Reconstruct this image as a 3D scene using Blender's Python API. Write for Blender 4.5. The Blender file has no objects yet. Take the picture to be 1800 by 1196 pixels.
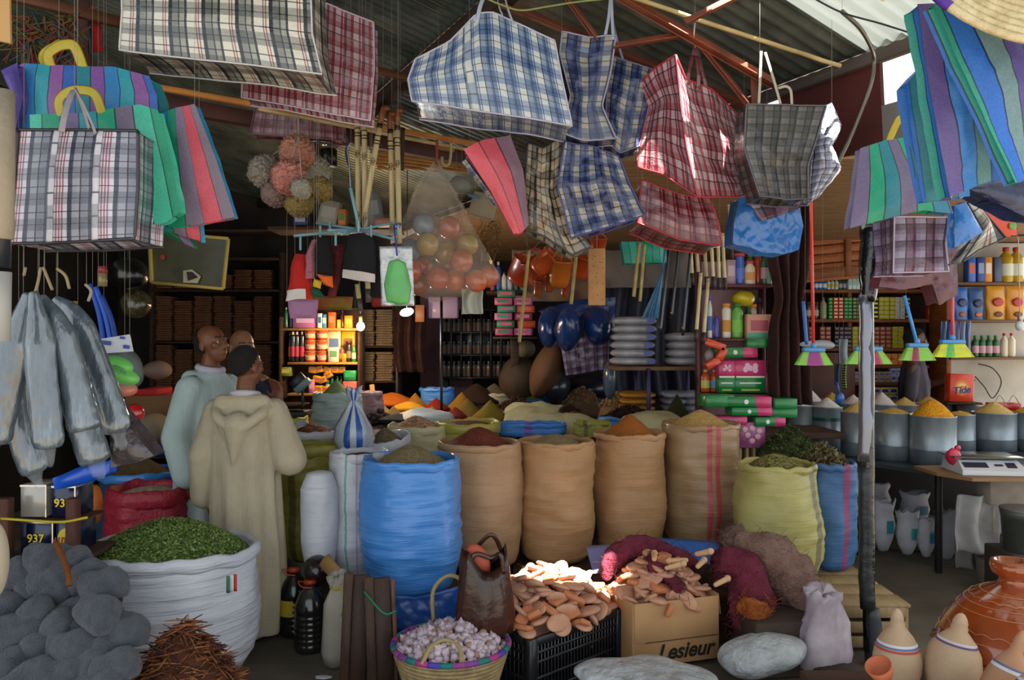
import bpy, bmesh, math, random, re
from mathutils import Vector as V, Matrix, Euler, noise
PI = math.pi
random.seed(7)
rnd = random.random
def ru(a, b): return a + (b - a) * rnd()
F, CX, CY, CZ = 1400.0, 900.0, 598.0, 1.68
def P(x, y, Y, d=0.0):
 """world point at distance Y that the photograph shows at x, y"""
 Y += d
 return V(((x - CX) / F * Y, Y, CZ - (y - CY) / F * Y))
def S(px, Y): return px / F * Y          # size in metres of px at distance Y

# ---------- camera, world, sun, exposure ----------
sc = bpy.context.scene
col = sc.collection
cam = bpy.data.cameras.new('camera'); cam.lens = 28.0; cam.sensor_width = 36.0
cam.clip_start = 0.05; cam.clip_end = 200
camo = bpy.data.objects.new('camera', cam); col.objects.link(camo)
camo.location = (0, 0, CZ); camo.rotation_euler = (PI / 2, 0, 0)
sc.camera = camo
sc.view_settings.view_transform = 'Standard'; sc.view_settings.look = 'None'
sc.view_settings.gamma = 1.0; sc.view_settings.use_curve_mapping = False
sc.view_settings.exposure = 0.5
w = bpy.data.worlds.new('world'); sc.world = w; w.use_nodes = True
bg = w.node_tree.nodes['Background']
bg.inputs[0].default_value = (0.86, 0.93, 1.0, 1); bg.inputs[1].default_value = 1.25
SUN = V((0.24, -0.55, 1.0)).normalized()      # direction towards the sun
sl = bpy.data.lights.new('sun', 'SUN'); sl.energy = 32.0; sl.angle = 0.01; sl.color = (1.0, 0.93, 0.82)
so = bpy.data.objects.new('sun', sl); col.objects.link(so)
so.rotation_euler = (-SUN).to_track_quat('-Z', 'Y').to_euler(); so.location = (0, 0, 8)

# ---------- colours and materials ----------
def hx(h):
 if not isinstance(h, str): return tuple(h)[:3] + (1.0,)
 h = h.lstrip('#'); o = []
 for i in (0, 2, 4):
  c = int(h[i:i + 2], 16) / 255.0
  o.append(c / 12.92 if c <= 0.04045 else ((c + 0.055) / 1.055) ** 2.4)
 return tuple(o) + (1.0,)
_mats = {}
class NT:
 def __init__(s, name):
  s.m = bpy.data.materials.new(name); s.m.use_nodes = True
  s.t = s.m.node_tree; s.b = s.t.nodes['Principled BSDF']
 def n(s, ty, **kw):
  x = s.t.nodes.new(ty)
  for k, v in kw.items(): setattr(x, k, v)
  return x
 def l(s, a, b): s.t.links.new(a, b)
 def coord(s, kind='Object', sc3=(1, 1, 1)):
  tc = s.n('ShaderNodeTexCoord'); mp = s.n('ShaderNodeMapping'); mp.inputs['Scale'].default_value = sc3
  s.l(tc.outputs[kind], mp.inputs[0]); return mp.outputs[0]
 def mix(s, f, a, b, mode='MIX'):
  x = s.n('ShaderNodeMix', data_type='RGBA', blend_type=mode)
  for sock, val in ((x.inputs[0], f), (x.inputs[6], a), (x.inputs[7], b)):
   if hasattr(val, 'is_output'): s.l(val, sock)
   elif isinstance(val, float) or isinstance(val, int): sock.default_value = val
   else: sock.default_value = val
  return x.outputs[2]
 def ramp(s, fac, stops, interp='LINEAR'):
  r = s.n('ShaderNodeValToRGB'); cr = r.color_ramp; cr.interpolation = interp
  while len(cr.elements) < len(stops): cr.elements.new(0.5)
  for e, (p, c) in zip(cr.elements, stops): e.position = p; e.color = c
  s.l(fac, r.inputs[0]); return r.outputs[0]
 def bump(s, h, st, dist=0.01, prev=None):
  b = s.n('ShaderNodeBump'); b.inputs['Strength'].default_value = st; b.inputs['Distance'].default_value = dist
  s.l(h, b.inputs['Height'])
  if prev is not None: s.l(prev, b.inputs['Normal'])
  return b.outputs[0]
 def noise(s, vec, scale, detail=3, rough=.5):
  x = s.n('ShaderNodeTexNoise'); x.inputs['Scale'].default_value = scale
  x.inputs['Detail'].default_value = detail; x.inputs['Roughness'].default_value = rough
  s.l(vec, x.inputs['Vector']); return x.outputs['Fac']
 def base(s, c=None, rough=None, metal=None, coat=0, spec=None):
  b = s.b
  if c is not None:
   if hasattr(c, 'is_output'): s.l(c, b.inputs['Base Color'])
   else: b.inputs['Base Color'].default_value = c
  if rough is not None: b.inputs['Roughness'].default_value = rough
  if metal is not None: b.inputs['Metallic'].default_value = metal
  if coat: b.inputs['Coat Weight'].default_value = coat; b.inputs['Coat Roughness'].default_value = .12
  if spec is not None: b.inputs['Specular IOR Level'].default_value = spec
def mat(c, rough=.6, metal=0, bs=0, bd=.4, c2=None, cs=6., sc3=(1, 1, 1), coat=0, trans=0, alpha=1, em=0, spec=None, name=None, bdist=.01, hard=False):
 """plain surface with mottling (c2 at scale cs) and a noise relief (scale bs, strength bd)"""
 key = ('m', c, rough, metal, bs, bd, c2, cs, sc3, coat, trans, alpha, em, spec, bdist, hard)
 if key in _mats: return _mats[key]
 n = NT(name or 'surface'); a = hx(c)
 vec = n.coord('Object', sc3)
 if c2:
  f = n.noise(vec, cs, 4)
  f = n.ramp(f, [(.46 if hard else .32, (0, 0, 0, 1)), (.54 if hard else .68, (1, 1, 1, 1))])
  n.base(n.mix(f, a, hx(c2)))
 else: n.base(a)
 n.base(rough=rough, metal=metal, coat=coat, spec=spec)
 if bs: n.l(n.bump(n.noise(vec, bs, 4), bd, bdist), n.b.inputs['Normal'])
 if trans: n.b.inputs['Transmission Weight'].default_value = trans
 if alpha < 1: n.b.inputs['Alpha'].default_value = alpha
 if em: n.b.inputs['Emission Color'].default_value = a; n.b.inputs['Emission Strength'].default_value = em
 _mats[key] = n.m; return n.m
def grain(c, c2, scale=90., rough=.8, st=.8, c3=None, name='grains'):
 """loose seeds or powder: cell colours and cell relief"""
 key = ('g', c, c2, scale, st, c3)
 if key in _mats: return _mats[key]
 n = NT(name); vec = n.coord()
 v = n.n('ShaderNodeTexVoronoi'); v.inputs['Scale'].default_value = scale; n.l(vec, v.inputs['Vector'])
 sep = n.n('ShaderNodeSeparateColor'); n.l(v.outputs['Color'], sep.inputs[0])
 stops = [(0.0, hx(c)), (1.0, hx(c2))] if not c3 else [(0.0, hx(c)), (.5, hx(c2)), (1.0, hx(c3))]
 n.base(n.ramp(sep.outputs[0], stops), rough, spec=.25)
 n.l(n.bump(v.outputs['Distance'], -st if False else st, .6 / scale), n.b.inputs['Normal'])
 n.b.inputs['Normal'].links[0].from_node.invert = True
 _mats[key] = n.m; return n.m
def sackmat(c, c2=None, rough=.7, stripes=None, weave=220., st=.35, folds=.4, fsc=(2, 2, 22), name='woven_sacking', coat=0):
 """woven sacking: mottled cloth, fine weave, horizontal creases; stripes = [(u0, u1, colour)] round the sack (UV u in turns)"""
 key = ('s', c, c2, rough, tuple(stripes or ()), weave, st, folds, coat, fsc)
 if key in _mats: return _mats[key]
 n = NT(name); vec = n.coord(); a = hx(c)
 f = n.noise(vec, 5., 5, .6); f = n.ramp(f, [(.3, (0, 0, 0, 1)), (.7, (1, 1, 1, 1))])
 colr = n.mix(f, a, hx(c2 or c))
 uv = n.coord('UV'); sx = n.n('ShaderNodeSeparateXYZ'); n.l(uv, sx.inputs[0])
 for (u0, u1, sc_) in (stripes or ()):
  g = n.ramp(sx.outputs[0], [(0, (0, 0, 0, 1)), (u0, (1, 1, 1, 1)), (u1, (0, 0, 0, 1))], 'CONSTANT')
  g2 = n.n('ShaderNodeMath', operation='MULTIPLY'); n.l(g, g2.inputs[0]); g2.inputs[1].default_value = .85
  colr = n.mix(g2.outputs[0], colr, hx(sc_))
 n.base(colr, rough, coat=coat)
 wv = n.n('ShaderNodeTexWave', bands_direction='Z'); wv.inputs['Scale'].default_value = weave / 6.28
 wv.inputs['Distortion'].default_value = 1.5; n.l(vec, wv.inputs[0])
 b1 = n.bump(wv.outputs['Fac'], st, .0015)
 cv = n.coord('Object', fsc); f2 = n.noise(cv, 1.2, 4, .6)
 b2 = n.bump(f2, folds, .02, b1); n.l(b2, n.b.inputs['Normal'])
 _mats[key] = n.m; return n.m
def plaid(us, vs, pu=.3, pv=.3, rough=.32, coat=.35, name='plaid_woven_plastic', crinkle=.5):
 """checked laminated bag cloth: stripes across u and v (width, colour) multiplied together; UV in metres"""
 key = ('p', tuple(us), tuple(vs), pu, pv, rough, coat)
 if key in _mats: return _mats[key]
 n = NT(name); uv = n.coord('UV'); sx = n.n('ShaderNodeSeparateXYZ'); n.l(uv, sx.inputs[0])
 outs = []
 for k, (st, per) in enumerate(((us, pu), (vs, pv))):
  d = n.n('ShaderNodeMath', operation='DIVIDE'); n.l(sx.outputs[k], d.inputs[0]); d.inputs[1].default_value = per
  fr = n.n('ShaderNodeMath', operation='FRACT'); n.l(d.outputs[0], fr.inputs[0])
  tot = sum(x[0] for x in st); p = 0; stops = []
  for wd, c in st: stops.append((p / tot, hx(c))); p += wd
  outs.append(n.ramp(fr.outputs[0], stops, 'CONSTANT'))
 n.base(n.mix(.9, outs[0], outs[1], 'MULTIPLY'), rough, coat=coat)
 vec = n.coord(); b = n.bump(n.noise(vec, 9., 5, .62), crinkle, .03); b = n.bump(n.noise(vec, 50., 2), .25, .004, b)
 n.l(b, n.b.inputs['Normal']); n.b.inputs['Coat Roughness'].default_value = .2
 _mats[key] = n.m; return n.m
def stripe(cols, per=None, axis=0, rough=.5, coat=.1, name='striped_cloth', thin=.04, wts=None, fold=.3):
 """vertical colour bands with thin dark seams; UV u in metres, per = repeat in metres"""
 key = ('st', tuple(cols), per, axis, rough, coat, thin)
 if key in _mats: return _mats[key]
 n = NT(name); uv = n.coord('UV'); sx = n.n('ShaderNodeSeparateXYZ'); n.l(uv, sx.inputs[0])
 d = n.n('ShaderNodeMath', operation='DIVIDE'); n.l(sx.outputs[axis], d.inputs[0]); d.inputs[1].default_value = per or 1.0
 fr = n.n('ShaderNodeMath', operation='FRACT'); n.l(d.outputs[0], fr.inputs[0])
 st = []; N = len(cols)
 for i, c in enumerate(cols):
  st.append((i / N, hx(c)))
  if thin: dk = hx(c); st.append(((i + 1 - thin * 2) / N, (dk[0] * .2, dk[1] * .2, dk[2] * .25, 1)))
 c0 = n.ramp(fr.outputs[0], st, 'CONSTANT')
 vec = n.coord(); f = n.noise(vec, 160., 2); f = n.ramp(f, [(.3, (.72, .72, .72, 1)), (.7, (1, 1, 1, 1))])
 n.base(n.mix(.8, c0, f, 'MULTIPLY'), rough, coat=coat)
 b = n.bump(n.noise(vec, 6., 4), fold, .03); b = n.bump(n.noise(vec, 220., 2), .3, .002, b)
 n.l(b, n.b.inputs['Normal']); _mats[key] = n.m; return n.m
def clear(c='#dfe8ec', alpha=.13, rough=.12, bs=14., bd=.8, name='clear_plastic_film', coat=0):
 return mat(c, rough, 0, bs, bd, alpha=alpha, name=name, bdist=.03, spec=.8, coat=coat)

# ---------- mesh building ----------
class MB:
 def __init__(s, m=None): s.v = []; s.f = []; s.uv = []; s.mi = []; s.sm = []; s.mats = []; s.m = m; s.smooth = True
 def _m(s):
  if s.m not in s.mats: s.mats.append(s.m)
  return s.mats.index(s.m)
 def face(s, idx, uv=None, smooth=None):
  s.f.append(tuple(idx)); s.uv.append(uv); s.mi.append(s._m()); s.sm.append(s.smooth if smooth is None else smooth)
 def grid(s, fn, nu, nv, closeu=False, uvf=None):
  """fn(u, v) -> Vector over an nu x nv lattice"""
  b = len(s.v); cu = nu if closeu else nu + 1
  for j in range(nv + 1):
   for i in range(cu): s.v.append(V(fn(i / nu, j / nv)))
  for j in range(nv):
   for i in range(nu):
    i2 = (i + 1) % cu if closeu else i + 1
    q = (b + j * cu + i, b + j * cu + i2, b + (j + 1) * cu + i2, b + (j + 1) * cu + i)
    uvs = [(i / nu, j / nv), ((i + 1) / nu, j / nv), ((i + 1) / nu, (j + 1) / nv), (i / nu, (j + 1) / nv)]
    if uvf: uvs = [uvf(*t) for t in uvs]
    s.face(q, uvs)
  return b
 def box(s, c, d, rot=None, bev=0, seg=2):
  c = V(c); R = rot.to_matrix() if isinstance(rot, Euler) else (rot or Matrix.Identity(3))
  bm = bmesh.new(); bmesh.ops.create_cube(bm, size=1)
  for vt in bm.verts: vt.co = V((vt.co.x * d[0], vt.co.y * d[1], vt.co.z * d[2]))
  if bev: bmesh.ops.bevel(bm, geom=bm.edges[:], offset=bev, segments=seg, affect='EDGES', profile=.5)
  s.add_bm(bm, lambda p: c + R @ p, smooth=bool(bev), boxuv=True); return s
 def add_bm(s, bm, xf, smooth=True, boxuv=False):
  bm.verts.ensure_lookup_table(); b = len(s.v)
  for i, vt in enumerate(bm.verts): vt.index = i; s.v.append(xf(vt.co.copy()))
  for f in bm.faces:
   uvs = None
   if boxuv:
    n = f.normal; a = max(range(3), key=lambda k: abs(n[k])); i, j = [(1, 2), (0, 2), (0, 1)][a]
    uvs = [(l.vert.co[i], l.vert.co[j]) for l in f.loops]
   s.face([vt.index + b for vt in f.verts], uvs, smooth)
  bm.free()
 def beam(s, a, b, w, h, bev=.003):
  """straight bar of section w x h from a to b"""
  a = V(a); b = V(b); d = b - a; L = d.length; z = d.normalized()
  up = V((0, 0, 1)) if abs(z.z) < .9 else V((0, 1, 0))
  x = up.cross(z).normalized(); y = z.cross(x)
  R = Matrix((x, y, z)).transposed(); s.box((a + b) / 2, (w, h, L), R, bev, 1); return s
 def lathe(s, c, prof, seg=24, sx=1, sy=1, fn=None, R=None, turns=1.0):
  """prof = [(r, z)] turned round an upright axis at c; fn(theta, i, p) moves points"""
  c = V(c); b = len(s.v); n = len(prof); L = [0]
  for i in range(1, n): L.append(L[-1] + math.hypot(prof[i][0] - prof[i - 1][0], prof[i][1] - prof[i - 1][1]))
  for i, (r, z) in enumerate(prof):
   for k in range(seg):
    t = 2 * PI * k / seg; p = V((math.cos(t) * r * sx, math.sin(t) * r * sy, z))
    if fn: p = fn(t, i, p)
    if R: p = R @ p
    s.v.append(c + p)
  for i in range(n - 1):
   for k in range(seg):
    k2 = (k + 1) % seg
    s.face((b + i * seg + k, b + i * seg + k2, b + (i + 1) * seg + k2, b + (i + 1) * seg + k),
      [(k / seg, L[i]), ((k + 1) / seg, L[i]), ((k + 1) / seg, L[i + 1]), (k / seg, L[i + 1])])
  if prof[0][0] > 1e-5: s.face([b + k for k in range(seg)][::-1])
  if prof[-1][0] > 1e-5: s.face([b + (n - 1) * seg + k for k in range(seg)])
  return s
 def tube(s, pts, r, seg=8, flat=1.0, up=None):
  pts = [V(p) for p in pts]; n = len(pts); b = len(s.v)
  rr = r if isinstance(r, (list, tuple)) else [r] * n
  t0 = (pts[1] - pts[0]).normalized()
  x = V(up) if up else (V((0, 0, 1)) if abs(t0.z) < .9 else V((1, 0, 0)))
  L = 0
  for i, p in enumerate(pts):
   t = (pts[min(i + 1, n - 1)] - pts[max(i - 1, 0)]).normalized()
   x = (x - t * x.dot(t)); x = x.normalized() if x.length > 1e-6 else t.orthogonal().normalized()
   y = t.cross(x)
   for k in range(seg):
    a = 2 * PI * k / seg; s.v.append(p + x * math.cos(a) * rr[i] + y * math.sin(a) * rr[i] * flat)
  for i in range(n - 1):
   d = (pts[i + 1] - pts[i]).length
   for k in range(seg):
    k2 = (k + 1) % seg
    s.face((b + i * seg + k, b + i * seg + k2, b + (i + 1) * seg + k2, b + (i + 1) * seg + k),
      [(k / seg, L), ((k + 1) / seg, L), ((k + 1) / seg, L + d), (k / seg, L + d)])
   L += d
  s.face([b + k for k in range(seg)][::-1]); s.face([b + (n - 1) * seg + k for k in range(seg)]); return s
 def ell(s, c, r, R=None, seg=16, rings=10, fn=None):
  if not isinstance(r, (tuple, list)): r = (r, r, r)
  prof = [(max(math.sin(PI * i / rings), 1e-4 if i in (0, rings) else 0), -math.cos(PI * i / rings)) for i in range(rings + 1)]
  def g(t, i, p):
   p = V((p.x * r[0], p.y * r[1], p.z * r[2]))
   return fn(p) if fn else p
  s.lathe(c, prof, seg, fn=g, R=R); return s
 def cap(s, a, b, r0, r1, seg=12):
  """limb: a tapering round-ended bar"""
  a = V(a); b = V(b); d = b - a; L = d.length; q = d.to_track_quat('Z', 'Y').to_matrix(); pr = []
  for i in range(5): t = PI / 2 * i / 4; pr.append((max(r0 * math.sin(t), 1e-4), -r0 * math.cos(t)))
  for i in range(5): t = PI / 2 * i / 4; pr.append((max(r1 * math.cos(t), 1e-4), L + r1 * math.sin(t)))
  s.lathe(a, pr, seg, R=q); return s
 def prism(s, pts, axis_o, thick, smooth=False):
  """outline pts (Vectors) swept by the vector thick"""
  n = len(pts); b = len(s.v)
  for p in pts: s.v.append(V(p))
  for p in pts: s.v.append(V(p) + thick)
  s.face(list(range(b, b + n)), None, smooth); s.face(list(range(b + n, b + 2 * n))[::-1], None, smooth)
  for i in range(n): j = (i + 1) % n; s.face((b + i, b + n + i, b + n + j, b + j), None, smooth)
  return s
 def jitter(s, amp, sc_=8., seed=0.):
  s.v = [p + noise.noise_vector(p * sc_ + V((seed, seed, seed))) * amp for p in s.v]; return s
 def mesh(s, name, org):
  me = bpy.data.meshes.new(name)
  me.from_pydata([tuple(p - org) for p in s.v], [], s.f)
  me.polygons.foreach_set('material_index', s.mi); me.polygons.foreach_set('use_smooth', s.sm)
  if any(u is not None for u in s.uv):
   ul = me.uv_layers.new(name='UVMap'); data = []
   for f, u in zip(s.f, s.uv):
    if u is None: data += [0.0, 0.0] * len(f)
    else:
     for t in u: data += [t[0], t[1]]
   ul.data.foreach_set('uv', data)
  for m in s.mats: me.materials.append(m)
  me.update(); return me
class Thing:
 """one thing: its parts are collected in world space and built on an Empty at its base"""
 def __init__(s, name, label, cat, group=None, kind=None):
  s.name, s.label, s.cat, s.group, s.kind = name, label, cat, group, kind; s.parts = []; s.texts = []
 def part(s, name, mb, parent=None, label=None, mods=None):
  s.parts.append([name, mb, parent, label, mods, None]); return len(s.parts) - 1
 def text(s, body, size, loc, R, m, parent=None, name='lettering', ext=.0006, shear=0, bold=0, sx=1.0):
  s.texts.append((name, body, size, V(loc), R, m, parent, ext, shear, bold, sx))
 def done(s, base=None):
  if base is None:
   lo = V((1e9,) * 3); hi = V((-1e9,) * 3)
   for p in s.parts:
    for q in p[1].v:
     for i in range(3): lo[i] = min(lo[i], q[i]); hi[i] = max(hi[i], q[i])
   base = V(((lo.x + hi.x) / 2, (lo.y + hi.y) / 2, lo.z))
  base = V(base); single = len([p for p in s.parts if p[2] is None]) == 1
  root = None
  if not single:
   root = bpy.data.objects.new(s.name, None); root.empty_display_size = .05; col.objects.link(root); root.location = base
  for p in s.parts:
   nm = s.name if (single and p[2] is None) else p[0]
   o = bpy.data.objects.new(nm, p[1].mesh(nm, base)); col.objects.link(o); p[5] = o
   if p[2] is not None: o.parent = s.parts[p[2]][5]
   elif root: o.parent = root
   else: root = o; o.location = base
   if p[3]: o['label'] = p[3]
   for md in (p[4] or ()):
    m = o.modifiers.new(md[0].lower(), md[0])
    for k, v in md[1].items(): setattr(m, k, v)
  for (nm, body, size, loc, R, m, parent, ext, shear, bold, sx) in s.texts:
   cu = bpy.data.curves.new(nm, 'FONT'); cu.body = body; cu.size = size; cu.extrude = ext; cu.shear = shear; cu.offset = bold
   cu.align_x = 'CENTER'; cu.align_y = 'CENTER'
   o0_ = bpy.data.objects.new(nm, cu); me = bpy.data.meshes.new_from_object(o0_); bpy.data.objects.remove(o0_); me.materials.clear(); me.materials.append(m)
   o = bpy.data.objects.new(nm, me); col.objects.link(o); o.location = loc - base
   o.rotation_euler = R if isinstance(R, Euler) else R.to_euler(); o.scale = (sx, 1, 1)
   o.parent = s.parts[parent][5] if parent is not None else root
  tag(root, s.label, s.cat, s.group, s.kind); return root
def tag(o, label=None, cat=None, group=None, kind=None):
 if label: o['label'] = label
 if cat: o['category'] = cat
 if group: o['group'] = group
 if kind: o['kind'] = kind
 return o
def one(name, mb, label, cat, group=None, kind=None, mods=None, base=None):
 t = Thing(name, label, cat, group, kind); t.part(name, mb, mods=mods); return t.done(base)
def struct(name, mb, label=None, mods=None):
 t = Thing(name, label, None, None, 'structure'); t.part(name, mb, mods=mods); return t.done()
def dup(o, loc=None, rot=None, scale=None, label=None, group=None, parent=None):
 c = o.copy(); col.objects.link(c)
 if parent is not None: c.parent = parent
 else:
  if loc is not None: c.location = loc
  if rot is not None: c.rotation_euler = rot
  if scale is not None: c.scale = scale if isinstance(scale, (tuple, list)) else (scale,) * 3
  if label: c['label'] = label
  if group: c['group'] = group
 for ch in list(o.children): dup(ch, parent=c)
 return c
class Kind:
 """first call places the prototype itself, later calls place copies"""
 def __init__(s, root): s.root = root; s.used = False
 def at(s, loc, rot=(0, 0, 0), scale=1.0, label=None, group=None):
  sc3 = scale if isinstance(scale, (tuple, list)) else (scale,) * 3
  if not s.used:
   s.used = True; o = s.root; o.location = loc; o.rotation_euler = rot; o.scale = sc3
   if label: o['label'] = label
   if group: o['group'] = group
   return o
  return dup(s.root, loc, rot, sc3, label, group)
REMESH = lambda v: ('REMESH', dict(mode='VOXEL', voxel_size=v, use_smooth_shade=True))
SMOOTH = lambda n=4, f=.5: ('SMOOTH', dict(iterations=n, factor=f))
SOLID = lambda t=.002: ('SOLIDIFY', dict(thickness=t, offset=0))
SUBD = lambda n=1: ('SUBSURF', dict(levels=n, render_levels=n))

def poly(pts, t):
 if len(pts) == 1: return V(pts[0])
 L = [0]
 for i in range(1, len(pts)): L.append(L[-1] + max((V(pts[i]) - V(pts[i - 1])).length, 1e-9))
 d = t * L[-1]
 for i in range(1, len(pts)):
  if d <= L[i] or i == len(pts) - 1:
   f = (d - L[i - 1]) / (L[i] - L[i - 1]); return V(pts[i - 1]).lerp(V(pts[i]), min(max(f, 0), 1))
def curve(pts, n=8):
 """smooth Catmull-Rom path through pts"""
 pts = [V(p) for p in pts]
 if len(pts) < 3: return pts
 q = [pts[0] * 2 - pts[1]] + pts + [pts[-1] * 2 - pts[-2]]; out = []
 for i in range(1, len(q) - 2):
  a, b, c, d = q[i - 1:i + 3]
  for k in range(n):
   t = k / n; out.append(.5 * ((2 * b) + (c - a) * t + (2 * a - 5 * b + 4 * c - d) * t * t + (3 * b - a - 3 * c + d) * t ** 3))
 out.append(pts[-1]); return out
def coons(T, R, B, L):
 def fn(u, v):
  t, b, l, r = poly(T, u), poly(B, u), poly(L, v), poly(R, v)
  return t * (1 - v) + b * v + l * (1 - u) + r * u - (V(T[0]) * (1 - u) * (1 - v) + V(T[-1]) * u * (1 - v) + V(B[0]) * (1 - u) * v + V(B[-1]) * u * v)
 return fn
def wrk(p, amp, sc_=4., seed=0.):
 q = p * sc_ + V((seed, seed * 1.7, seed * .3))
 return amp * (noise.noise(q) + .55 * (.5 - abs(noise.noise(q * 2.1))) + .3 * noise.noise(q * 4.3))

# ---------- floor, walls, roof ----------
A3 = V((.87, .45, -.27)).normalized(); BH = V((-.46, .89, 0)).normalized(); AH = V((.89, .46, 0)).normalized()
def roofp(a, b, lift=0.0):
 """point of the sloping roof: a metres down the slope direction, b along the ridge direction"""
 return AH * a + BH * b + V((0, 0, 3.0 + .27 * (3.17 - a) + lift))
mfloor = mat('#6d6455', .9, 0, 30, .5, c2='#4c453b', cs=2.2, name='packed_earth_floor')
mb = MB(mfloor)
def ff(u, v):
 x = -9 + 20 * u; y = -4 + 15 * v; return V((x, y, noise.noise(V((x, y, 0))) * .006 - .004))
mb.grid(ff, 60, 50, uvf=None); struct('floor', mb)
mwood = mat('#4a2f1b', .75, 0, 60, .4, c2='#2c1a10', cs=5, sc3=(1, 1, 8), name='dark_wood')
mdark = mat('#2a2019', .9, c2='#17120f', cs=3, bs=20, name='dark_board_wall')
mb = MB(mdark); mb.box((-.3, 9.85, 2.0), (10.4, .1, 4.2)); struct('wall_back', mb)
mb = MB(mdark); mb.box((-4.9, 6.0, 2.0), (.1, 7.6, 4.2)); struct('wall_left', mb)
mb = MB(mat('#c9c4b8', .85, 0, 25, .3, c2='#a8a297', cs=2, name='whitewashed_wall')); mb.box((6.72, 8.45, 1.35), (4.2, .1, 2.7)); struct('wall_right_shop', mb)
mroof = NT('corrugated_roof_sheet')
_v = mroof.coord('Object', (1, 1, 1)); _f = mroof.noise(_v, 3., 5, .65)
mroof.base(mroof.ramp(_f, [(.35, hx('#4c534c')), (.55, hx('#6f766c')), (.75, hx('#8d9288'))]), .42, .45)
# roof sheets: rows down the slope, corrugations across; HOLES are openings added so the sun patches land below (a0, a1, b0, b1)
def to_roof(p):
 """where the ray from p towards the sun meets the roof"""
 p = V(p)
 for k in range(400):
  q = p + SUN * (k * .02); a = q.dot(AH)
  if q.z >= 3.0 + .27 * (3.17 - a): return a, q.dot(BH)
 return 0, 0
HOLES = []
def hole(p, da, db): a, b = to_roof(p); HOLES.append((a - da, a + da, b - db, b + db))
hole(P(992, 1003, 4.12), .24, .12)
hole(P(1082, 985, 4.22), .045, .12)
hole(P(1200, 180, 3.5), .045, .22)
hole(P(1285, 235, 3.6), .03, .10)
hole(P(1462, 230, 3.5), .04, .1)
mtr = NT('brightened_roof_sheet'); mtr.base(hx('#b9c4c0'), .4)  # translucency added so this stretch of roof looks brightly lit
_t = mtr.n('ShaderNodeBsdfTranslucent'); _t.inputs[0].default_value = (.75, .85, .85, 1); _x = mtr.n('ShaderNodeMixShader'); _x.inputs[0].default_value = .05
mtr.l(mtr.b.outputs[0], _x.inputs[1]); mtr.l(_t.outputs[0], _x.inputs[2]); mtr.l(_x.outputs[0], mtr.t.nodes['Material Output'].inputs[0])
def roof_sheet(name, a0, a1, b0, b1, lift=0.0, holes=(), m=None):
 mb = MB(m or mroof.m); N = int((b1 - b0) / .015); M_ = int((a1 - a0) / .03); base = 0
 for j in range(M_ + 1):
  a = a0 + (a1 - a0) * j / M_
  for i in range(N + 1):
   b = b0 + (b1 - b0) * i / N
   mb.v.append(roofp(a, b, lift + .014 * math.cos(b * 2 * PI / .075)))
 for j in range(M_):
  a = a0 + (a1 - a0) * (j + .5) / M_
  for i in range(N):
   b = b0 + (b1 - b0) * (i + .5) / N
   if any(h[0] < a < h[1] and h[2] < b < h[3] for h in holes): continue
   k = j * (N + 1) + i; mb.face((k, k + 1, k + N + 2, k + N + 1))
 return struct(name, mb)
roof_sheet('ceiling_upper', -4.6, 1.78, -.6, 11.2, .05, HOLES)
roof_sheet('ceiling_lower', 1.68, 3.17, 2.5, 11.2, 0, HOLES)
roof_sheet('ceiling_translucent', 1.68, 3.17, -1.2, 2.56, .006, HOLES, mtr.m)
mb = MB(mat('#9c7a52', .8, 0, 30, .2, c2='#7d5c39', cs=4, sc3=(1, 6, 1), name='ceiling_boards')); mb.prism([V((.5, 5.25, 2.86)), V((5.7, 5.05, 2.86)), V((5.7, 10.6, 2.62)), V((-2.2, 10.6, 2.62))], None, V((0, 0, .06))); struct('ceiling_right_shop', mb)
mb = MB(mat('#c8c4ba', .8, name='sun_blocker_sheet')); mb.prism([V((4.0, -1.0, 3.62)), V((5.7, -1.0, 3.62)), V((5.7, 5.02, 3.62)), V((.9, 5.02, 3.62))], None, V((0, 0, .02))); struct('ceiling_awning', mb)  # unseen sheet added to keep direct sun off the aisle and sacks

# rafters, truss, poles and planks under the roof
mred = mat('#8a4526', .6, .1, 40, .2, c2='#5f2d1b', cs=6, name='rusty_red_steel')
mplank = mat('#d08a3e', .7, 0, 50, .3, c2='#b26f2c', cs=8, name='new_pine')
mdkred = mat('#4e2418', .7, 0, 30, .3, c2='#331710', cs=5, name='old_red_beam')
mpole = mat('#c9b27a', .6, 0, 25, .4, c2='#9c8551', cs=5, name='peeled_pole')
mb = MB(mwood); mb.beam(roofp(1.72, .6, -.06), roofp(1.72, 10, -.06), .07, .10); struct('trim_1', mb)      # rafter where the sheets lap
mb = MB(mat('#4b4038', .7)); mb.beam(roofp(3.12, .6, -.05), roofp(3.12, 10, -.05), .05, .06); struct('trim_2', mb)
t = Thing('roof_truss', 'rusty red steel roof truss with crossed struts under the corrugated sheets', 'truss')
TY = 3.5
def angle(a, b, wd=.05):
 m = MB(mred); m.beam(a, b, wd, .006, .001); a2 = V(a) + V((0, wd / 2, -wd * .1)); b2 = V(b) + V((0, wd / 2, -wd * .1)); m.beam(a2 + V((0, 0, wd / 2)), b2 + V((0, 0, wd / 2)), .006, wd, .001); return m
t.part('top_chord', angle(P(1085, -6, TY), P(1362, 152, TY), .05))
t.part('bottom_chord', angle(P(880, 8, 3.8), P(1350, 205, 4.12), .045))
for a, b in (((995, -4), (1050, 72)), ((1078, 84), (1222, 60)), ((1218, 62), (1322, 192)), ((1325, 132), (1327, 190)), ((1300, -6), (1205, 42))):
 y_ = 3.25 if a[0] == 1300 else TY + .04; t.part('strut', angle(P(a[0], a[1], y_), P(b[0], b[1], y_), .03))
t.done()
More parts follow.
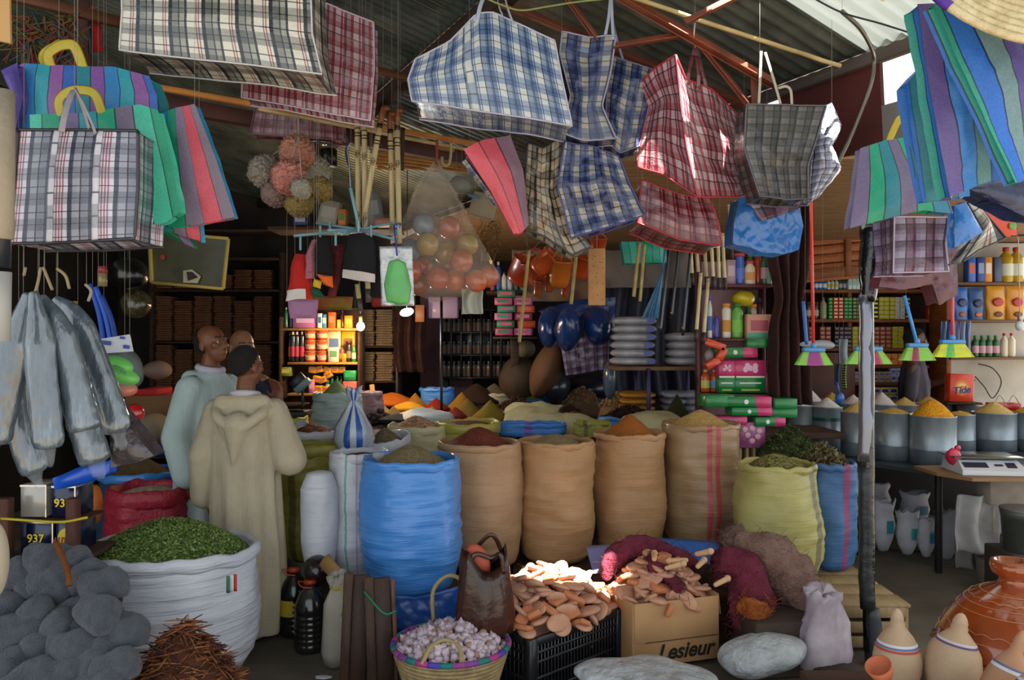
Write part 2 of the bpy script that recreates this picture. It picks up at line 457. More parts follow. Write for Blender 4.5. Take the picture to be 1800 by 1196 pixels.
def bar(name, label, pts, Y, w_, h_, m, cat='beam', Y2=None):
 mb = MB(m); a = P(pts[0], pts[1], Y); b = P(pts[2], pts[3], Y2 or Y); mb.beam(a, b, w_, h_, .004); return one(name, mb, label, cat)
def pole(name, label, pts, Y, r, m, cat='pole', Y2=None, wob=.008):
 a = P(pts[0], pts[1], Y); b = P(pts[2], pts[3], Y2 or Y)
 mb = MB(m); mb.tube([a.lerp(b, k / 12) + noise.noise_vector(V((k * .6, r * 50, Y))) * wob for k in range(13)], r, 8); return one(name, mb, label, cat)
pole('bamboo_pole', 'long pale peeled pole slung under the corrugated roof beside the truss', (1085, -12, 1478, 118), 3.38, .010, mpole, Y2=3.55)
bar('pine_batten', 'new orange pine batten running behind the striped bags to the walking sticks', (268, 152, 850, 256), 4.25, .035, .03, mplank, Y2=5.2)
pole('peeled_pole', 'thin whitish pole lying just under the pine batten', (455, 190, 835, 266), 4.38, .011, mpole, Y2=5.02)
bar('roof_beam', 'thick dark red beam under the pine batten carrying the hanging goods', (250, 176, 860, 284), 4.65, .07, .09, mdkred, Y2=5.6)
bar('roof_beam', 'brown beam crossing in front of the red checked bag', (540, 100, 735, 140), 3.55, .03, .035, mat('#5b3316', .6, bs=40), Y2=3.9)
bar('roof_beam', 'brown beam at the top above the yellow bag handles', (20, -8, 222, 42), 3.6, .035, .05, mat('#5b3316', .6, bs=40), Y2=3.9)
bar('upright_plank', 'dark reddish plank upright behind the tied rags near the ceiling', (150, -10, 152, 130), 4.1, .06, .03, mdkred)
# eave end: maroon board, grey strip, pipe and cables
mb = MB(mat('#5a1f1b', .8, 0, 12, .2, c2='#43150f', cs=2, name='maroon_board'))
EV = lambda x, y: P(x, y, 3.14 / (.89 * (x - CX) / F + .46))
mb.prism([EV(1368, 164), EV(1545, 97), EV(1553, 262), EV(1400, 290)], None, V((.02, .01, 0))); one('gable_board', mb, 'dark maroon board closing the gap below the eave', 'board')
mb = MB(mat('#6f6a64', .8, bs=10)); mb.prism([EV(1549, 186), EV(1625, 165), EV(1630, 245), EV(1553, 262)], None, V((.02, .01, 0))); one('grey_board', mb, 'grey board below the bright opening at the eave', 'board')
mb = MB(mat('#1b1a22', .5)); mb.tube(curve([P(1425, -6, 3.1), P(1480, 22, 3.1), P(1550, 42, 3.1), P(1625, 66, 3.1)]), .004, 6); one('power_cable', mb, 'thin black cable sagging under the bright corrugated roof', 'cable')
mb = MB(mat('#6d675c', .35, .7)); mb.tube(curve([P(1480, 20, 3.15), P(1512, 50, 3.25), P(1532, 85, 3.4), P(1536, 106, 3.5), P(1530, 150, 3.5), P(1500, 230, 3.55), P(1468, 296, 3.6)]), .009, 8); one('bent_pipe', mb, 'thin bent metal pipe hooked over the eave in front of the maroon board', 'pipe')
mb = MB(mat('#7c8a4a', .6)); mb.tube(curve([P(852, -4, 3.3), P(880, 8, 3.3), P(915, 18, 3.3), P(960, 12, 3.3), P(1010, 4, 3.3), P(1075, -3, 3.3)]), .004, 6); one('power_cable', mb, 'thin greenish cord looping above the blue checked bags', 'cable')
# black wrapped post
t = Thing('stall_post', 'black post wrapped in film and silver tape beside the metal drums', 'post')
mblk = mat('#0c0c10', .22, 0, 20, .6, coat=.6, name='black_film', bdist=.02)
def pst(y0, y1, x0, x1, r0, r1, m, n=24, amp=.006):
 a, b = P(x0, y0, 4.12), P(x1, y1, 4.12); q = MB(m)
 q.tube([a.lerp(b, k / n) + noise.noise_vector(V((k * .5, 3, y0))) * amp for k in range(n + 1)], [(r0 + (r1 - r0) * k / n) * (1 + .12 * noise.noise(V((k * .7, y0, 0)))) for k in range(n + 1)], 14); return q
t.part('pole', pst(1145, 292, 1528, 1524, .03, .03, mblk, 30, .003))
t.part('film_wrap', pst(400, 530, 1541, 1524, .082, .036, mblk, 10))
t.part('silver_tape', pst(520, 812, 1522, 1521, .034, .034, mat('#7d7f88', .3, .8, 9, .5, name='silver_tape', bdist=.01), 16))
t.part('foot_sleeve', pst(1070, 1168, 1532, 1541, .036, .055, mat('#33383f', .45, 0, 20, .5, c2='#20242a'), 8))
t.part('black_sleeve', pst(820, 1070, 1521, 1524, .034, .038, mat('#14151a', .4, 0, 20, .6, c2='#2b3433', cs=8), 14))
t.done()

# ---------- sacks of grain, seeds and herbs ----------
def sack(label, cx, Y, z0, h, r, m, ry=None, bulge=.06, base=.86, rim=.022, folds=.012, seed=0., heap=None, tilt=(0, 0), seg=72, rimm=None, name='grain_sack', group=None, flare=0., rimw=.012, skirt=0.0, arms=None):
 """standing open sack: creased body and a rolled lip; heap = (label, height, material, kind, name)"""
 ry = ry or r; t = Thing(name, label, 'sack', group)
 prof = []; N = 44
 for i in range(N + 1):
  f = i / N; rr = base + (1 - base) * min(1, f * 3.2) ** .6 + bulge * math.sin(PI * min(1, f * 1.05)) + flare * f * f
  if f < .05: rr *= .86 + 2.8 * f
  prof.append((r * rr, h * f))
 ro = prof[-1][0]
 def fn(th, i, p):
  f = p.z / h if h else 0
  cr = noise.noise(V((th * 1.1 * 1.2 + seed, p.z * 24, seed * 3))) + .5 * noise.noise(V((math.cos(th) * 2, math.sin(th) * 2 + seed, p.z * 60)))
  low = noise.noise(V((math.cos(th) * 1.3 + seed, math.sin(th) * 1.3, p.z * 3.5)))
  k = 1 + (folds * .6 * cr + .03 * low) / max(r, .1) * min(1, 4 * f + .2)
  z = p.z + tilt[0] * f * p.x + tilt[1] * f * p.y
  if f > .9: z += .010 * noise.noise(V((math.cos(th) * 4 + seed, math.sin(th) * 4, 1))) * (f - .9) * 10
  return V((p.x * k, p.y * k, z))
 c = V((0, 0, 0)); mb = MB(m); mb.lathe(c, prof[:-1] + [prof[-1], (ro * .93, h - .004), (ro * .90, h - .07)], seg, 1, ry / r, fn)
 mb.f = [f for f in mb.f]; X = P(cx, 598, Y).x
 org = V((X, Y, z0)); mb.v = [p + org for p in mb.v]
 # drop the closing cap inside the mouth
 k = len(mb.f) - 1
 for a in (mb.f, mb.uv, mb.mi, mb.sm): a.pop(k)
 t.part('body', mb)
 # rolled lip
 rb = MB(rimm or m); n2 = 10
 def rf(u, v):
  th = 2 * PI * u; a = 2 * PI * v
  w_ = rim * (1 + .28 * noise.noise(V((math.cos(th) * 3 + seed, math.sin(th) * 3, a * .4))))
  q = ro * (.985 + .02 * noise.noise(V((math.cos(th) * 2.5, math.sin(th) * 2.5, seed)))); rr = q + math.cos(a) * rimw
  x = math.cos(th) * rr; y = math.sin(th) * rr * ry / r
  z = h + tilt[0] * x + tilt[1] * y - rim * .25 + math.sin(a) * w_ + .012 * noise.noise(V((math.cos(th) * 4 + seed, math.sin(th) * 4, 1)))
  return org + V((x, y, z))
 rb.grid(rf, seg, n2, True, uvf=lambda u, v: (u, h + v * .04)); t.part('rolled_lip', rb)
 root = t.done(org)
 if heap:
  hl, hh, hm, hk, hn = heap[:5]; sh = heap[5] if len(heap) > 5 else 1.25; dz = heap[6] if len(heap) > 6 else .035
  heap_at(hn, hl, org + V((0, 0, h - dz)), ro * .875, ro * .875 * ry / r, hh + dz, hm, hk, sh, seed, tilt)
 return root
def heap_at(name, label, c, rx, ry, hh, m, cat='grain', sh=1.25, seed=0., tilt=(0, 0), n=(48, 16), rough=.004, group=None, skirt=.0):
 mb = MB(m)
 def fn(u, v):
  th = 2 * PI * u; f = 1 - v; rr = f
  z = hh * (1 - f ** sh) if sh >= 1 else hh * (1 - f) ** (1 / sh) * 1
  x = math.cos(th) * rr * rx; y = math.sin(th) * rr * ry
  e = 1 + .015 * noise.noise(V((math.cos(th) * 2 + seed, math.sin(th) * 2, seed)))
  q = V((x * e if f > .5 else x, y * e if f > .5 else y, z + tilt[0] * x + tilt[1] * y))
  return c + q + V((0, 0, rough * noise.noise(q * 40 + V((seed, 0, 0))) + rough * 2 * noise.noise(q * 9)))
 mb.grid(fn, n[0], n[1], True)
 b = len(mb.v); mb.v += [V((mb.v[k].x, mb.v[k].y, c.z - .03)) for k in range(n[0])]
 for k in range(n[0]): k2 = (k + 1) % n[0]; mb.face((k, b + k, b + k2, k2))
 mb.face(list(range(b, b + n[0]))[::-1])
 return one(name, mb, label, cat, group, 'stuff')
jute = sackmat('#b58c62', '#a07a50', .6, coat=.12, st=.3)
jute2 = sackmat('#ac8c68', '#987856', .6, coat=.12)
jutered = sackmat('#a48763', '#8f7350', .5, [(.735, .755, '#b53a4e'), (.77, .79, '#b53a4e')], coat=.25)
bluesk = sackmat('#4c90dc', '#3c80cc', .38, coat=.35, st=.2, folds=.7, name='blue_woven_plastic')
whitesk = sackmat('#c9cbd2', '#b4b8c0', .5, coat=.15, name='white_woven_plastic')
yelsk = sackmat('#b5ad6a', '#a39a58', .5, [(.86, .895, '#6f6a52')], coat=.15, name='yellow_woven_plastic')
creamsk = sackmat('#c9c49a', '#b3ad84', .5, name='cream_woven_plastic')
g_seed = grain('#6d5f45', '#8d7e5c', 120, name='coriander_seed')
g_paprika = grain('#5a2a1e', '#7d3c28', 140, name='ground_paprika')
g_flax = grain('#7a6c4e', '#94845f', 160)
g_orange = grain('#8a4d16', '#a4622a', 180)
g_wheat = grain('#a5854c', '#c3a468', 90, name='wheat_grains')
g_herb = grain('#4c4a22', '#6d6a35', 60, c3='#8a8350', st=1)
Z0 = .30
# raised base under the sacks
mb = MB(mwood)
for k in range(1, 10): mb.box((-1.22 + k * .27, 4.98, .27), (.255, 1.25, .035), Euler((0, 0, .02 * (k % 2))), .004)
for yy in (4.45, 5.0, 5.5): mb.box((.13, yy, .125), (2.3, .08, .245), None, .004)
one('plank_platform', mb, 'low dark plank platform carrying the front row of tall sacks', 'platform')
sack('bright blue woven plastic sack brimful of brown coriander seed, behind the garlic basket', 723, 4.42, Z0, .715, .262, bluesk, seed=1.3, folds=.018, bulge=.10, base=.78, rim=.026, rimw=.01,
  heap=('brown coriander seed heaped in the bright blue sack', .085, g_seed, 'seeds', 'seed_heap', 1.5, .04))
sack('tall tan jute sack with dark red paprika, just behind the bright blue sack', 842, 4.9, Z0, .745, .248, jute2, seed=2.1, heap=('dark reddish paprika heaped in the jute sack behind the blue one', .10, g_paprika, 'spice', 'spice_heap', 1.6))
sack('golden tan jute sack with close horizontal creases, behind the sunlit scrubbers', 977, 5.05, Z0, .735, .236, jute, seed=3.7, folds=.016, bulge=.04, heap=('grey tan seed lying low in the creased golden jute sack', .05, g_flax, 'seeds', 'seed_heap', 1.8, .045))
sack('smooth tall tan jute sack with orange brown spice cone', 1107, 5.22, Z0, .765, .229, jute, seed=5.2, folds=.008, bulge=.035, heap=('orange brown ground spice in a wide cone over the smooth jute sack', .13, g_orange, 'spice', 'spice_heap', 1.15, .03))
sack('tall tan sack with two red stripes down its front, full of pale wheat', 1232, 5.38, Z0, .81, .252, jutered, seed=6.4, folds=.012, bulge=.02, heap=('pale golden wheat domed over the red striped sack', .10, g_wheat, 'grain', 'grain_heap', 1.35, .02))
sack('yellow woven sack with a grey side seam, full of dried herb, beside the post', 1365, 4.78, .27, .66, .222, yelsk, seed=7.7, bulge=.16, base=.96, heap=('greenish brown dried herb in the yellow sack', .07, g_herb, 'herbs', 'herb_heap', 1.6, .03))
bluepk = sackmat('#3c6a9c', '#315a88', .55, [(.775, .815, '#8a3560')], coat=.1, name='blue_woven_plastic')
sack('denim blue sack with one dark pink stripe, full of dry leaves, beside the yellow sack', 1452, 5.0, .27, .64, .165, bluepk, ry=.2, seed=8.9, bulge=.05)
# mint
mint_m = mat('#4f6630', .7, c2='#6f8a42', cs=40, bs=90, bd=.8, name='dried_mint')
mw = NT('white_bulk_sack'); _vc = mw.coord(); mw.base(mw.mix(.5, hx('#c6c9d2'), mw.ramp(mw.noise(_vc, 4., 4), [(.3, hx('#aeb2bf')), (.7, hx('#d8dbe2'))])), .5, coat=.15)
_w = mw.n('ShaderNodeTexWave', bands_direction='Z'); _w.inputs['Scale'].default_value = 30; mw.l(_vc, _w.inputs[0]); _b = mw.bump(_w.outputs['Fac'], .2, .002)
mw.l(mw.bump(mw.noise(mw.coord('Object', (1.5, 1.5, 18)), 1.3, 4, .6), .8, .03, _b), mw.b.inputs['Normal'])
mint = sack('huge white woven bulk sack full of green dried mint, beside the grey wool pads', 300, 3.97, 0.0, .64, .40, mw.m, seed=11.3, folds=.018, bulge=.05, base=.74, rim=.035, rimw=.02, flare=.03, seg=110, tilt=(-.02, -.05))
t = Thing('mint_heap', 'green dried mint leaves mounded in the huge white sack', 'herbs', None, 'stuff')
mc = V((P(300, 598, 3.97).x, 3.97, .60))
q = MB(mint_m)
def mf(u, v):
 th = 2 * PI * u; f = 1 - v; x = math.cos(th) * f * .362; y = math.sin(th) * f * .362; z = .03 + .15 * (1 - f ** 1.7) - .05 * y - .02 * x
 return mc + V((x, y, z + .008 * noise.noise(V((x, y, 0)) * 14)))
q.grid(mf, 70, 24, True)
lm = [mat('#6f8c42', .6, name='mint_leaf'), mat('#92a860', .6, name='mint_leaf'), mat('#4a622a', .6, name='mint_leaf'), mat('#8c8a50', .7, name='mint_stalk')]
for k in range(11000):
 th = ru(0, 2 * PI); f = math.sqrt(rnd()) * .985
 x = math.cos(th) * f * .362; y = math.sin(th) * f * .362; p = mc + V((x, y, .035 + .15 * (1 - f ** 1.7) - .05 * y - .02 * x + .006 * rnd()))
 L = ru(.006, .014); W_ = L * ru(.25, .5); R = Euler((ru(-.9, .9), ru(-.9, .9), ru(0, 6.28))).to_matrix()
 q.m = lm[int(rnd() * 3.25)]; b = len(q.v)
 q.v += [p + R @ V((-L, 0, 0)), p + R @ V((0, -W_, .002)), p + R @ V((L, 0, 0)), p + R @ V((0, W_, .002))]; q.face((b, b + 1, b + 2, b + 3), None, False)
t.part('mint', q); t.done(mc)
mb = MB(mat('#2f6b55', .6)); 
fl = Thing('flag_patch', 'small green and red stitched tag near the rim of the huge white sack', 'tag')
for k, c in enumerate(('#2f6b55', '#d8d8d8', '#b3433a')):
 mb = MB(mat(c, .6)); x0 = 398 + k * 6.2
 mb.grid(lambda u, v: P(x0 + u * 6.2, 1013 + v * 30 - k * 1.5, 3.575 + .028 * k), 3, 4); fl.part('band', mb, mods=[SOLID(.003)])
fl.done()
# sacks by the aisle
netred = mat('#b0283c', .5, 0, 60, .9, c2='#8f1d30', cs=30, coat=.1, name='red_net')
sack('red net sack with its lip folded down, full of small white garlic', 262, 4.82, 0, .76, .225, netred, seed=13.1, folds=.02, bulge=.08, rim=.055, rimw=.02, heap=('pale garlic heads in the red net sack', .03, mat('#c9b79f', .6, 0, 30, 1, c2='#9c8468', cs=30), 'garlic', 'garlic_heap', 1.8, .02))
sack('dark blue sack with pale blue lip holding brown grain, behind the red net sack', 246, 5.52, 0, .76, .26, sackmat('#2f4a63', '#26394d', .6), seed=14.1, rimm=bluesk, rim=.03, heap=('brown grain heap behind the red net sack', .12, grain('#4f4128', '#6c5a3c', 140), 'grain', 'grain_heap', 1.3))
olive = sackmat('#98943a', '#7e7a2c', .55, [(.66, .70, '#55502e')], coat=.1, name='olive_woven_plastic')
sack('olive yellow woven sack with gaping grey striped mouth, beside the beige robe', 546, 5.05, .3, .70, .168, olive, seed=15.5, bulge=.06, rim=.04, rimw=.014, folds=.02)
# slim tied white sack and striped white sack
def tiedsack(label, cx, Y, z0, h, r, m, seed=0, neck=.85, stripe=None, tuft=True):
 t = Thing('tied_sack', label, 'sack'); pr = []
 N = 40
 for i in range(N + 1):
  f = i / N
  rr = .62 + .38 * min(1, f * 2.5) ** .7 if f < .5 else 1.0
  if f > neck: rr = 1 - (f - neck) / (1 - neck) * .35 if f > neck + .03 else .92
  pr.append((r * rr * (.1 if i == 0 else 1), h * f))
 pr.append((r * .3, h + .01)); pr.append((.002, h + .012)); org = V((P(cx, 598, Y).x, Y, z0))
 def fn(th, i, p):
  k = 1 + .05 * noise.noise(V((math.cos(th) * 2 + seed, math.sin(th) * 2, p.z * 7))) + .07 * abs(noise.noise(V((th * 1.6, seed, p.z * 2)))) * (p.z / h)
  return V((p.x * k, p.y * k, p.z))
 mb = MB(m); mb.lathe(org, pr, 48, fn=fn); t.part('body', mb)
 if tuft:
  q = MB(m); q.lathe(org + V((0, 0, h * neck + .012)), [(r * .95, -.008), (r * .99, 0), (r * .95, .008)], 40); t.part('neck_fold', q)
 return t.done(org)
tiedsack('slim white woven sack tied at the top, standing before the olive sack', 562, 4.5, .33, .60, .105, whitesk, 3.)
wstripe = sackmat('#c9cbd2', '#b4b8c0', .5, [(.70, .712, '#5f9c8c'), (.76, .768, '#a88f92'), (.83, .842, '#5f9c8c')], coat=.15, name='white_striped_plastic')
sack('white woven sack with thin green stripes, crumpled open, beside the bright blue sack', 632, 4.66, .28, .73, .165, wstripe, seed=17.7, bulge=.06, base=.6, rim=.03, rimw=.012, folds=.02, heap=('dark mixed seed in the striped white sack', .01, grain('#3b3128', '#5c5044', 90), 'seeds', 'seed_heap', 1.6, .02))
# second row
sack('cream sack of pinkish raw peanuts', 733, 5.7, .3, .755, .205, creamsk, seed=19.1, rim=.03, folds=.02, heap=('pinkish raw peanuts heaped in the cream sack', .085, grain('#9c6c4e', '#c29a78', 45, st=1), 'peanuts', 'peanut_heap', 1.5, .02))
sack('yellow plastic sack of brick red spice behind the jute sacks', 822, 5.86, .3, .755, .235, sackmat('#b8b04e', '#a39b40', .45, coat=.2), seed=20.2, rim=.04, folds=.012, heap=('brick red spice spread in the yellow plastic sack', .03, grain('#5c2412', '#7a331b', 120), 'spice', 'spice_heap', 1.6, .0))
sack('white sack of grey brown seed lying open beside the peanuts', 676, 5.28, .3, .71, .165, whitesk, seed=21.2, rim=.04, tilt=(.10, .12), folds=.025, heap=('grey brown seed banked in the open white sack', .09, grain('#5d5039', '#7b6c50', 110), 'seeds', 'seed_heap', 1.3))
sack('tall pale green white sack with a small green cone on top', 592, 6.5, .96, .27, .185, sackmat('#b9c9c0', '#9eb0a8', .55), seed=22.2, rim=.035, folds=.018, heap=('pale green powder in a small peak on the pale sack', .13, grain('#6a7a48', '#86955e', 160), 'powder', 'powder_heap', .9, .02))
sack('pinkish woven sack behind the pale green one', 648, 6.85, .96, .26, .11, sackmat('#a07c82', '#8c6a70', .6), seed=23.2, heap=('pale nuts in the pinkish sack', .03, grain('#a58c6c', '#c4ac8a', 60), 'nuts', 'nut_heap'))
sack('wide white sack of dry brown petals beside the olive sack', 550, 5.72, 0, 1.02, .21, whitesk, seed=24.2, rim=.03, heap=('dry brown petals in the wide white sack', .06, grain('#5c2f22', '#8a5a38', 50, st=1, c3='#3f2a20'), 'petals', 'petal_heap', 1.6))
sack('white sack lined with yellow and green paste behind the brown petals', 505, 6.5, .96, .075, .16, whitesk, seed=25.2, rimm=mat('#a8b048', .5), rim=.03, heap=('yellow green paste in the small white sack', .02, mat('#a8921c', .5, 0, 12, .3), 'spice', 'spice_heap', 1.6))
# crinkled leaves in the denim sack + behind it
def leafheap(name, label, c, rx, ry, hh, cols, n, L0, L1, curl=.4, seed=0, cat='leaves', peak=1.3):
 q = MB(mat(cols[0], .8)); 
 q.grid(lambda u, v: c + V((math.cos(6.2832 * u) * (1 - v) * rx, math.sin(6.2832 * u) * (1 - v) * ry, hh * (1 - (1 - v) ** peak) * .95 + .006 * noise.noise(V((u * 20, v * 9, seed))))), 40, 12, True)
 for k in range(n):
  th = ru(0, 2 * PI); f = math.sqrt(rnd()); L = ru(L0, L1); W_ = L * ru(.2, .45)
  p = c + V((math.cos(th) * f * rx, math.sin(th) * f * ry, hh * (1 - f ** peak) + ru(0, L0)))
  R = Euler((ru(-.8, .8), ru(-.8, .8), ru(0, 6.28))).to_matrix(); q.m = mat(cols[k % len(cols)], .75); b = len(q.v)
  for u in (-1, -.33, .33, 1):
   for s_ in (-1, 1): q.v.append(p + R @ V((u * L, s_ * W_ * (1 - .85 * abs(u) ** 2), curl * L * (u * u) + .15 * L * rnd())))
  for j in range(3): q.face((b + 2 * j, b + 2 * j + 1, b + 2 * j + 3, b + 2 * j + 2), None)
 return one(name, q, label, cat, None, 'stuff')
leafheap('dry_leaf_heap', 'curled dry olive brown leaves spilling from the denim blue sack', P(1446, 822, 5.0), .15, .17, .13, ['#5c5434', '#746a44', '#8a7f5a', '#4a4427'], 900, .015, .035)
leafheap('green_herb_heap', 'dark green dried herb bank behind the yellow sack', P(1388, 800, 5.55), .22, .2, .2, ['#3f4a20', '#556030', '#2f3818'], 1200, .01, .025)

# ---------- table of spice heaps behind the sacks ----------
mb = MB(mwood); mb.box((.15, 7.235, .93), (4.9, 2.03, .05), None, .005)
for x in (-2.1, -.6, .9, 2.4):
 for y in (6.35, 8.15): mb.box((x, y, .453), (.07, .07, .905))
one('spice_table', mb, 'broad low wooden table under the spice heaps', 'table')
tarp = sackmat('#3f7fc0', '#3370b0', .45, coat=.2, name='blue_tarp_sacking'); ZT = .957
def cone(label, px, ytop, ybase, half, Y, m, cat='spice', sh=1.0, name='spice_cone', ryf=.8):
 """free heap on the table: base line at ybase"""
 c = P(px, ybase, Y); r = S(half, Y); hh = S(ybase - ytop, Y)
 c.z = max(c.z, ZT + .03)
 return heap_at(name, label, c, r, r * ryf, hh, m, cat, sh, px * .01, n=(32, 10))
G = lambda a, b, s=150: grain(a, b, s)
def traysack(label, px, py, wpx, hpx, Y, m, ryf=.7, heap=None, seed=0, name='open_sack', group=None):
 """short open sack or tray standing on the table; py = rim line"""
 z = CZ - (py - CY) / F * Y; r = S(wpx / 2, Y); h = z - ZT - .005
 return sack(label, px, Y, ZT + .003, max(h, .05), r, m, ry=r * ryf, seed=seed or px * .01, rim=.02, rimw=.012, folds=.008, seg=48, heap=heap, name=name, bulge=.03, base=.92)
traysack('low bright blue sack of dark red powder at the back of the spice table', 768, 684, 60, 30, 7.9, bluesk, heap=('dark red powder in the low bright blue sack', .01, G('#4a1a22', '#642a30'), 'spice', 'spice_heap', 1.5, .0))
traysack('shallow round wooden sieve heaped with grey brown spice', 869, 693, 72, 20, 7.9, mat('#c9b98c', .6), heap=('tall grey brown cone on the shallow wooden sieve', .11, G('#5c4f35', '#6f6144'), 'spice', 'spice_cone', .95, .0), name='wooden_sieve')
specs = [
 ('long low bank of orange turmeric at the back of the table', 690, 690, 707, 42, 8.0, '#c8681c', '#b85a14', 1.6),
 ('golden ochre cone beside the orange turmeric', 730, 691, 714, 22, 7.8, '#a8701c', '#8f5c16', 1.0),
 ('yellow bank of curry powder before the golden cone', 718, 706, 717, 30, 7.4, '#d19a22', '#c08a1a', 1.5),
 ('bright red paprika cone in the middle of the table', 767, 699, 718, 24, 7.5, '#8f1f10', '#7a180c', 1.0),
 ('small bright red cone nearer than the other', 800, 715, 731, 20, 7.0, '#8a2412', '#74200f', 1.1),
 ('tall ochre cone behind the two brown ones', 812, 689, 720, 30, 7.6, '#9a6a1c', '#835918', 1.0),
 ('broad brown ochre cone in the middle of the table', 822, 702, 735, 38, 7.15, '#7d5f22', '#6c521d', 1.0),
 ('sharp olive green yellow pyramid', 862, 703, 735, 34, 7.0, '#84701a', '#6f5e14', 1.0),
 ('pale tan pyramid of ginger powder', 668, 708, 735, 30, 7.2, '#a8844e', '#967444', 1.0),
 ('second tan pyramid with a sharp edge', 692, 714, 738, 26, 6.9, '#a07b44', '#8c6a3a', 1.0),
 ('low black heap of nigella', 700, 727, 737, 34, 6.6, '#1c1a1e', '#2a282c', 1.5),
 ('small lime green heap', 736, 723, 735, 20, 6.8, '#8c9420', '#7c841c', 1.0),
 ('small ochre pyramid before the red cone', 760, 713, 733, 22, 6.9, '#a27a28', '#8f6a20', 1.0),
 ('small dark heap between ochre and red', 783, 724, 733, 12, 6.8, '#2a2220', '#1d1716', 1.2),
 ('long dark brown bank at the back before the brown sacks', 838, 674, 704, 44, 7.85, '#2e1a12', '#3b2419', 1.2),
 ('tall dark green cone of henna beside the soap boxes', 1190, 692, 745, 33, 6.42, '#2e3014', '#3a3c1a', .95),
 ('low reddish brown heap between cream bundles', 1010, 722, 738, 30, 6.6, '#5c3a22', '#6f4a2e', 1.4),
]
for (lb, px, yt, yb, hf, Y, c1, c2, sh) in specs: cone(lb, px, yt, yb, hf, Y, G(c1, c2), sh=sh)
# rough piles built of nubs
leafheap('herb_pile', 'bright green fresh herb pile on blue plastic at the back', P(937, 700, 7.8), .14, .12, .12, ['#4f6a20', '#6c8a2c', '#3a5016'], 500, .012, .025)
leafheap('star_anise_pile', 'curly brown star anise pile on the table', P(908, 720, 7.3), .2, .15, .09, ['#4f2c1a', '#6b3d24', '#38200f'], 600, .01, .022, curl=.9)
leafheap('cinnamon_pile', 'dark red brown cinnamon bark pile in the blue sack', P(1108, 735, 6.5), .2, .14, .09, ['#3f2018', '#5a3226', '#2b1610'], 500, .015, .035, curl=.3)
leafheap('clove_pile', 'small dark brown curled peel pile on blue sacking', P(1000, 728, 6.9), .11, .1, .07, ['#3a2016', '#54301f'], 300, .01, .02, curl=.9)
def nuts(label, px, yb, Y, rx, hh, cols, r=.014, name='walnut', group=None, n=70, cat='nut', ellr=1.0):
 q = MB(mat(cols[0], .7, 0, 60, .6, c2=cols[1], cs=30)); q.ell((0, 0, 0), (r, r * .9 * ellr, r * .85), seg=8, rings=6)
 k = Kind(one(name, q, label, cat, group)); c = P(px, yb, Y); c.z = max(c.z, ZT + .02)
 if n > 50: heap_at('nut_heap', 'packed nuts under the loose ones: ' + label, V((c.x, c.y, ZT + .032)), rx * 1.12, rx * .84, max(c.z - ZT - .05 + hh, .03), mat(cols[1], .8, 0, 60, .8), 'nuts', 2.6, n=(28, 10))
 for i in range(n):
  th = 2.4 * i; f = math.sqrt((i + .5) / n)
  k.at(c + V((math.cos(th) * f * rx, math.sin(th) * f * rx * .7, hh * (1 - f ** 1.3) + ru(-.004, .006))), (ru(0, 6), ru(0, 6), ru(0, 6)), ru(.85, 1.2))
nuts('brown walnut in the larger pile on the blue sacking', 1022, 709, 7.6, .19, .15, ('#8a6642', '#5f4429'), .017, 'walnut', 'walnuts in the larger pile', 110)
nuts('pale brown nut in the smaller pile beside the walnuts', 1084, 713, 7.2, .15, .12, ('#b08c58', '#8a6a3e'), .014, 'almond', 'pale nuts in the smaller pile', 100, ellr=1.3)
nuts('pale onion in the row behind the black nigella', 664, 735, 6.75, .1, .04, ('#4a3424', '#2c1f17'), .03, 'dried_lime', 'dark dried limes by the tan pyramids', 9, 'lime')
for o in bpy.data.objects:
 if o.get('group') == 'dark dried limes by the tan pyramids': o['label'] = 'dark round dried lime beside the tan pyramids'
# crumpled open sacks and tarps between the heaps
def rumple(name, label, pts, Y, m, cat='sack', th=.05, seed=0, amp=.02, up=.05):
 """soft folded cloth lying on the table: outline by four screen corners at two distances"""
 (x0, x1, yb, yt, Yn, Yf) = pts; q = MB(m)
 def fn(u, v):
  Yv = Yn + (Yf - Yn) * v; a = P(x0 + (x1 - x0) * u, 0, Yv).x
  z0_ = CZ - ((yb + (yt - yb) * v) - CY) / F * Yv
  p = V((a, Yv, z0_)); e = math.sin(PI * u) ** .3 * math.sin(PI * v) ** .3
  return p + V((0, 0, max(-.3, -.08 * (1 - e)) + up * e + wrk(p, amp, 7, seed)))
 q.grid(fn, 30, 14); return one(name, q, label, cat, mods=[SOLID(.012)])
rumple('rolled_cloth_sack', 'long pale rolled down sack lying across the middle of the table', (885, 1005, 740, 708, 6.7, 7.2), 7, creamsk, seed=2, amp=.03, up=.04)
rumple('cream_sacking', 'rumpled cream sacking edge behind the jute sacks', (1090, 1200, 748, 728, 5.85, 6.3), 6, creamsk, seed=4)
rumple('cream_sacking', 'rumpled cream plastic between the peanuts and the red spice', (690, 800, 742, 724, 6.45, 6.8), 6, sackmat('#b3b9b6', '#98a09c', .5), seed=6)
rumple('cream_sacking', 'cream folded bag mouths between blue tray and jute sacks', (900, 1050, 752, 730, 6.15, 6.5), 6, creamsk, seed=8)
traysack('blue shallow sack holding dark cinnamon bark', 1105, 734, 105, 20, 6.5, tarp)
traysack('wide empty blue sack mouth with a purple stripe, behind the creased jute sack', 930, 745, 130, 18, 6.0, sackmat('#3f84d2', '#3273c2', .38, [(.73, .76, '#6b4a9c')]), ryf=.4, heap=('brown leaf scraps in the wide blue sack mouth', .0, G('#4a3a28', '#5e4c36', 60), 'herbs', 'herb_heap', 1.5, .03))
traysack('blue sack with open mouth under the walnuts', 1030, 706, 90, 18, 7.75, tarp, ryf=.9)
traysack('blue plastic tray sack under the green herbs', 940, 700, 75, 12, 7.9, tarp, ryf=.8)
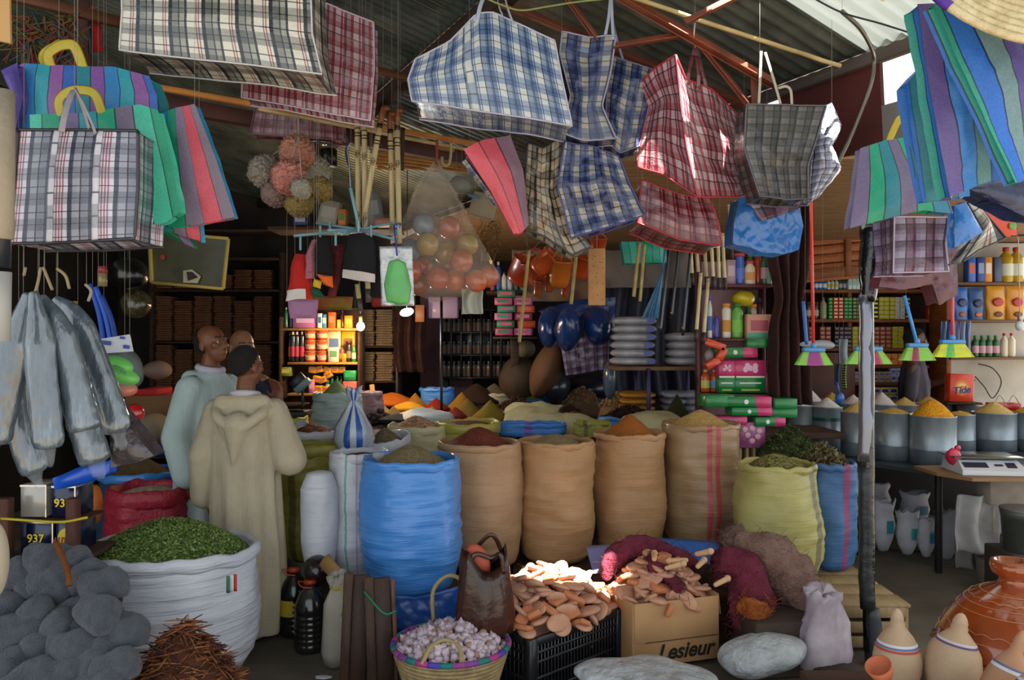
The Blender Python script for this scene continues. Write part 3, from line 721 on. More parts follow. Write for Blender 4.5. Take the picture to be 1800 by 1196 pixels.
traysack('olive green folded bag mouth beside the orange cone', 1040, 742, 60, 16, 5.9, olive, ryf=.6)
mb = MB(mat('#8f3a1e', .6)); mb.box(P(702, 748, 5.9), (.02, .02, .01))
t = Thing('wooden_scoop', 'pale wooden scoop handle standing in the orange turmeric', 'scoop'); q = MB(mat('#d9a264', .6)); q.box(P(655, 690, 7.9), (.05, .02, .16), Euler((0, -.1, 0)), .008)
t.part('handle', q); q = MB(mat('#c08a4e', .6)); q.ell(P(657, 706, 7.9), (.05, .06, .03)); t.part('bowl', q); t.done()
# knotted clear bag with blue stripes
t = Thing('knotted_bag', 'knotted clear plastic bag with broad blue stripes among the white sacks', 'bag')
kb = stripe(['#b9c2cf', '#c9d0da', '#2f62b8', '#c9d0da', '#2f62b8', '#b9c2cf'], .30, rough=.25, coat=.4, thin=0); q = MB(kb)
c = P(622, 805, 5.1)
q.lathe(c, [(.02, 0), (.10, .02), (.13, .12), (.12, .2), (.08, .27), (.045, .32), (.02, .345), (.018, .36), (.04, .39), (.05, .42), (.001, .40)], 36, fn=lambda th, i, p: V((p.x, p.y, p.z)) * (1 + .12 * noise.noise(V((math.cos(th) * 2, math.sin(th) * 2, p.z * 6)))))
t.part('body', q); t.done()

# ---------- checked and striped carrier bags hanging from the roof ----------
Wt, G1, G2, DK, RD = '#dedce2', '#a2a5ae', '#858a96', '#34343f', '#a86674'
pl_grey = plaid([(5, Wt), (1, RD), (1, Wt), (1, RD), (1, Wt), (1, RD), (3, Wt), (3, '#41465a'), (5, G1), (1, DK), (5, G2), (3, '#41465a')], [(6, Wt), (.8, DK), (5, Wt), (5, G1), (.8, '#5a4452'), (5, G1)], .30, .17)
pl_grey2 = plaid([(7, '#e4e2d8'), (1, RD), (1, '#e4e2d8'), (1, RD), (2, '#e4e2d8'), (3, DK), (5, '#8c8f8e'), (1, DK), (4, '#a5a79f'), (2, DK)], [(6, '#e8e6dd'), (.9, DK), (4, '#e8e6dd'), (5, '#a0a29c'), (.8, DK), (4, '#93958f')], .26, .20)
pl_blue = plaid([(6, '#d5dade'), (.9, DK), (5, '#8fa2bf'), (2, '#6078a2'), (.9, DK), (4, '#7089b0'), (1, '#d5dade'), (1, '#4a5a9a'), (1, '#d5dade')], [(6, '#e2e2d8'), (.8, '#59505a'), (6, '#e2e2d8'), (6, '#98a8c0'), (.8, DK), (5, '#8a9cb8')], .17, .20)
pl_blue2 = plaid([(4, '#b9b8b4'), (1, DK), (4, '#5a6a9a'), (2, '#34457f'), (1, DK), (3, '#5e6e9c'), (2, '#b9b8b4')], [(5, '#c9c4ba'), (1, '#4b4450'), (4, '#c9c4ba'), (5, '#6f7fa6'), (1, DK), (4, '#5a6a96')], .15, .18)
pl_brown = plaid([(4, '#c9bfa8'), (.8, DK), (3, '#a39a86'), (2, '#3b3a3e'), (3, '#c9bfa8'), (.8, '#7a4a4a')], [(5, '#cfc6b2'), (1, DK), (4, '#9c9484'), (1, DK)], .15, .15)
pl_red = plaid([(5, '#cfc0c2'), (2, '#a8505c'), (1, '#cfc0c2'), (2, '#a8505c'), (.8, DK), (4, '#b9a0a4'), (3, '#a84854')], [(5, '#d8d0d2'), (.8, DK), (5, '#c0a8ac'), (4, '#b0747c'), (.8, '#6b4048')], .17, .19)
pl_dred = plaid([(4, '#b99a9c'), (2, '#8f2a3a'), (1, '#b99a9c'), (2, '#8f2a3a'), (.8, DK), (4, '#a3747a')], [(5, '#c9b4b6'), (.8, DK), (5, '#a06b72'), (4, '#8f3444')], .14, .15)
pl_dark = plaid([(4, '#8f8a86'), (1, '#24222a'), (4, '#6a6663'), (2, '#24222a'), (3, '#a09a94')], [(4, '#8f8a86'), (1.2, '#24222a'), (4, '#625e5c'), (1, '#24222a')], .12, .12)
pl_purp = plaid([(4, '#b9b0c0'), (1, '#3a2c3a'), (4, '#8f6a80'), (2, '#6a3048'), (3, '#a59ab0')], [(5, '#c4bdd0'), (1, '#3a2c3a'), (4, '#86607a'), (3, '#9a90a8')], .17, .15)
def pts(l, Y): return [P(p[0], p[1], Y, p[2] if len(p) > 2 else 0) for p in l]
def seamline(fn, us, vs, n=24, off=0): return [fn(us[0] + (us[1] - us[0]) * k / n, vs[0] + (vs[1] - vs[0]) * k / n) + V((0, off, 0)) for k in range(n + 1)]
def hangbag(label, Y, T, R, B, L, m, th=.2, pipe='#8d8894', wr=.012, wsc=4., seed=0., nu=34, nv=30, handles=(), hm=None, straps=(), name='checked_bag', cat='bag', group=None, hw=.012, uvs=2.0, shrink=.0, rot90=False, mg=None, backdrop=0, pr=.004):
 """a bag as front panel, gussets and back panel with piping, straps and handles; outline lists are top, right, bottom, left"""
 if name == 'striped_bag': uvs = 1.0
 c = coons(pts(T, Y), pts(R, Y), pts(B, Y), pts(L, Y))
 W_ = (c(1, .5) - c(0, .5)).length; H_ = (c(.5, 1) - c(.5, 0)).length
 def fr(u, v):
  p = c(u, v); e = min(1, 6 * u, 6 * (1 - u)) * .85 + .15; e2 = min(1, 5 * v + .2, 5 * (1 - v) + .35)
  return p + V((0, -wrk(p, wr, wsc, seed) * e * e2 - .025 * math.sin(PI * u) * math.sin(PI * v), wrk(p + V((9, 0, 0)), wr * .3, wsc, seed)))
 ctr = c(.5, .5)
 def bk(u, v):
  p = fr(u, v); q = p + V((0, th * (1 if v > .02 else 1), 0)); return V((ctr.x + (q.x - ctr.x) * (1 - shrink), q.y + .03 * wrk(p, 1, 3, seed + 5), q.z + backdrop))
 uvf = (lambda u, v: (v * H_ * uvs + seed, u * W_ * uvs)) if rot90 else (lambda u, v: (u * W_ * uvs + seed, v * H_ * uvs))
 mb = MB(m); mb.grid(fr, nu, nv, uvf=uvf); mb.grid(bk, nu, nv, uvf=uvf)
 mb.m = mg or m; ng = 4
 for (f0, ln, uf) in ((lambda t: (0, t), H_, lambda s, t: (s * th * uvs, t * H_ * uvs)), (lambda t: (1, t), H_, lambda s, t: (s * th * uvs, t * H_ * uvs)),
       (lambda t: (t, 1), W_, lambda s, t: (t * W_ * uvs + seed, s * th * uvs + .05)), (lambda t: (t, 0), W_, lambda s, t: (t * W_ * uvs, s * th * uvs))):
  def g(s_, t_, f0=f0):
   a = fr(*f0(t_)); b = bk(*f0(t_)); p = a.lerp(b, s_); k = math.sin(PI * s_)
   u, v = f0(t_)
   if v == 1: p.z += .02 * k * math.sin(PI * u) + wrk(p, wr * .5, 8, seed) * k
   if u in (0, 1): p.x += (.02 if u == 0 else -.02) * k
   return p
  mb.grid(g, ng, nu if f0(0.5)[0] == .5 else nv, uvf=uf)
 t = Thing(name, label, cat, group); t.part('body', mb)
 if pipe:
  q = MB(mat(pipe, .4, coat=.2)); 
  loop = seamline(fr, (0, 0), (0, 1)) + seamline(fr, (0, 1), (1, 1))[1:] + seamline(fr, (1, 1), (1, 0))[1:]
  q.tube([p + V((0, -.002, 0)) for p in loop], pr, 5)
  q.tube([p + V((0, -.002, 0)) for p in seamline(fr, (0, 1), (0, 0))], pr, 5)
  q.tube([p + V((0, .002, -.002)) for p in seamline(bk, (0, 1), (1, 1))], pr, 5)
  t.part('piping', q)
 for u in straps:
  q = MB(m); q.grid(lambda a, b: fr(u + (a - .5) * .05, b * .995) + V((0, -.004, 0)), 3, nv, uvf=lambda a, b: (a * .04, b * H_ * 1.0)); t.part('strap', q, mods=[SOLID(.002)])
 for h in handles:
  cv = curve(pts(h, Y), 6); q = MB(hm or m)
  b = len(q.v); n = len(cv)
  q.tube(cv, hw, 8, flat=.1); t.part('handle', q)
 return t.done()
def cord(name, label, px, Y, r=.003, c='#b9b4a8', cat='cord'):
 q = MB(mat(c, .6)); q.tube(curve(pts(px, Y), 5), r, 6); return one(name, q, label, cat)
hangbag('huge grey and white checked bag at the top beside the red checked bag', 3.1, [(213, -60), (380, -60), (545, -60)], [(545, -60), (549, 60), (566, 131)], [(210, 88), (300, 100), (450, 116), (566, 131)], [(213, -60), (215, 20), (210, 88)], pl_grey2, .24, '#c9c6c4', .008, nu=44)
hangbag('pale red checked bag half hidden behind the huge grey checked one', 3.62, [(430, -30), (548, -4), (600, 18), (657, 40)], [(657, 40), (658, 118), (651, 213)], [(425, 172), (540, 192), (651, 213)], [(430, -30), (428, 70), (425, 172)], pl_red, .10, '#c9b4c4', .014, seed=2.2)
hangbag('faded red checked bag hanging low in shadow behind the pine batten', 4.75, [(455, 150), (600, 178)], [(600, 178), (605, 248)], [(440, 236), (600, 250)], [(455, 150), (440, 236)], pl_dred, .1, '#7a5058', .012, seed=4)
hangbag('big pale blue checked bag with a slumped shoulder, under the truss', 3.4, [(730, 105), (790, 74), (838, 24), (865, 22), (975, 72)], [(975, 72), (988, 140), (1006, 222)], [(724, 178), (850, 196), (1006, 222)], [(730, 105), (717, 140), (724, 178)], pl_blue, .27, '#b9b4c8', .012, seed=1.1, nu=44,
  handles=[[(838, 40, -.01), (845, 8, 0), (858, -20, .05)], [(873, -20, .05), (876, 8, 0), (884, 30, -.01)], [(884, -20, .05), (892, 14, 0), (902, 42, -.01)]], hm=mat('#a9b0c0', .4, coat=.3), straps=(.40,), hw=.009)
hangbag('narrow blue checked bag with a folded top hem, under the steel cords', 3.55, [(988, 57), (1035, 66), (1083, 61)], [(1083, 61), (1074, 125), (1058, 188), (1083, 242)], [(988, 236), (1025, 248), (1083, 242)], [(988, 57), (984, 95), (1003, 170), (988, 236)], pl_blue2, .12, '#9a94ac', .022, 6, seed=3.3,
  handles=[[(1064, 62), (1070, 30), (1074, -10)], [(1078, 70), (1076, 30), (1075, -10)]], hm=mat('#9aa0b4', .4, coat=.3), hw=.007)
q = hangbag('crumpled dark blue checked bag squeezed between the narrow blue and the tall red one', 3.72, [(1078, 98), (1110, 112), (1152, 124)], [(1152, 124), (1140, 190), (1124, 258)], [(1062, 250), (1090, 268), (1124, 258)], [(1078, 98), (1066, 170), (1062, 250)], pl_blue2, .15, '#6f7290', .03, 7, seed=5.1,
  handles=[[(1072, 10), (1082, 60), (1096, 108)]], hm=mat('#7a86a8', .4, coat=.3), hw=.006)
# tall red checked bag seen on its corner
t = Thing('checked_bag', 'tall red checked bag seen on its corner, its side glaring white in the sun', 'bag')
Y = 3.5
def panel(T, R, B, L, m, seed=0, wr=.02, n=26, sc_=5):
 c = coons(pts(T, Y), pts(R, Y), pts(B, Y), pts(L, Y)); W_ = (c(1, .5) - c(0, .5)).length; H_ = (c(.5, 1) - c(.5, 0)).length; q = MB(m)
 def fr(u, v):
  p = c(u, v); e = min(1, 5 * u, 5 * (1 - u), 5 * v, 5 * (1 - v)); return p + V((wrk(p, wr, sc_, seed) * e * .5, -wrk(p, wr, sc_, seed) * e, 0))
 q.grid(fr, n, n, uvf=lambda u, v: (u * W_ * 1.9, v * H_ * 1.9)); return q, fr
pa, fa = panel([(1120, 152, .22), (1150, 120, .12), (1188, 97, 0)], [(1188, 97, 0), (1197, 190, 0), (1207, 262, 0), (1226, 346, .0)], [(1120, 294, .22), (1165, 306, .12), (1226, 346, 0)], [(1120, 152, .22), (1142, 190, .22), (1128, 240, .22), (1120, 294, .22)], pl_red, 1)
pb, fb = panel([(1188, 97, 0), (1206, 140, .03), (1250, 156, .1), (1310, 215, .25)], [(1310, 215, .25), (1322, 262, .25), (1337, 328, .25)], [(1226, 346, 0), (1300, 347, .12), (1337, 328, .25)], [(1188, 97, 0), (1197, 190, 0), (1207, 262, 0), (1226, 346, .0)], pl_red, 1, .03)
pc, fc = panel([(1120, 152, .22), (1200, 160, .4), (1310, 215, .25)], [(1310, 215, .25), (1337, 328, .25)], [(1120, 294, .22), (1230, 310, .42), (1337, 328, .25)], [(1120, 152, .22), (1120, 294, .22)], pl_red, 1)
q = MB(pl_red); q.v, q.f, q.uv, q.mi, q.sm, q.mats = [], [], [], [], [], [pl_red]
for s_ in (pa, pb, pc):
 b = len(q.v); q.v += s_.v; q.f += [tuple(i + b for i in f) for f in s_.f]; q.uv += s_.uv; q.mi += s_.mi; q.sm += s_.sm
q.grid(lambda u, v: (fa(u * 2, 1) if u < .5 else fb(u * 2 - 1, 1)).lerp(fc(u, 1), v), 24, 6, uvf=lambda u, v: (u * .5, v * .2))
t.part('body', q); q = MB(mat('#a8303c', .4, coat=.2))
for f_ in (lambda k: fa(1, k), lambda k: fa(k, 0), lambda k: fb(k, 0), lambda k: fb(1, k), lambda k: fb(k, 1), lambda k: fa(k, 1), lambda k: fa(0, k)): q.tube([f_(k / 20) + V((0, -.003, 0)) for k in range(21)], .004, 5)
t.part('piping', q)
for h in ([(1222, 82, .1), (1212, 120, .06), (1208, 150, .03)], [(1222, 82, .1), (1228, 130, .06), (1226, 160, .05)], [(1223, 82, .1), (1238, 140, .1), (1248, 190, .1)]):
 q = MB(pl_dred); q.tube(curve(pts(h, Y), 5), .009, 8, flat=.2); t.part('handle', q)
t.done()
cord('twine', 'thin white cord holding the tall red checked bag to the pole', [(1222, 40), (1220, 62), (1222, 86, .1)], 3.5, .003)
# dark checked bag on the right with a shiny folded side
hangbag('dark grey checked bag with sagging bottom in front of the maroon board', 3.4, [(1312, 183), (1360, 184), (1452, 186)], [(1452, 186), (1438, 232), (1420, 290), (1420, 352)], [(1335, 345), (1380, 352), (1420, 352)], [(1312, 183), (1308, 260), (1335, 345)], pl_dark, .16, '#5a5660', .02, 5, seed=6.2,
  handles=[[(1345, 92), (1360, 140), (1374, 190)], [(1338, 90), (1336, 140), (1334, 184)], [(1368, 155), (1382, 152), (1390, 160), (1392, 184)]], hm=mat('#a59a88', .5), hw=.006)
hangbag('shiny grey white checked bag folded against the dark checked one', 3.52, [(1440, 190), (1462, 181)], [(1462, 181), (1480, 224), (1462, 262), (1480, 300), (1440, 345)], [(1422, 352), (1440, 345)], [(1440, 190), (1428, 260), (1422, 352)], plaid([(4, '#e6e6ee'), (1, '#5a5a7a'), (4, '#b0b4c8')], [(4, '#e6e6ee'), (1, '#5a5a7a'), (4, '#b0b4c8')], .06, .06, .2, .6), .12, None, .05, 8, seed=7.7, nu=14)
# second row, crumpled
hangbag('crumpled brown grey checked bag, leftmost of the low crumpled pair', 3.72, [(928, 252), (955, 262), (988, 240)], [(988, 240), (985, 330), (1012, 400), (1040, 432)], [(905, 395), (960, 420), (1005, 448), (1040, 432)], [(928, 252), (922, 330), (905, 395)], pl_brown, .16, '#3b3a40', .045, 7, seed=8.1)
hangbag('crumpled blue checked bag with a torn open flap under the narrow blue one', 3.62, [(992, 250), (1040, 258), (1088, 276)], [(1088, 276), (1108, 328), (1134, 376)], [(1003, 419), (1062, 402), (1134, 376)], [(992, 250), (980, 330), (1003, 419)], pl_blue2, .15, '#3f3c78', .045, 7, seed=9.3)
hangbag('dark red checked bag hanging low under the tall red one, its bottom turned to view', 3.75, [(1128, 318), (1190, 340), (1248, 350)], [(1248, 350), (1262, 392), (1270, 432)], [(1120, 392), (1190, 420), (1270, 432)], [(1128, 318), (1124, 350), (1120, 392)], pl_dred, .34, '#a8283a', .02, 5, seed=10.2)
blueplas = mat('#2f77c8', .25, 0, 9, .7, c2='#2b6fbd', cs=3, coat=.5, bdist=.03, name='blue_plastic_film')
hangbag('shiny bright blue plastic bag with a checked flap over its corner, above the shampoo shelf', 3.9, [(1300, 350), (1350, 340), (1402, 348)], [(1402, 348), (1412, 400), (1404, 440)], [(1288, 425), (1340, 446), (1378, 448), (1404, 440)], [(1300, 350), (1290, 390), (1288, 425)], blueplas, .15, None, .04, 6, seed=11, name='plastic_bag')
t = Thing('checked_flap', 'small grey violet checked flap over the shiny blue plastic bag', 'bag'); q = MB(pl_purp)
cc = coons(pts([(1308, 344), (1420, 350)], 3.86), pts([(1420, 350), (1402, 368)], 3.86), pts([(1338, 390), (1402, 368)], 3.86), pts([(1308, 344), (1338, 390)], 3.86)); q.grid(cc, 12, 8, uvf=lambda u, v: (u * .3, v * .12)); t.part('flap', q, mods=[SOLID(.004)]); t.done()
pinks = stripe(['#d8505c', '#c24a58', '#7a5a6a', '#6f4a78', '#d8505c', '#c2465e'], .34, coat=.25)
hangbag('coral red and purple striped bag slanting down beside the clear bag of balls', 3.6, [(815, 262), (850, 245), (897, 238)], [(897, 238), (920, 300), (930, 395)], [(903, 412), (915, 410), (930, 395)], [(815, 262), (862, 335), (903, 412)], pinks, .06, None, .012, seed=0, name='striped_bag')
hangbag('thin blue grey edge of a bag behind the coral striped one', 3.7, [(812, 285), (825, 275)], [(825, 275), (880, 360)], [(868, 358), (880, 360)], [(812, 285), (868, 358)], pl_blue2, .03, None, .01, name='folded_bag', nu=8)
# bags at the far side over the shop
tealst = stripe(['#6f6488', '#159a78', '#1d7f92', '#6f6488', '#12a07c', '#2a7fa0'], .33, coat=.2)
yel = mat('#b09c1c', .5, 0, 40, .4, coat=.2, name='yellow_webbing')
hangbag('teal green and mauve striped bag with small yellow handles, beside the bright opening', 3.15, [(1512, 262), (1560, 246), (1612, 238)], [(1612, 238), (1648, 300), (1676, 376)], [(1494, 402), (1560, 385), (1625, 370), (1676, 376)], [(1512, 262), (1504, 330), (1494, 402)], tealst, .05, None, .015, seed=.0, name='striped_bag',
  handles=[[(1563, 248), (1574, 222), (1583, 208), (1592, 220), (1602, 240)]], hm=yel, hw=.014)
hangbag('mauve checked bag squeezed into dark red film below the teal striped bag', 3.55, [(1572, 383), (1670, 383)], [(1670, 383), (1662, 430), (1667, 478)], [(1570, 480), (1667, 478)], [(1572, 383), (1571, 430), (1570, 480)], pl_purp, .2, '#b9a8c0', .012, seed=2)
hangbag('dark wine red plastic bag hanging around the mauve checked bag', 3.8, [(1568, 385), (1600, 380), (1686, 385)], [(1686, 385), (1682, 460), (1684, 520)], [(1545, 505), (1590, 512), (1640, 500), (1650, 540), (1684, 520)], [(1568, 385), (1562, 440), (1545, 505)], mat('#6f3540', .3, 0, 12, .6, c2='#4a1722', cs=5, coat=.5, bdist=.03), .1, None, .03, 6, seed=4, name='plastic_bag')
bst = stripe(['#2a6fc2', '#2f9a8c', '#6a5a9a', '#3f86d0', '#5f8f92', '#2060b8'], .30, coat=.15, rough=.55)
hangbag('large blue and green striped cloth bag hanging behind the woven tray', 2.55, [(1592, 150), (1608, 130), (1640, 100), (1700, 100)], [(1700, 100), (1700, 220), (1705, 345)], [(1622, 355), (1660, 350), (1705, 345)], [(1592, 150), (1598, 200), (1608, 280), (1622, 355)], stripe(['#2a6fc2', '#2f7f8c', '#447a6a', '#3f86d0'], .25, rough=.6, thin=.02), .05, None, .02, 5, seed=.3, name='striped_bag')
hangbag('blue mauve and teal striped bag in deep folds below the woven tray', 2.35, [(1612, 10), (1700, 10), (1850, 10)], [(1850, 10), (1850, 150), (1850, 300)], [(1670, 345), (1722, 325), (1850, 300)], [(1612, 10), (1628, 120), (1650, 250), (1670, 345)], bst, .07, None, .03, 5, seed=.1, nu=50, name='striped_bag')
hangbag('outermost blue and violet striped bag at the edge, its folds running down under the tray', 2.18, [(1640, 5), (1740, 5), (1860, 5)], [(1860, 5), (1860, 300)], [(1785, 322), (1860, 300)], [(1640, 5), (1690, 120), (1745, 240), (1785, 322)], stripe(['#2f9a8c', '#2a6fd0', '#6f9098', '#5c4f9c', '#2a8f86', '#2a60c2'], .26, rough=.55), .05, None, .02, 6, seed=.55, nu=40, name='striped_bag')
hangbag('dark navy plastic bag hanging under the blue striped bags', 2.7, [(1700, 330), (1760, 322), (1850, 315)], [(1850, 315), (1850, 385)], [(1740, 352), (1800, 378), (1850, 385)], [(1700, 330), (1740, 352)], mat('#10204a', .3, 0, 12, .7, c2='#1d2f5a', cs=20, coat=.5, bdist=.03), .1, None, .02, name='plastic_bag')
hangbag('bright blue lining of a half folded bag above the detergent packets', 3.3, [(1677, 362), (1698, 356)], [(1698, 356), (1728, 408)], [(1678, 435), (1706, 422), (1728, 408)], [(1677, 362), (1678, 435)], blueplas, .05, None, .01, name='folded_bag', nu=12)
hangbag('grey striped half folded bag with a pale flap above the cooking oil', 3.4, [(1700, 356), (1714, 352)], [(1714, 352), (1740, 385), (1768, 418)], [(1690, 462), (1720, 440), (1768, 418)], [(1700, 356), (1728, 405), (1690, 462)], pl_grey2, .08, '#23222a', .01, name='folded_bag', nu=20)
# folded striped and checked bags at the other end
purst = stripe(['#2a5fb0', '#1f7f8c', '#7f4f9c', '#2f7fb8', '#2a9aa8', '#8a5498'], .32, coat=.15)
hangbag('purple blue and teal striped bag with yellow handles, topmost of the folded pile', 3.0, [(28, 118), (40, 112), (200, 118), (262, 135)], [(262, 135), (276, 170), (280, 245)], [(22, 245), (160, 250), (280, 245)], [(28, 118), (22, 180), (22, 245)], purst, .10, None, .012, seed=.12, name='striped_bag',
  handles=[[(92, 125), (84, 98), (98, 84), (116, 78), (132, 84), (148, 126)], [(80, 112, .03), (78, 95, .04), (108, 76, .03)]], hm=yel, hw=.02)
hangbag('drooping violet side of a striped bag beside the rolled mat', 2.95, [(2, 126), (30, 112)], [(30, 112), (42, 170), (26, 232)], [(18, 225), (26, 232)], [(2, 126), (22, 170), (18, 225)], stripe(['#5a4a9a', '#7a3f86', '#2a6ab0'], .2, rough=.55), .05, None, .02, name='striped_bag', nu=14)
mintst = stripe(['#3fb89a', '#12946f', '#74648c', '#1f93a0', '#12a074', '#75687f'], .42, coat=.15)
hangbag('mint and teal striped bag with yellow handles, just behind the black trimmed checked bag', 2.86, [(52, 202), (150, 198), (245, 184), (278, 194)], [(278, 194), (302, 290), (318, 372)], [(60, 405), (245, 397), (290, 393), (318, 372)], [(52, 202), (56, 300), (60, 405)], mintst, .04, None, .01, seed=.02, name='striped_bag',
  handles=[[(108, 205), (103, 178), (118, 162), (140, 158), (166, 166), (180, 202)]], hm=yel, hw=.017)
hangbag('magenta grey and green striped bag fanned out farthest from the wall', 3.05, [(282, 200), (310, 190), (342, 183)], [(342, 183), (378, 275), (413, 382)], [(262, 402), (352, 394), (413, 382)], [(282, 200), (275, 300), (262, 402)], stripe(['#1f7fa8', '#129a72', '#857890', '#d04f62', '#7f6f80', '#a8569a'], .30, coat=.15, thin=.02), .04, None, .008, seed=.0, name='striped_bag')
hangbag('green and coral striped bag showing its lower corner under the magenta one', 3.12, [(268, 380), (350, 375)], [(350, 375), (354, 425)], [(258, 400), (300, 408), (354, 425)], [(268, 380), (258, 400)], stripe(['#1f8fb0', '#129a72', '#857890', '#d04f62'], .2), .04, None, .006, name='striped_bag', nu=14)
hangbag('lowest folded green and mauve bag under the fanned striped bags', 3.2, [(262, 390), (320, 398)], [(320, 398), (342, 436)], [(258, 398), (300, 420), (342, 436)], [(262, 390), (258, 398)], stripe(['#0f7a5c', '#0f6a50', '#74648c'], .2), .03, None, .006, name='striped_bag', nu=14)
hangbag('large grey white and black checked bag trimmed in black, hanging above the wrapped rolls', 2.7, [(33, 229), (140, 229), (243, 231)], [(243, 231), (243, 330), (237, 420)], [(14, 429), (120, 427), (237, 420)], [(33, 229), (25, 330), (14, 429)], pl_grey, .22, '#2a262c', .006, seed=.04, nu=40, straps=(.33, .69), pr=.006,
  handles=[[(108, 232, -.01), (114, 200, 0), (124, 170, .04), (130, 158, .08)], [(133, 158, .08), (148, 190, .0), (168, 236, -.01)], [(130, 158, .08), (142, 180, .02), (156, 226, -.01)]], hm=mat('#9a9298', .5, bs=60), hw=.012)
# coiled palm tray at the top edge
t = Thing('palm_tray', 'round coiled palm tray with a purple rim patch, hung at the top corner', 'tray')
straw = mat('#d8c9a0', .7, 0, 120, .6, c2='#b9a578', cs=30, name='palm_straw'); purp = mat('#4a2390', .6, bs=80)
tc = P(1795, -105, 2.0); Rt = Euler((math.radians(66), 0, .12)).to_matrix()
q = MB(straw)
for k in range(15):
 r = .02 + k * .019; ln = []
 for j in range(65): th = 2 * PI * j / 64; ln.append(tc + Rt @ V((math.cos(th) * r, math.sin(th) * r, -.0035 * k)))
 q.m = straw; q.tube(ln, .0105, 7)
t.part('coils', q); q = MB(purp)
r = .02 + 14 * .019
ln = [tc + Rt @ V((math.cos(th) * r, math.sin(th) * r, -.0035 * 14)) for th in [math.radians(a) for a in range(188, 224, 3)]]
q.tube(ln, .0125, 8); t.part('purple_binding', q); t.done()

# ---------- goods behind the spice table ----------
def mbox(c, d, m, rot=None, bev=.004): q = MB(m); q.box(c, d, rot, bev, 1); return q
def box_kind(name, label, cat, d, body, face=None, group=None, band=None):
 """packet or carton standing on its base: body with a printed front"""
 t = Thing(name, label, cat, group); t.part('carton', mbox((0, 0, d[2] / 2), d, mat(body, .5, coat=.15), None, min(d) * .06))
 if face:
  q = MB(mat(face, .45, coat=.2)); q.box((0, -d[1] / 2 - .0006, d[2] * .55), (d[0] * .7, .001, d[2] * .42)); t.part('printed_panel', q)
 if band:
  q = MB(mat(band, .45, coat=.2)); q.box((0, -d[1] / 2 - .0004, d[2] * .16), (d[0] * .98, .001, d[2] * .2)); t.part('printed_band', q)
 return Kind(t.done((0, 0, 0)))
def bottle_kind(name, label, r, h, body, cap='#d8d8d8', lab=None, cat='bottle', group=None, neck=.35, sh=.68, glass=False, sy=1.0, shape=None):
 t = Thing(name, label, cat, group)
 pr = shape or [(.0001, 0), (r * .9, 0), (r, .01), (r, h * sh), (r * .9, h * (sh + .05)), (r * neck, h * .86), (r * neck, h * .9)]
 q = MB(mat(body, .15 if glass else .3, coat=.4)); q.lathe((0, 0, 0), pr, 16, sy=sy); t.part('body', q)
 c = MB(mat(cap, .4)); c.lathe((0, 0, h * .89), [(r * neck * 1.25, 0), (r * neck * 1.25, h * .1), (r * neck, h * .11), (.0001, h * .11)], 12, sy=sy); t.part('cap', c)
 if lab:
  l = MB(mat(lab, .5)); l.lathe((0, 0, 0), [(r * 1.012, h * .18), (r * 1.012, h * .52)], 16, sy=sy); l.f.pop(); [a.pop() for a in (l.uv, l.mi, l.sm)]; l.f.pop(); [a.pop() for a in (l.uv, l.mi, l.sm)]; t.part('label_sleeve', l, parent=0)
 return Kind(t.done((0, 0, 0)))
# brown packets stacked on shelves along the back wall
def shelfboard(label, x0, x1, y, Y, dep=.35, th=.025, m=None, name='shelf_board'):
 a = P(x0, y, Y); b = P(x1, y, Y); q = MB(m or mwood); q.box(((a.x + b.x) / 2, Y + dep / 2, a.z - th / 2), (b.x - a.x, dep, th), None, .002); return one(name, q, label, 'shelf')
t = Thing('packet_rack', 'tall dark wooden rack of brown paper packets along the back wall', 'rack')
for x in (262, 492): a = P(x, 350, 9.2); t.part('upright', mbox((a.x, 9.45, 1.35), (.05, .4, 2.7), mwood))
for y in (402, 452, 508, 600, 690, 760): a = P(262, y, 9.2); b = P(492, y, 9.2); t.part('board', mbox(((a.x + b.x) / 2, 9.44, a.z - .015), (b.x - a.x, .38, .03), mwood))
t.done()
pk = MB(mat('#8a5a35', .8, 0, 60, .4, c2='#6b4226', cs=4)); pk.box((0, 0, .013), (.20, .24, .026), None, .006, 1)
pkk = Kind(one('paper_packet', pk, 'flat brown paper packet in a tall stack on the dark back rack', 'packet', 'brown paper packets stacked on the back rack'))
for (ys, n) in ((596, 19), (686, 20), (504, 8)):
 for k in range(6):
  a = P(284 + k * 35, ys + 3, 9.3)
  for j in range(n if (k + ys) % 3 else n - 2): pkk.at((a.x + ru(-.008, .008), 9.45 + ru(-.02, .02), a.z + j * .0275), (0, 0, ru(-.06, .06)), (1, 1, 1))
t = Thing('packet_rack', 'slim steel frame holding two tall stacks of grey brown packets beside the bulb', 'rack')
for x in (622, 696): a = P(x, 600, 8.3); t.part('upright', mbox((a.x, 8.5, 1.102), (.03, .3, 2.2), mat('#4b4540', .5, .5)))
for y in (670, 608): a = P(622, y, 8.3); b = P(696, y, 8.3); t.part('board', mbox(((a.x + b.x) / 2, 8.5, a.z - .012), (b.x - a.x - .03, .32, .024), mwood))
t.done()
pk2 = MB(mat('#a58c6c', .8, 0, 60, .4, c2='#7d6648', cs=4)); pk2.box((0, 0, .012), (.175, .24, .024), None, .006, 1)
pk2k = Kind(one('paper_packet', pk2, 'grey brown folded packet stacked beside the glowing bulb', 'packet', 'grey brown packets beside the bulb'))
for ys, n in ((669, 12), (607, 15)):
 for k in range(2):
  a = P(642 + k * 34, ys + 1, 8.4)
  for j in range(n): pk2k.at((a.x + ru(-.005, .005), 8.5 + ru(-.015, .015), a.z + j * .0255), (0, ru(-.02, .02), ru(-.05, .05)))
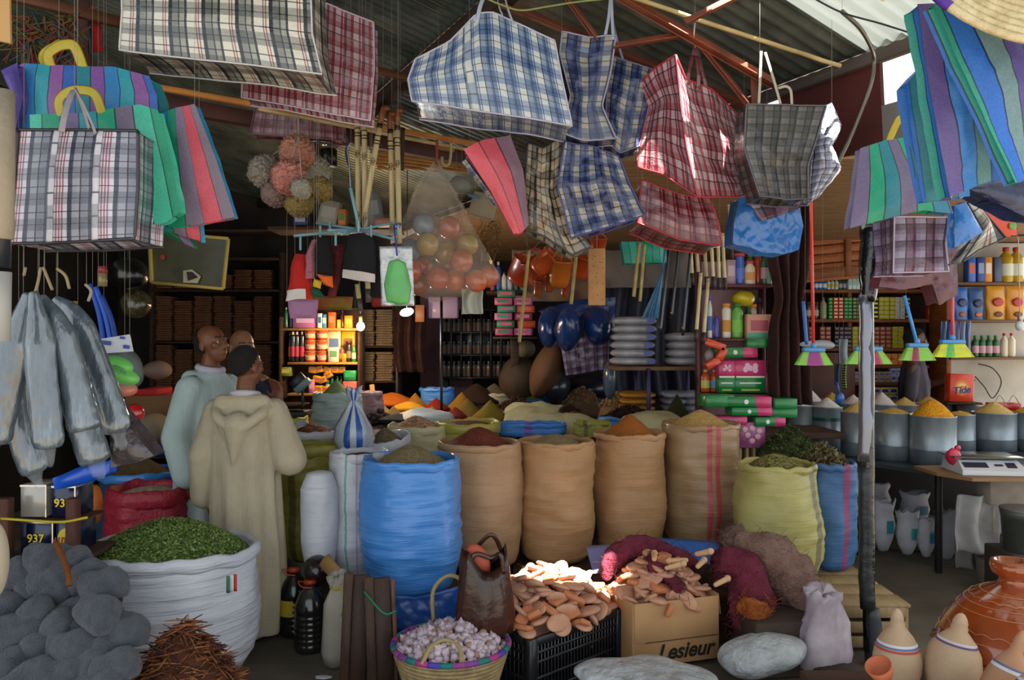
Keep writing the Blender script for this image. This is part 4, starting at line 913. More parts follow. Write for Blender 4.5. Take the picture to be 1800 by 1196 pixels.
# framed glass above the packets
t = Thing('framed_mirror', 'dim glass in a pale yellow frame with a snapshot tucked in its corner', 'mirror')
YM = 7.9; cr = [(264, 408), (402, 420), (393, 508), (268, 497)]
cc = [P(x, y, YM) for x, y in cr]
t.part('glass', (lambda q: q.prism(cc, None, V((0, .02, 0))))(MB(mat('#57583f', .25, 0, 4, .2, c2='#45472f', cs=3, coat=.3))))
q = MB(mat('#b3a050', .5))
for i in range(4): q.beam(cc[i] + V((0, -.015, 0)), cc[(i + 1) % 4] + V((0, -.015, 0)), .035, .03)
t.part('frame', q); q = MB(mat('#c9bda0', .5)); q.prism([P(322, 476, 7.86), P(338, 474, 7.86), P(353, 486, 7.86), P(347, 498, 7.86), P(322, 497, 7.86)], None, V((0, .004, 0))); t.part('snapshot', q)
q = MB(mat('#2b211c', .5)); q.prism([P(328, 478, 7.85), P(338, 478, 7.85), P(348, 488, 7.85), P(330, 494, 7.85)], None, V((0, .003, 0))); t.part('snapshot_subject', q)
q = MB(mat('#a83a2a', .5)); q.ell(P(285, 452, 7.87), (.03, .004, .03)); t.part('red_sticker', q); t.done()
# lit grocery shelf
YS = 7.6
t = Thing('grocery_shelf', 'open wooden grocery shelf lit warm by the hanging bulb', 'shelf')
ml = mat('#b5803f', .7, 0, 40, .3)
for y in (577, 637, 692): a = P(492 if y < 600 else 505, y, YS); b = P(628, y, YS); t.part('board', mbox(((a.x + b.x) / 2, YS + .14, a.z - .012), (b.x - a.x, .28, .024), ml))
a = P(492, 600, YS); b = P(628, 600, YS); t.part('back_panel', mbox(((a.x + b.x) / 2, YS + .29, 1.5), (b.x - a.x, .02, 1.0), mwood)); 
t.part('upright', mbox((a.x, YS + .14, 1.43), (.025, .28, .94), mwood)); t.part('upright', mbox((b.x + .012, YS + .14, 1.36), (.02, .28, .8), mwood)); t.done()
zt = lambda y: P(0, y, YS).z + .001
def onshelf(k, px, y, dy=.06, **kw): a = P(px, y, YS + dy); return k.at((a.x, YS + dy, P(0, y, YS).z + .001), **kw)
k = bottle_kind('cola_bottle', 'dark bottle with a pink red top on the middle lit shelf', .028, .29, '#15100f', '#c9b9b0', '#b8283c', group='dark pink labelled bottles on the lit shelf', sh=.85)
for x in (515, 522, 531): onshelf(k, x, 637)
k = bottle_kind('mustard_bottle', 'slim orange topped bottle among the dark bottles', .018, .28, '#1a1512', '#d9781c', '#d9781c'); onshelf(k, 510, 637, .12)
t = Thing('paint_tub', 'orange tub with a wire handle stacked on the middle lit shelf', 'tub', 'orange tubs stacked on the lit shelf')
q = MB(mat('#c9542a', .4, coat=.3)); q.lathe((0, 0, 0), [(.0001, 0), (.045, 0), (.052, .09), (.0001, .09)], 18); t.part('pail', q)
q = MB(mat('#d97a4a', .4, coat=.3)); q.lathe((0, 0, .0905), [(.0001, 0), (.056, 0), (.056, .012), (.0001, .013)], 18); t.part('lid', q)
q = MB(mat('#e0c9b0', .5)); q.tube([(.053 * math.cos(a), -.053 * math.sin(a) - .006, .085 - .035 * math.sin(a)) for a in [PI * i / 10 for i in range(11)]], .0025, 5); t.part('bail_handle', q, parent=0)
q = MB(mat('#e0b090', .5)); q.lathe((0, 0, 0), [(.0485, .02), (.0515, .06)], 18); q.f = q.f[:-2]; q.uv = q.uv[:-2]; q.mi = q.mi[:-2]; q.sm = q.sm[:-2]; t.part('label_sleeve', q, parent=0)
k = Kind(t.done((0, 0, 0)))
for r_ in range(3):
 for x in (546, 567): a = P(x, 637, YS + .07); k.at((a.x, YS + .07, zt(637) + r_ * .106))
def bx(name, label, px, y, wpx, hpx, col_, face=None, dy=.08, dep=.06, rot=0, cat='box', dz=0, Y=None, group=None, band=None, rr=None):
 Yy = Y or YS; k_ = box_kind(name, label, cat, (S(wpx, Yy), dep, S(hpx, Yy)), col_, face, group, band); a = P(px, y, Yy)
 return k_.at((P(px, y, Yy + dy).x, Yy + dy, a.z + .001 + dz), rr or (0, 0, rot))
bx('grain_box', 'white and yellow printed carton standing high behind the tubs', 588, 637, 24, 55, '#e6d9b0', '#5a7ab0', .2)
bx('grain_box', 'yellow carton behind the dark jar on the middle lit shelf', 613, 637, 24, 55, '#d9a81c', '#8f5a2a', .2)
bx('milk_box', 'white box with red and green print in front of the yellow cartons', 587, 637, 18, 26, '#d8d4b8', '#5f8f5a', .04)
k = bottle_kind('amber_bottle', 'amber bottle beside the white printed box', .026, .16, '#7a3a10', '#5a2a12', '#c97a1c'); onshelf(k, 601, 637, .04)
bx('spice_box', 'tiny orange box before the amber bottle', 605, 637, 7, 15, '#e08a1c', None, .02, .03)
k = bottle_kind('dark_jar', 'big dark jar with a grey label by the green bottle', .03, .2, '#2a1a14', '#3a2a20', '#6f6a4a', neck=.8, sh=.8); onshelf(k, 613, 637, .06)
k = bottle_kind('green_bottle', 'small bright green bottle at the end of the middle lit shelf', .02, .17, '#1f7a2a', '#2f8a3a', '#c9d8b0'); onshelf(k, 622, 637, .04)
# top shelf
bx('wash_pack', 'mauve pink wrapped pack on the top of the lit shelf', 538, 577, 44, 27, '#b06a9c', '#c9a0c4', .1, .08, cat='pack')
for i, (x, c_, l_) in enumerate(((503, '#1f5a35', 'dark green bottle at the dim end of the top board'), (512, '#2a3a4a', 'bluish bottle beside the dark green one'))):
 k = bottle_kind('cordial_bottle', l_, .02, .2, c_, '#8a8a80'); onshelf(k, x, 577, .1)
for x, wd, hh, c_, f_, l_ in ((563, 8, 26, '#d8dcc8', '#2a6aa8', 'white and blue box on the top lit board'), (571, 7, 24, '#4a8ab0', '#e0e0c8', 'blue box beside the white and blue one'), (584, 13, 28, '#c95a1c', '#d97a3a', 'orange red box on the top lit board'), (596, 6, 15, '#e0a82a', None, 'tiny yellow box before the dark bottle'), (613, 14, 22, '#d98a14', '#e0a02a', 'orange yellow box nearest the bulb')):
 bx('carton', l_, x, 577, wd, hh, c_, f_, .06, .05)
k = bottle_kind('sauce_bottle', 'dark maroon bottle between the orange boxes', .022, .17, '#3a1414', '#2a1010'); onshelf(k, 602, 577, .08)
# bottom shelf, jumbled yellow boxes
k = box_kind('yellow_box', 'small yellow orange box jumbled on the bottom lit shelf', 'box', (.075, .05, .06), '#d99414', '#a85a14', 'jumbled small yellow boxes')
for (x, y, a_) in ((549, 656, .1), (562, 655, -.2), (574, 656, .25), (556, 672, .2), (569, 673, -.3), (580, 664, -.5), (588, 656, .05), (600, 656, 0), (560, 689, 0), (574, 690, 0)):
 p = P(x, y, YS + .06); k.at((p.x, YS + .07, p.z), (0, a_, 0))
bx('green_box', 'green box on the bottom lit shelf above the pink one', 616, 670, 22, 18, '#1f8a4a', '#2fa05a', .06, .08)
bx('pink_box', 'pink and red box at the end of the bottom lit shelf', 616, 692, 24, 21, '#d05a5a', '#e07a6a', .04, .08)
bx('pink_box', 'narrow pink box under the yellow ones', 548, 692, 9, 24, '#d87a9a', '#e0a0b4', .03, .05)
bx('tin_box', 'green and yellow tin at the dim end of the bottom shelf', 503, 662, 20, 16, '#7a8a1c', '#c9b02a', .05, .07)
k = bottle_kind('green_bottle', 'dark green bottle on the bottom lit shelf', .02, .16, '#14502a', '#1a2a20', '#a8b09a', group='dark green bottles on the bottom lit shelf')
for x in (576, 584, 593, 600): onshelf(k, x, 692, .08)
# bulbs
t = Thing('light_bulb', 'glowing warm light bulb hanging by the grocery shelf', 'bulb')
pb_ = P(634, 574, 7.35); q = MB(mat('#ffd9a0', .3, em=60)); q.ell(pb_, (.036, .036, .042)); t.part('glass', q)
q = MB(mat('#8a7a50', .4, .6)); q.lathe(pb_ + V((0, 0, .04)), [(.016, 0), (.018, .05), (.008, .06)], 12); t.part('socket', q)
q = MB(mat('#2a2622', .6)); q.tube([pb_ + V((0, 0, .1)), P(630, 470, 7.35), P(628, 300, 7.35), P(628, 200, 7.35)], .003, 5); t.part('flex', q); t.done()
def lamp(name, p, e, c, r=.04):
 l = bpy.data.lights.new(name, 'POINT'); l.energy = e; l.color = c; l.shadow_soft_size = r; o = bpy.data.objects.new(name, l); col.objects.link(o); o.location = p
lamp('bulb_light', pb_ + V((0, -.06, -.02)), 26, (1, .62, .28))
t = Thing('light_bulb', 'cold white lamp glowing below the green glove packet', 'bulb')
pc_ = P(715, 549, 7.0); q = MB(mat('#cfeaff', .3, em=28)); q.ell(pc_, (.06, .05, .035), Euler((0, -.25, 0)).to_matrix()); t.part('glass', q)
q = MB(mat('#2a2622', .6)); q.tube([pc_ + V((0, 0, .03)), P(716, 300, 7.0)], .004, 5); t.part('flex', q); t.done(); lamp('lamp_light', pc_ + V((0, -.08, -.05)), 9, (.75, .9, 1))
# hanging scale with tilted display and pan
t = Thing('weighing_scale', 'dark counter scale with a tilted grey green display before the lit shelf', 'scale')
t.part('display_head', mbox(P(532, 678, 6.6), (.15, .08, .055), mat('#6f8a8a', .4), Euler((0, -.75, 0)), .008))
t.part('head_back', mbox(P(525, 672, 6.66), (.14, .05, .11), mat('#14171a', .4), Euler((0, -.75, 0)), .008))
t.part('column', mbox(P(532, 702, 6.65), (.02, .02, .18), mat('#2a2c2e', .4)))
q = MB(mat('#4a4a42', .3, .6)); q.lathe(P(512, 716, 6.6), [(.0001, 0), (.1, .005), (.15, .03), (.145, .032), (.09, .012), (.0001, .01)], 28); t.part('pan', q)
t.part('base', mbox(P(512, 728, 6.65), (.3, .25, .06), mat('#1c1d1e', .5))); t.done()
# dark fleece, pink wall, dim shelves in the middle
def drape(name, label, x0, x1, y0, y1, Y, m, folds=5, amp=.03, cat='cloth', seed=0, waist=None, th=.01):
 q = MB(m)
 def fn(u, v):
  w_ = 1.0
  if waist: w_ = 1 - waist[1] * math.exp(-((v - waist[0]) / .12) ** 2)
  xc = (x0 + x1) / 2; x = xc + (x0 + (x1 - x0) * u - xc) * w_
  p = P(x, y0 + (y1 - y0) * v, Y); p.y += amp * math.sin(u * folds * 2 * PI + 1.5 * math.sin(v * 3)) + wrk(p, amp * .6, 5, seed); return p
 q.grid(fn, 60, 26, uvf=lambda u, v: (u, v)); return one(name, q, label, cat, mods=[SOLID(th)])
mfl = mat('#4a2414', .95, 0, 60, 1, c2='#2e150c', cs=6)
drape('brown_fleece', 'dark brown shaggy fleece hanging in the dim middle of the stall', 690, 748, 540, 655, 8.3, mfl, 3, .06)
q = MB(mat('#8f6466', .7, c2='#7a5254', cs=3)); q.box(P(785, 620, 9.45) + V((0, 0, -.2)), (.62, .05, 2.0)); one('pink_partition', q, 'faded pink partition in the dim middle of the stall', 'panel')
t = Thing('dim_cabinet', 'dark glass fronted cabinet with narrow divisions in the dim middle', 'cabinet'); mdk = mat('#241b1b', .4, coat=.2)
a = P(775, 545, 9.0); b = P(898, 665, 9.0); W_ = b.x - a.x
t.part('case', mbox(((a.x + b.x) / 2, 9.3, (a.z + b.z) / 2), (W_, .03, a.z - b.z), mdk))
for i in range(8): t.part('divider', mbox((a.x + W_ * i / 7, 9.15, (a.z + b.z) / 2), (.018, .28, a.z - b.z), mdk))
for i in range(4): t.part('board', mbox(((a.x + b.x) / 2, 9.14, b.z + (a.z - b.z) * i / 3), (W_, .26, .018), mdk))
t.part('leg', mbox((a.x + .05, 9.2, b.z / 2), (.05, .2, b.z - .02), mdk)); t.part('leg', mbox((b.x - .05, 9.2, b.z / 2), (.05, .2, b.z - .02), mdk)); t.done()
k = bottle_kind('dim_bottle', 'greyish bottle inside the dark divided cabinet', .03, .16, '#5f5a58', '#8a8580', '#6f4a3a', group='bottles inside the dark cabinet')
for r_ in range(3):
 for i in range(14): k.at((a.x + W_ * (i + .5) / 14, 9.1, b.z + (a.z - b.z) * r_ / 3 + .012), (0, 0, 0), (1, 1, 1.1 if r_ < 1 else .9))
q = MB(mat('#0e0c0c', .4)); q.tube([P(776, 520, 6.9), P(776, 692, 6.9), V((P(776, 692, 6.9).x, 6.9, .96))], .012, 8); one('thin_black_post', q, 'thin black post standing at the middle of the spice table', 'post')
# pale lilac box under the bag of balls and pink soap boxes stack
bx('lilac_box', 'pale lilac carton under the bag of coloured balls', 780, 560, 52, 38, '#a58ca8', None, .1, .2, Y=8.2, cat='carton')
bx('brown_panel_box', 'plain brown cardboard sheet beside the lilac carton', 738, 566, 16, 30, '#a8683c', None, .1, .03, Y=8.0, cat='cardboard')
pcs = ['#c94a6c', '#d87a9a', '#1f7a4a', '#d9542a', '#c9608a', '#b03a5a', '#2a8a5a', '#d05a3c']
for i in range(11):
 r_, c_ = divmod(i, 2); bx('soap_box', f'{["rose pink","pale pink","green","orange red","mauve pink","crimson","sea green","coral"][i % 8]} soap box, layer {["lowest","second","third","fourth","fifth","top"][r_]} of the stack behind the bamboo stick, {["outer","inner"][c_]} side', 886 + c_ * 34 + (r_ % 2) * 4, 590 - r_ * 13.5, 31, 12.5, pcs[i % 8], pcs[(i * 3 + 2) % 8], .1 + .02 * c_, .14, rot=ru(-.15, .15), Y=7.6)
t = Thing('box_stand', 'narrow stand carrying the pink soap boxes in the middle', 'stand')
a = P(905, 592, 7.6); t.part('top', mbox((a.x, 7.72, a.z - .012), (.42, .3, .022), mwood)); t.part('post', mbox((a.x, 7.72, (a.z + .95) / 2), (.08, .08, a.z - .98), mwood)); t.done()
# shelf of little bottles and crates near the orange jugs
shelfboard('dim wooden shelf with little bottles behind the crumpled checked bags', 855, 925, 512, 7.9)
cols = ['#8a2a2a', '#2a4a9a', '#c9c9b0', '#b0b0c0', '#3a2a2a', '#2f6a4a']
for i in range(6):
 k = bottle_kind('small_bottle', ['little dark red bottle', 'little blue bottle', 'little cream bottle', 'little pale grey bottle', 'little black bottle', 'little green bottle'][i] + ' on the dim shelf behind the crumpled bags', .026, .2 if i != 1 else .3, cols[i], cols[(i + 2) % 6]); a = P(866 + i * 10, 512, 7.98); k.at((a.x, 8.0, P(0, 512, 7.9).z + .001))
# orange jugs hanging
t_ = None
def jug(label, px, py, Y, r, h, c, tilt=0, name='orange_pail'):
 t = Thing(name, label, 'pail'); R = Euler((.3, tilt, 0)).to_matrix(); o = P(px, py, Y)
 q = MB(mat(c, .35, coat=.3, c2='#a8401a', cs=3)); q.lathe(o, [(.0001, -h / 2), (r * .75, -h / 2), (r * .85, -h * .3), (r, h / 2), (r * 1.06, h / 2), (r * 1.05, h * .45)], 22, R=R); t.part('pail', q)
 q = MB(mat(c, .35)); q.tube(curve([o + R @ V((r, 0, h * .4)), o + R @ V((0, -r * .4, h * .95)), o + R @ V((-r, 0, h * .4))], 6), .006, 6); t.part('handle', q)
 q = MB(mat('#8a7a60', .6)); q.tube([o + R @ V((0, -r * .4, h * .93)), P(px + 4, py - 55, Y)], .003, 5); t.part('string', q); return t.done()
jug('red orange plastic pail, nearest the bamboo stick', 918, 478, 6.4, .12, .2, '#b5361a', .5)
jug('red orange plastic pail beside its twin', 948, 476, 6.2, .12, .2, '#b83a1a', -.3)
jug('orange ribbed pail tipped sideways among the hanging pails', 958, 462, 5.9, .09, .17, '#c9591c', .9)
jug('amber yellow pail among the red orange ones', 984, 480, 5.9, .09, .2, '#c97a1c', .1)
jug('orange pail peeking out under the blue crumpled bag', 1052, 428, 5.5, .06, .08, '#b8401e', 0)
jug('orange pail behind the hanging wooden board', 1022, 470, 6.3, .09, .17, '#c94a1a', .3)
for (x, y, lb) in ((946, 507, 'small brown flask hanging lowest under the pails'), (966, 500, 'dark red small flask between pails'), (994, 508, 'small amber flask near the hanging board')):
 jug(lb, x, y, 6.0, .035, .12, '#7a4424', .1, 'hanging_flask')
drape('pale_curtain', 'dull beige cloth stretched behind the hanging pails', 900, 1070, 440, 530, 8.4, mat('#8f7866', .9, c2='#7a6454', cs=3), 3, .03, seed=2)
# hanging board and sticks
t = Thing('wooden_board', 'pale speckled wooden board hanging upright below the crumpled bags', 'board')
t.part('board', mbox((P(1049, 487, 5.3).x, 5.3, P(1049, 487, 5.3).z), (S(30, 5.3), .02, S(100, 5.3)), mat('#c99a68', .7, c2='#b58454', cs=14)))
q = MB(mat('#3a2c20')); 
for i in range(14): q.ell((P(ru(1037, 1062), 0, 5.3).x, 5.289, P(0, ru(445, 530), 5.3).z), (.003, .002, .004), seg=6, rings=4)
t.part('specks', q); q = MB(mat('#8a7a60', .6)); q.tube([P(1049, 440, 5.3), P(1050, 330, 5.3)], .003, 5); t.part('string', q); t.done()
mst = mat('#b5a468', .6, 0, 30, .4, c2='#8f7f48', cs=12)
def stick(label, a, b, Y, r=.012, m=None, name='bamboo_stick', tip=None, rings=0, knob=None):
 t = Thing(name, label, 'stick'); A = P(a[0], a[1], Y); B = P(b[0], b[1], Y); q = MB(m or mst); q.tube([A.lerp(B, i / 10) for i in range(11)], [r * (1 + .08 * (i % 3 == 0)) for i in range(11)], 10); t.part('shaft', q)
 if tip: q = MB(mat(tip, .5)); d = (B - A).normalized(); q.tube([B - d * .02, B + d * S(16, Y)], r * 1.12, 10); t.part('tip', q)
 if rings:
  q = MB(mat('#1d1814', .5)); d = (B - A)
  for i in range(rings): q.tube([A + d * (.03 + .016 * i), A + d * (.036 + .016 * i)], r * 1.05, 10)
  t.part('painted_rings', q)
 if knob: knob(t, A, B, r)
 return t.done()
stick('speckled bamboo stick hanging in front of the pink soap boxes', (930, 440), (913, 602), 5.6)
stick('short bamboo stick beside the hanging board', (1014, 440), (1004, 535), 5.5, .012)
stick('bamboo stick hanging before the teal striped basket', (1124, 428), (1114, 522), 5.0, .011)
stick('bamboo stick touching the blue net brush', (1133, 430), (1125, 530), 5.0, .010)
for i, (x0, x1, y1) in enumerate(((1176, 1160, 588), (1193, 1180, 560), (1214, 1200, 590))):
 stick(['glossy black tube nearest the blue net brush', 'shortest of the glossy black tubes', 'glossy black tube beside the white canes'][i], (x0, 440), (x1, y1), 4.9, .009, mat('#0c0d10', .2, coat=.6), 'black_tube')
for i, (x0, y0, x1, y1) in enumerate(((1213, 448, 1217, 486), (1224, 448, 1228, 484), (1238, 446, 1242, 492), (1250, 444, 1254, 492), (1262, 442, 1264, 494), (1270, 430, 1274, 494), (1232, 500, 1224, 585), (1245, 510, 1237, 590), (1282, 380, 1286, 440))):
 nm = ['first', 'second', 'third', 'fourth', 'fifth', 'sixth', 'long lower', 'longest lower', 'upper'][i]
 stick(f'{nm} pale cane with a dark tip in the cluster left of the shampoo shelf', (x0, y0 - 20), (x1, y1), 4.95 + .05 * (i % 3), .011, mat('#c9bd94', .45, c2='#b0a378', cs=10), 'cane', '#2b2024', 2)
# teal basket, blue net brush, grey tarp and dark tarp
hangbag('small teal and green striped bag behind the bamboo sticks', 6.0, [(1092, 425), (1170, 425)], [(1170, 425), (1172, 462)], [(1098, 463), (1172, 462)], [(1092, 425), (1098, 463)], stripe(['#1f9a88', '#3ab09a', '#5a8a8a', '#12a07c'], .22), .12, None, .01, name='striped_bag', nu=14)
t = Thing('net_brush', 'pale blue netted whisk hanging upside down before the white flour bags', 'brush'); q = MB(mat('#4a86b8', .5, 0, 60, .8))
o = P(1165, 478, 5.2)
for i in range(26): a_ = ru(-1, 1); q.tube([o, P(1142 + a_ * 16, 560, 5.2) + V((0, ru(-.04, .04), 0))], .004, 4)
t.part('bristles', q); q = MB(mat('#3a6a9a', .4)); q.tube([o, P(1170, 430, 5.2)], .008, 8); t.part('handle', q); t.done()
drape('grey_tarp', 'grey cloth awning stretched above the dark blue tarp', 1062, 1215, 440, 506, 7.4, mat('#6f6863', .9, c2='#5c5550', cs=3), 3, .03)
drape('navy_tarp', 'dark navy tarp hanging behind the flour bags', 1060, 1240, 500, 700, 8.0, mat('#141a30', .6, 0, 6, .5, c2='#0d1120', cs=3), 5, .04)
# blue film pillows
def blob(name, label, px, py, Y, rx, rz, ry, m, cat='sack', fn=None, R=None, seed=0, amp=.12, sc_=5, group=None, seg=36, rings=24):
 q = MB(m); o = P(px, py, Y)
 q.ell(o, (S(rx, Y), ry, S(rz, Y)), R, seg, rings, fn=lambda p: p * (1 + amp * noise.noise(V((p.x * sc_, p.y * sc_, p.z * sc_)) + V((seed, seed, 0)))) + V((0, 0, 0)) if fn is None else fn(p))
 return one(name, q, label, cat, group)
dbl = mat('#123a7a', .22, 0, 6, .5, c2='#0c2450', cs=4, coat=.6, bdist=.03)
blob('film_bundle', 'glossy dark blue wrapped bundle nearest the bamboo stick', 968, 576, 7.0, 20, 36, .14, dbl, seed=1, amp=.2)
blob('film_bundle', 'glossy dark blue wrapped bundle in the middle of the three', 1000, 580, 6.8, 24, 38, .16, dbl, seed=2, amp=.2)
blob('film_bundle', 'glossy dark blue wrapped bundle beside the flour bags', 1050, 574, 6.9, 26, 34, .16, dbl, seed=3, amp=.2)
hangbag('dark blue plastic sheet over the wrapped bundles', 7.2, [(948, 545), (1010, 528), (1082, 522)], [(1082, 522), (1080, 600)], [(965, 560), (1020, 566), (1080, 600)], [(948, 545), (965, 560)], dbl, .2, None, .03, name='plastic_sheet', nu=16)
msk = mat('#4f3d28', .85, 0, 40, .5, c2='#35281a', cs=4)
blob('burlap_sack', 'big dark brown sack slumped beside the dim cabinet', 915, 668, 7.9, 38, 40, .3, msk, seed=4)
blob('burlap_sack', 'brown sack leaning against the blue bundles', 962, 650, 7.6, 26, 52, .28, mat('#6f4a2c', .8, 0, 40, .5, c2='#4f331d', cs=4), seed=5, R=Euler((0, .45, 0)).to_matrix())
blob('burlap_sack', 'grey green sack top between the brown sacks', 925, 614, 8.0, 16, 16, .2, mat('#6f6a58', .8), seed=6)
hangbag('shiny mauve and brown checked bundle under the blue film', 7.2, [(985, 606), (1030, 592), (1072, 590)], [(1072, 590), (1070, 650)], [(995, 660), (1070, 648)], [(985, 606), (995, 660)], pl_purp, .3, None, .03, name='checked_bundle', nu=20)
blob('plastic_ball_sack', 'round dark blue grey sack with a faint red stripe behind the walnuts', 976, 680, 7.7, 28, 30, .25, mat('#2c3844', .3, 0, 10, .4, c2='#1b232e', cs=3, coat=.4), seed=7, amp=.05)
blob('plastic_ball_sack', 'low dark blue sack behind the pale nuts', 1032, 684, 7.9, 38, 26, .25, mat('#161c2e', .35, 0, 10, .4, coat=.4), seed=8, amp=.08)
blob('film_bundle', 'pale grey clear plastic bundle by the purple rack post', 1072, 668, 7.0, 12, 34, .1, mat('#5f6f80', .2, 0, 10, .7, c2='#3a4858', cs=5, coat=.5), seed=9, amp=.2)
# rack with flour packs
t = Thing('flour_rack', 'purple steel rack with one timber board carrying flour packs', 'rack'); mpu = mat('#2a2350', .4, .3)
for x, Yp in ((1140, 6.3), (1118, 6.9)): a = P(x, 600, Yp); t.part('post', mbox((a.x, Yp, (P(0, 648, Yp).z + .96) / 2), (.03, .03, P(0, 648, Yp).z - .96), mpu))
a = P(1078, 650, 6.35); b = P(1236, 636, 6.35); zz = P(0, 645, 6.35).z
t.part('board', mbox(((a.x + b.x) / 2, 6.62, zz - .015), (b.x - a.x, .6, .03), mat('#7a5a3c', .7, c2='#5f432a', cs=6)))
a2 = P(1225, 640, 6.5); t.part('post', mbox((a2.x, 6.85, (zz + .93) / 2), (.03, .03, zz - .99), mpu)); t.part('post', mbox((a2.x, 6.4, (zz + .93) / 2), (.03, .03, zz - .99), mpu)); t.done()
def pillow_kind(name, label, d, m, group, lab=None, cat='pack'):
 t = Thing(name, label, cat, group); q = MB(m)
 def fn(p):
  x, y, z = p; f = (abs(x) ** 3 + abs(y) ** 3); return V((math.copysign(abs(x) ** .55, x) * d[0] / 2, math.copysign(abs(y) ** .55, y) * d[1] / 2, z * d[2] / 2 * (1 + .12 * noise.noise(p * 3)) + d[2] / 2))
 q.ell((0, 0, 0), 1.0, seg=24, rings=12, fn=fn); t.part('pack', q)
 if lab:
  l = MB(mat(lab, .5)); l.box((d[0] * .3, -d[1] / 2 - .001, d[2] * .5), (d[0] * .18, .002, d[2] * .5)); t.part('printed_panel', l)
 return Kind(t.done((0, 0, 0)))
fl = mat('#b9bac0', .5, 0, 14, .5, c2='#8f8d94', cs=5)
k = pillow_kind('flour_pack', 'white flour pack in the tall stack on the rack board', (.36, .4, .075), fl, 'white flour packs stacked on the rack board', '#4a5aa0')
for j in range(6): k.at((P(1113, 600, 6.6).x + ru(-.01, .01), 6.6, zz + .002 + j * .066), (0, 0, ru(-.08, .08)))
k2 = pillow_kind('flour_pack', 'white flour pack with a blue print in the shorter stack on the rack board', (.28, .36, .075), fl, 'flour packs in the shorter stack', '#3a7a9a')
for j in range(4): k2.at((P(1200, 600, 6.6).x + ru(-.01, .01), 6.6, zz + .002 + j * .066), (0, 0, ru(-.08, .08)))
for (x, n, nm, c1, c2_, lb) in ((1116, 5, 'sugar_pack', '#c98a2a', '#a8701c', 'orange yellow pack stacked under the rack board'), (1178, 5, 'salt_pack', '#b3b3bd', '#8c8c98', 'grey white pack stacked under the rack board'), (1212, 5, 'salt_pack', '#c4cad4', '#8f98a8', 'blue white pack stacked under the rack board nearest the soap boxes')):
 k = pillow_kind(nm, lb, (.30 if x < 1150 else .2, .36, .062), mat(c1, .45, 0, 14, .5, c2=c2_, cs=5, coat=.2), lb + 's')
 for j in range(n): k.at((P(x, 600, 6.95).x + ru(-.008, .008), 6.85, .958 + j * .056), (0, 0, ru(-.08, .08)))

# ---------- grocery tower, brown drape, shop on the far side ----------
YT = 5.9
mar = mat('#5a1a24', .5, 0, 20, .2, c2='#43121b', cs=4, coat=.15)
t = Thing('grocery_tower', 'maroon open shelf tower of shampoo and soap beside the brown drape', 'shelf')
xa, xb = P(1240, 0, YT).x, P(1356, 0, YT).x; xm = (xa + xb) / 2
for y in (500, 595, 692, 815): t.part('board', mbox((xm, YT + .13, P(0, y, YT).z - .012), (xb - xa, .3, .024), mar))
t.part('back_panel', mbox((xm, YT + .29, 1.15), (xb - xa, .02, 2.28), mat('#a8848a', .7)))
for x in (xa, xb): t.part('side', mbox((x, YT + .23, 1.2), (.025, .12, 2.4), mar))
t.done()
def ont(k, px, y, dy=.05, **kw): p = P(px, y, YT + dy); return k.at((p.x, YT + dy, P(0, y, YT).z + .001), **kw)
ZT_ = lambda y: P(0, y, YT).z + .001
def bot(label, px, y, r, h, c, cap, lab=None, dy=.06, name='shampoo_bottle', **kw): ont(bottle_kind(name, label, S(r, YT), S(h, YT), c, cap, lab, **kw), px, y, dy)
bot('blue bottle with a coral red cap on the highest tower shelf', 1300, 500, 8, 56, '#3a5fc0', '#c9404a', '#5a7fd8', neck=.9, sh=.8)
bot('cream bottle with a pink cap and an orange mark on the highest tower shelf', 1318, 500, 10, 42, '#e0cdb0', '#d8506a', '#e09a5a', neck=.5, sy=.6)
bot('orange red bottle with a blue cap on the highest tower shelf', 1332, 500, 8, 62, '#b5401c', '#2a3f8a', None, .12, neck=.4)
bot('green glass bottle with a pink label on the highest tower shelf', 1344, 500, 7, 58, '#2f6a4a', '#9ab09a', '#d8a8b4', .06)
bot('small pale green bottle at the edge of the highest tower shelf', 1352, 500, 5, 34, '#8fb59a', '#b0c9b0', None, .03)
bx('mauve_jar', 'mauve topped pack on the highest tower shelf', 1283, 500, 16, 44, '#a88a94', '#c9a8b0', .08, .08, Y=YT, cat='pack')
bot('olive green bottle behind the cream one', 1318, 500, 9, 58, '#6a8a3a', '#7a9a4a', None, .18)
bot('small purple blue bottle with a red cap on the middle tower shelf', 1259, 595, 6, 45, '#3f3a94', '#a83048', None)
bot('white bottle with an orange cap on the middle tower shelf', 1277, 595, 8, 62, '#d9cfc0', '#d98a1c', '#c98a3a', sy=.6, neck=.7, sh=.8)
bot('bright green bottle on the middle tower shelf', 1296, 595, 10, 62, '#5fa83a', '#2f7a2a', '#7ac04a', sy=.6, neck=.5, sh=.75)
bot('dark green bottle behind the soap gift box', 1315, 595, 7, 60, '#1f5a2a', '#2a6a3a', None, .17)
bot('second white bottle with an orange cap behind the soap gift box', 1324, 595, 8, 62, '#d0c4b0', '#d98a1c', None, .2, sy=.6, neck=.7, sh=.8)
bot('dark wine bottle with a blue cap on the middle tower shelf', 1336, 595, 8, 74, '#4a2030', '#2a4a9a', None, .2)
bx('soap_box', 'salmon and green soap gift box in front of the bottles', 1332, 597, 44, 44, '#d99a84', '#b04a5a', .03, .08, Y=YT, band='#3fa084')
bot('slim white tube with blue dots beside the shelf tower', 1248, 595, 4, 75, '#c9ccd0', '#3a6ac0', '#3a6ac0', .04)
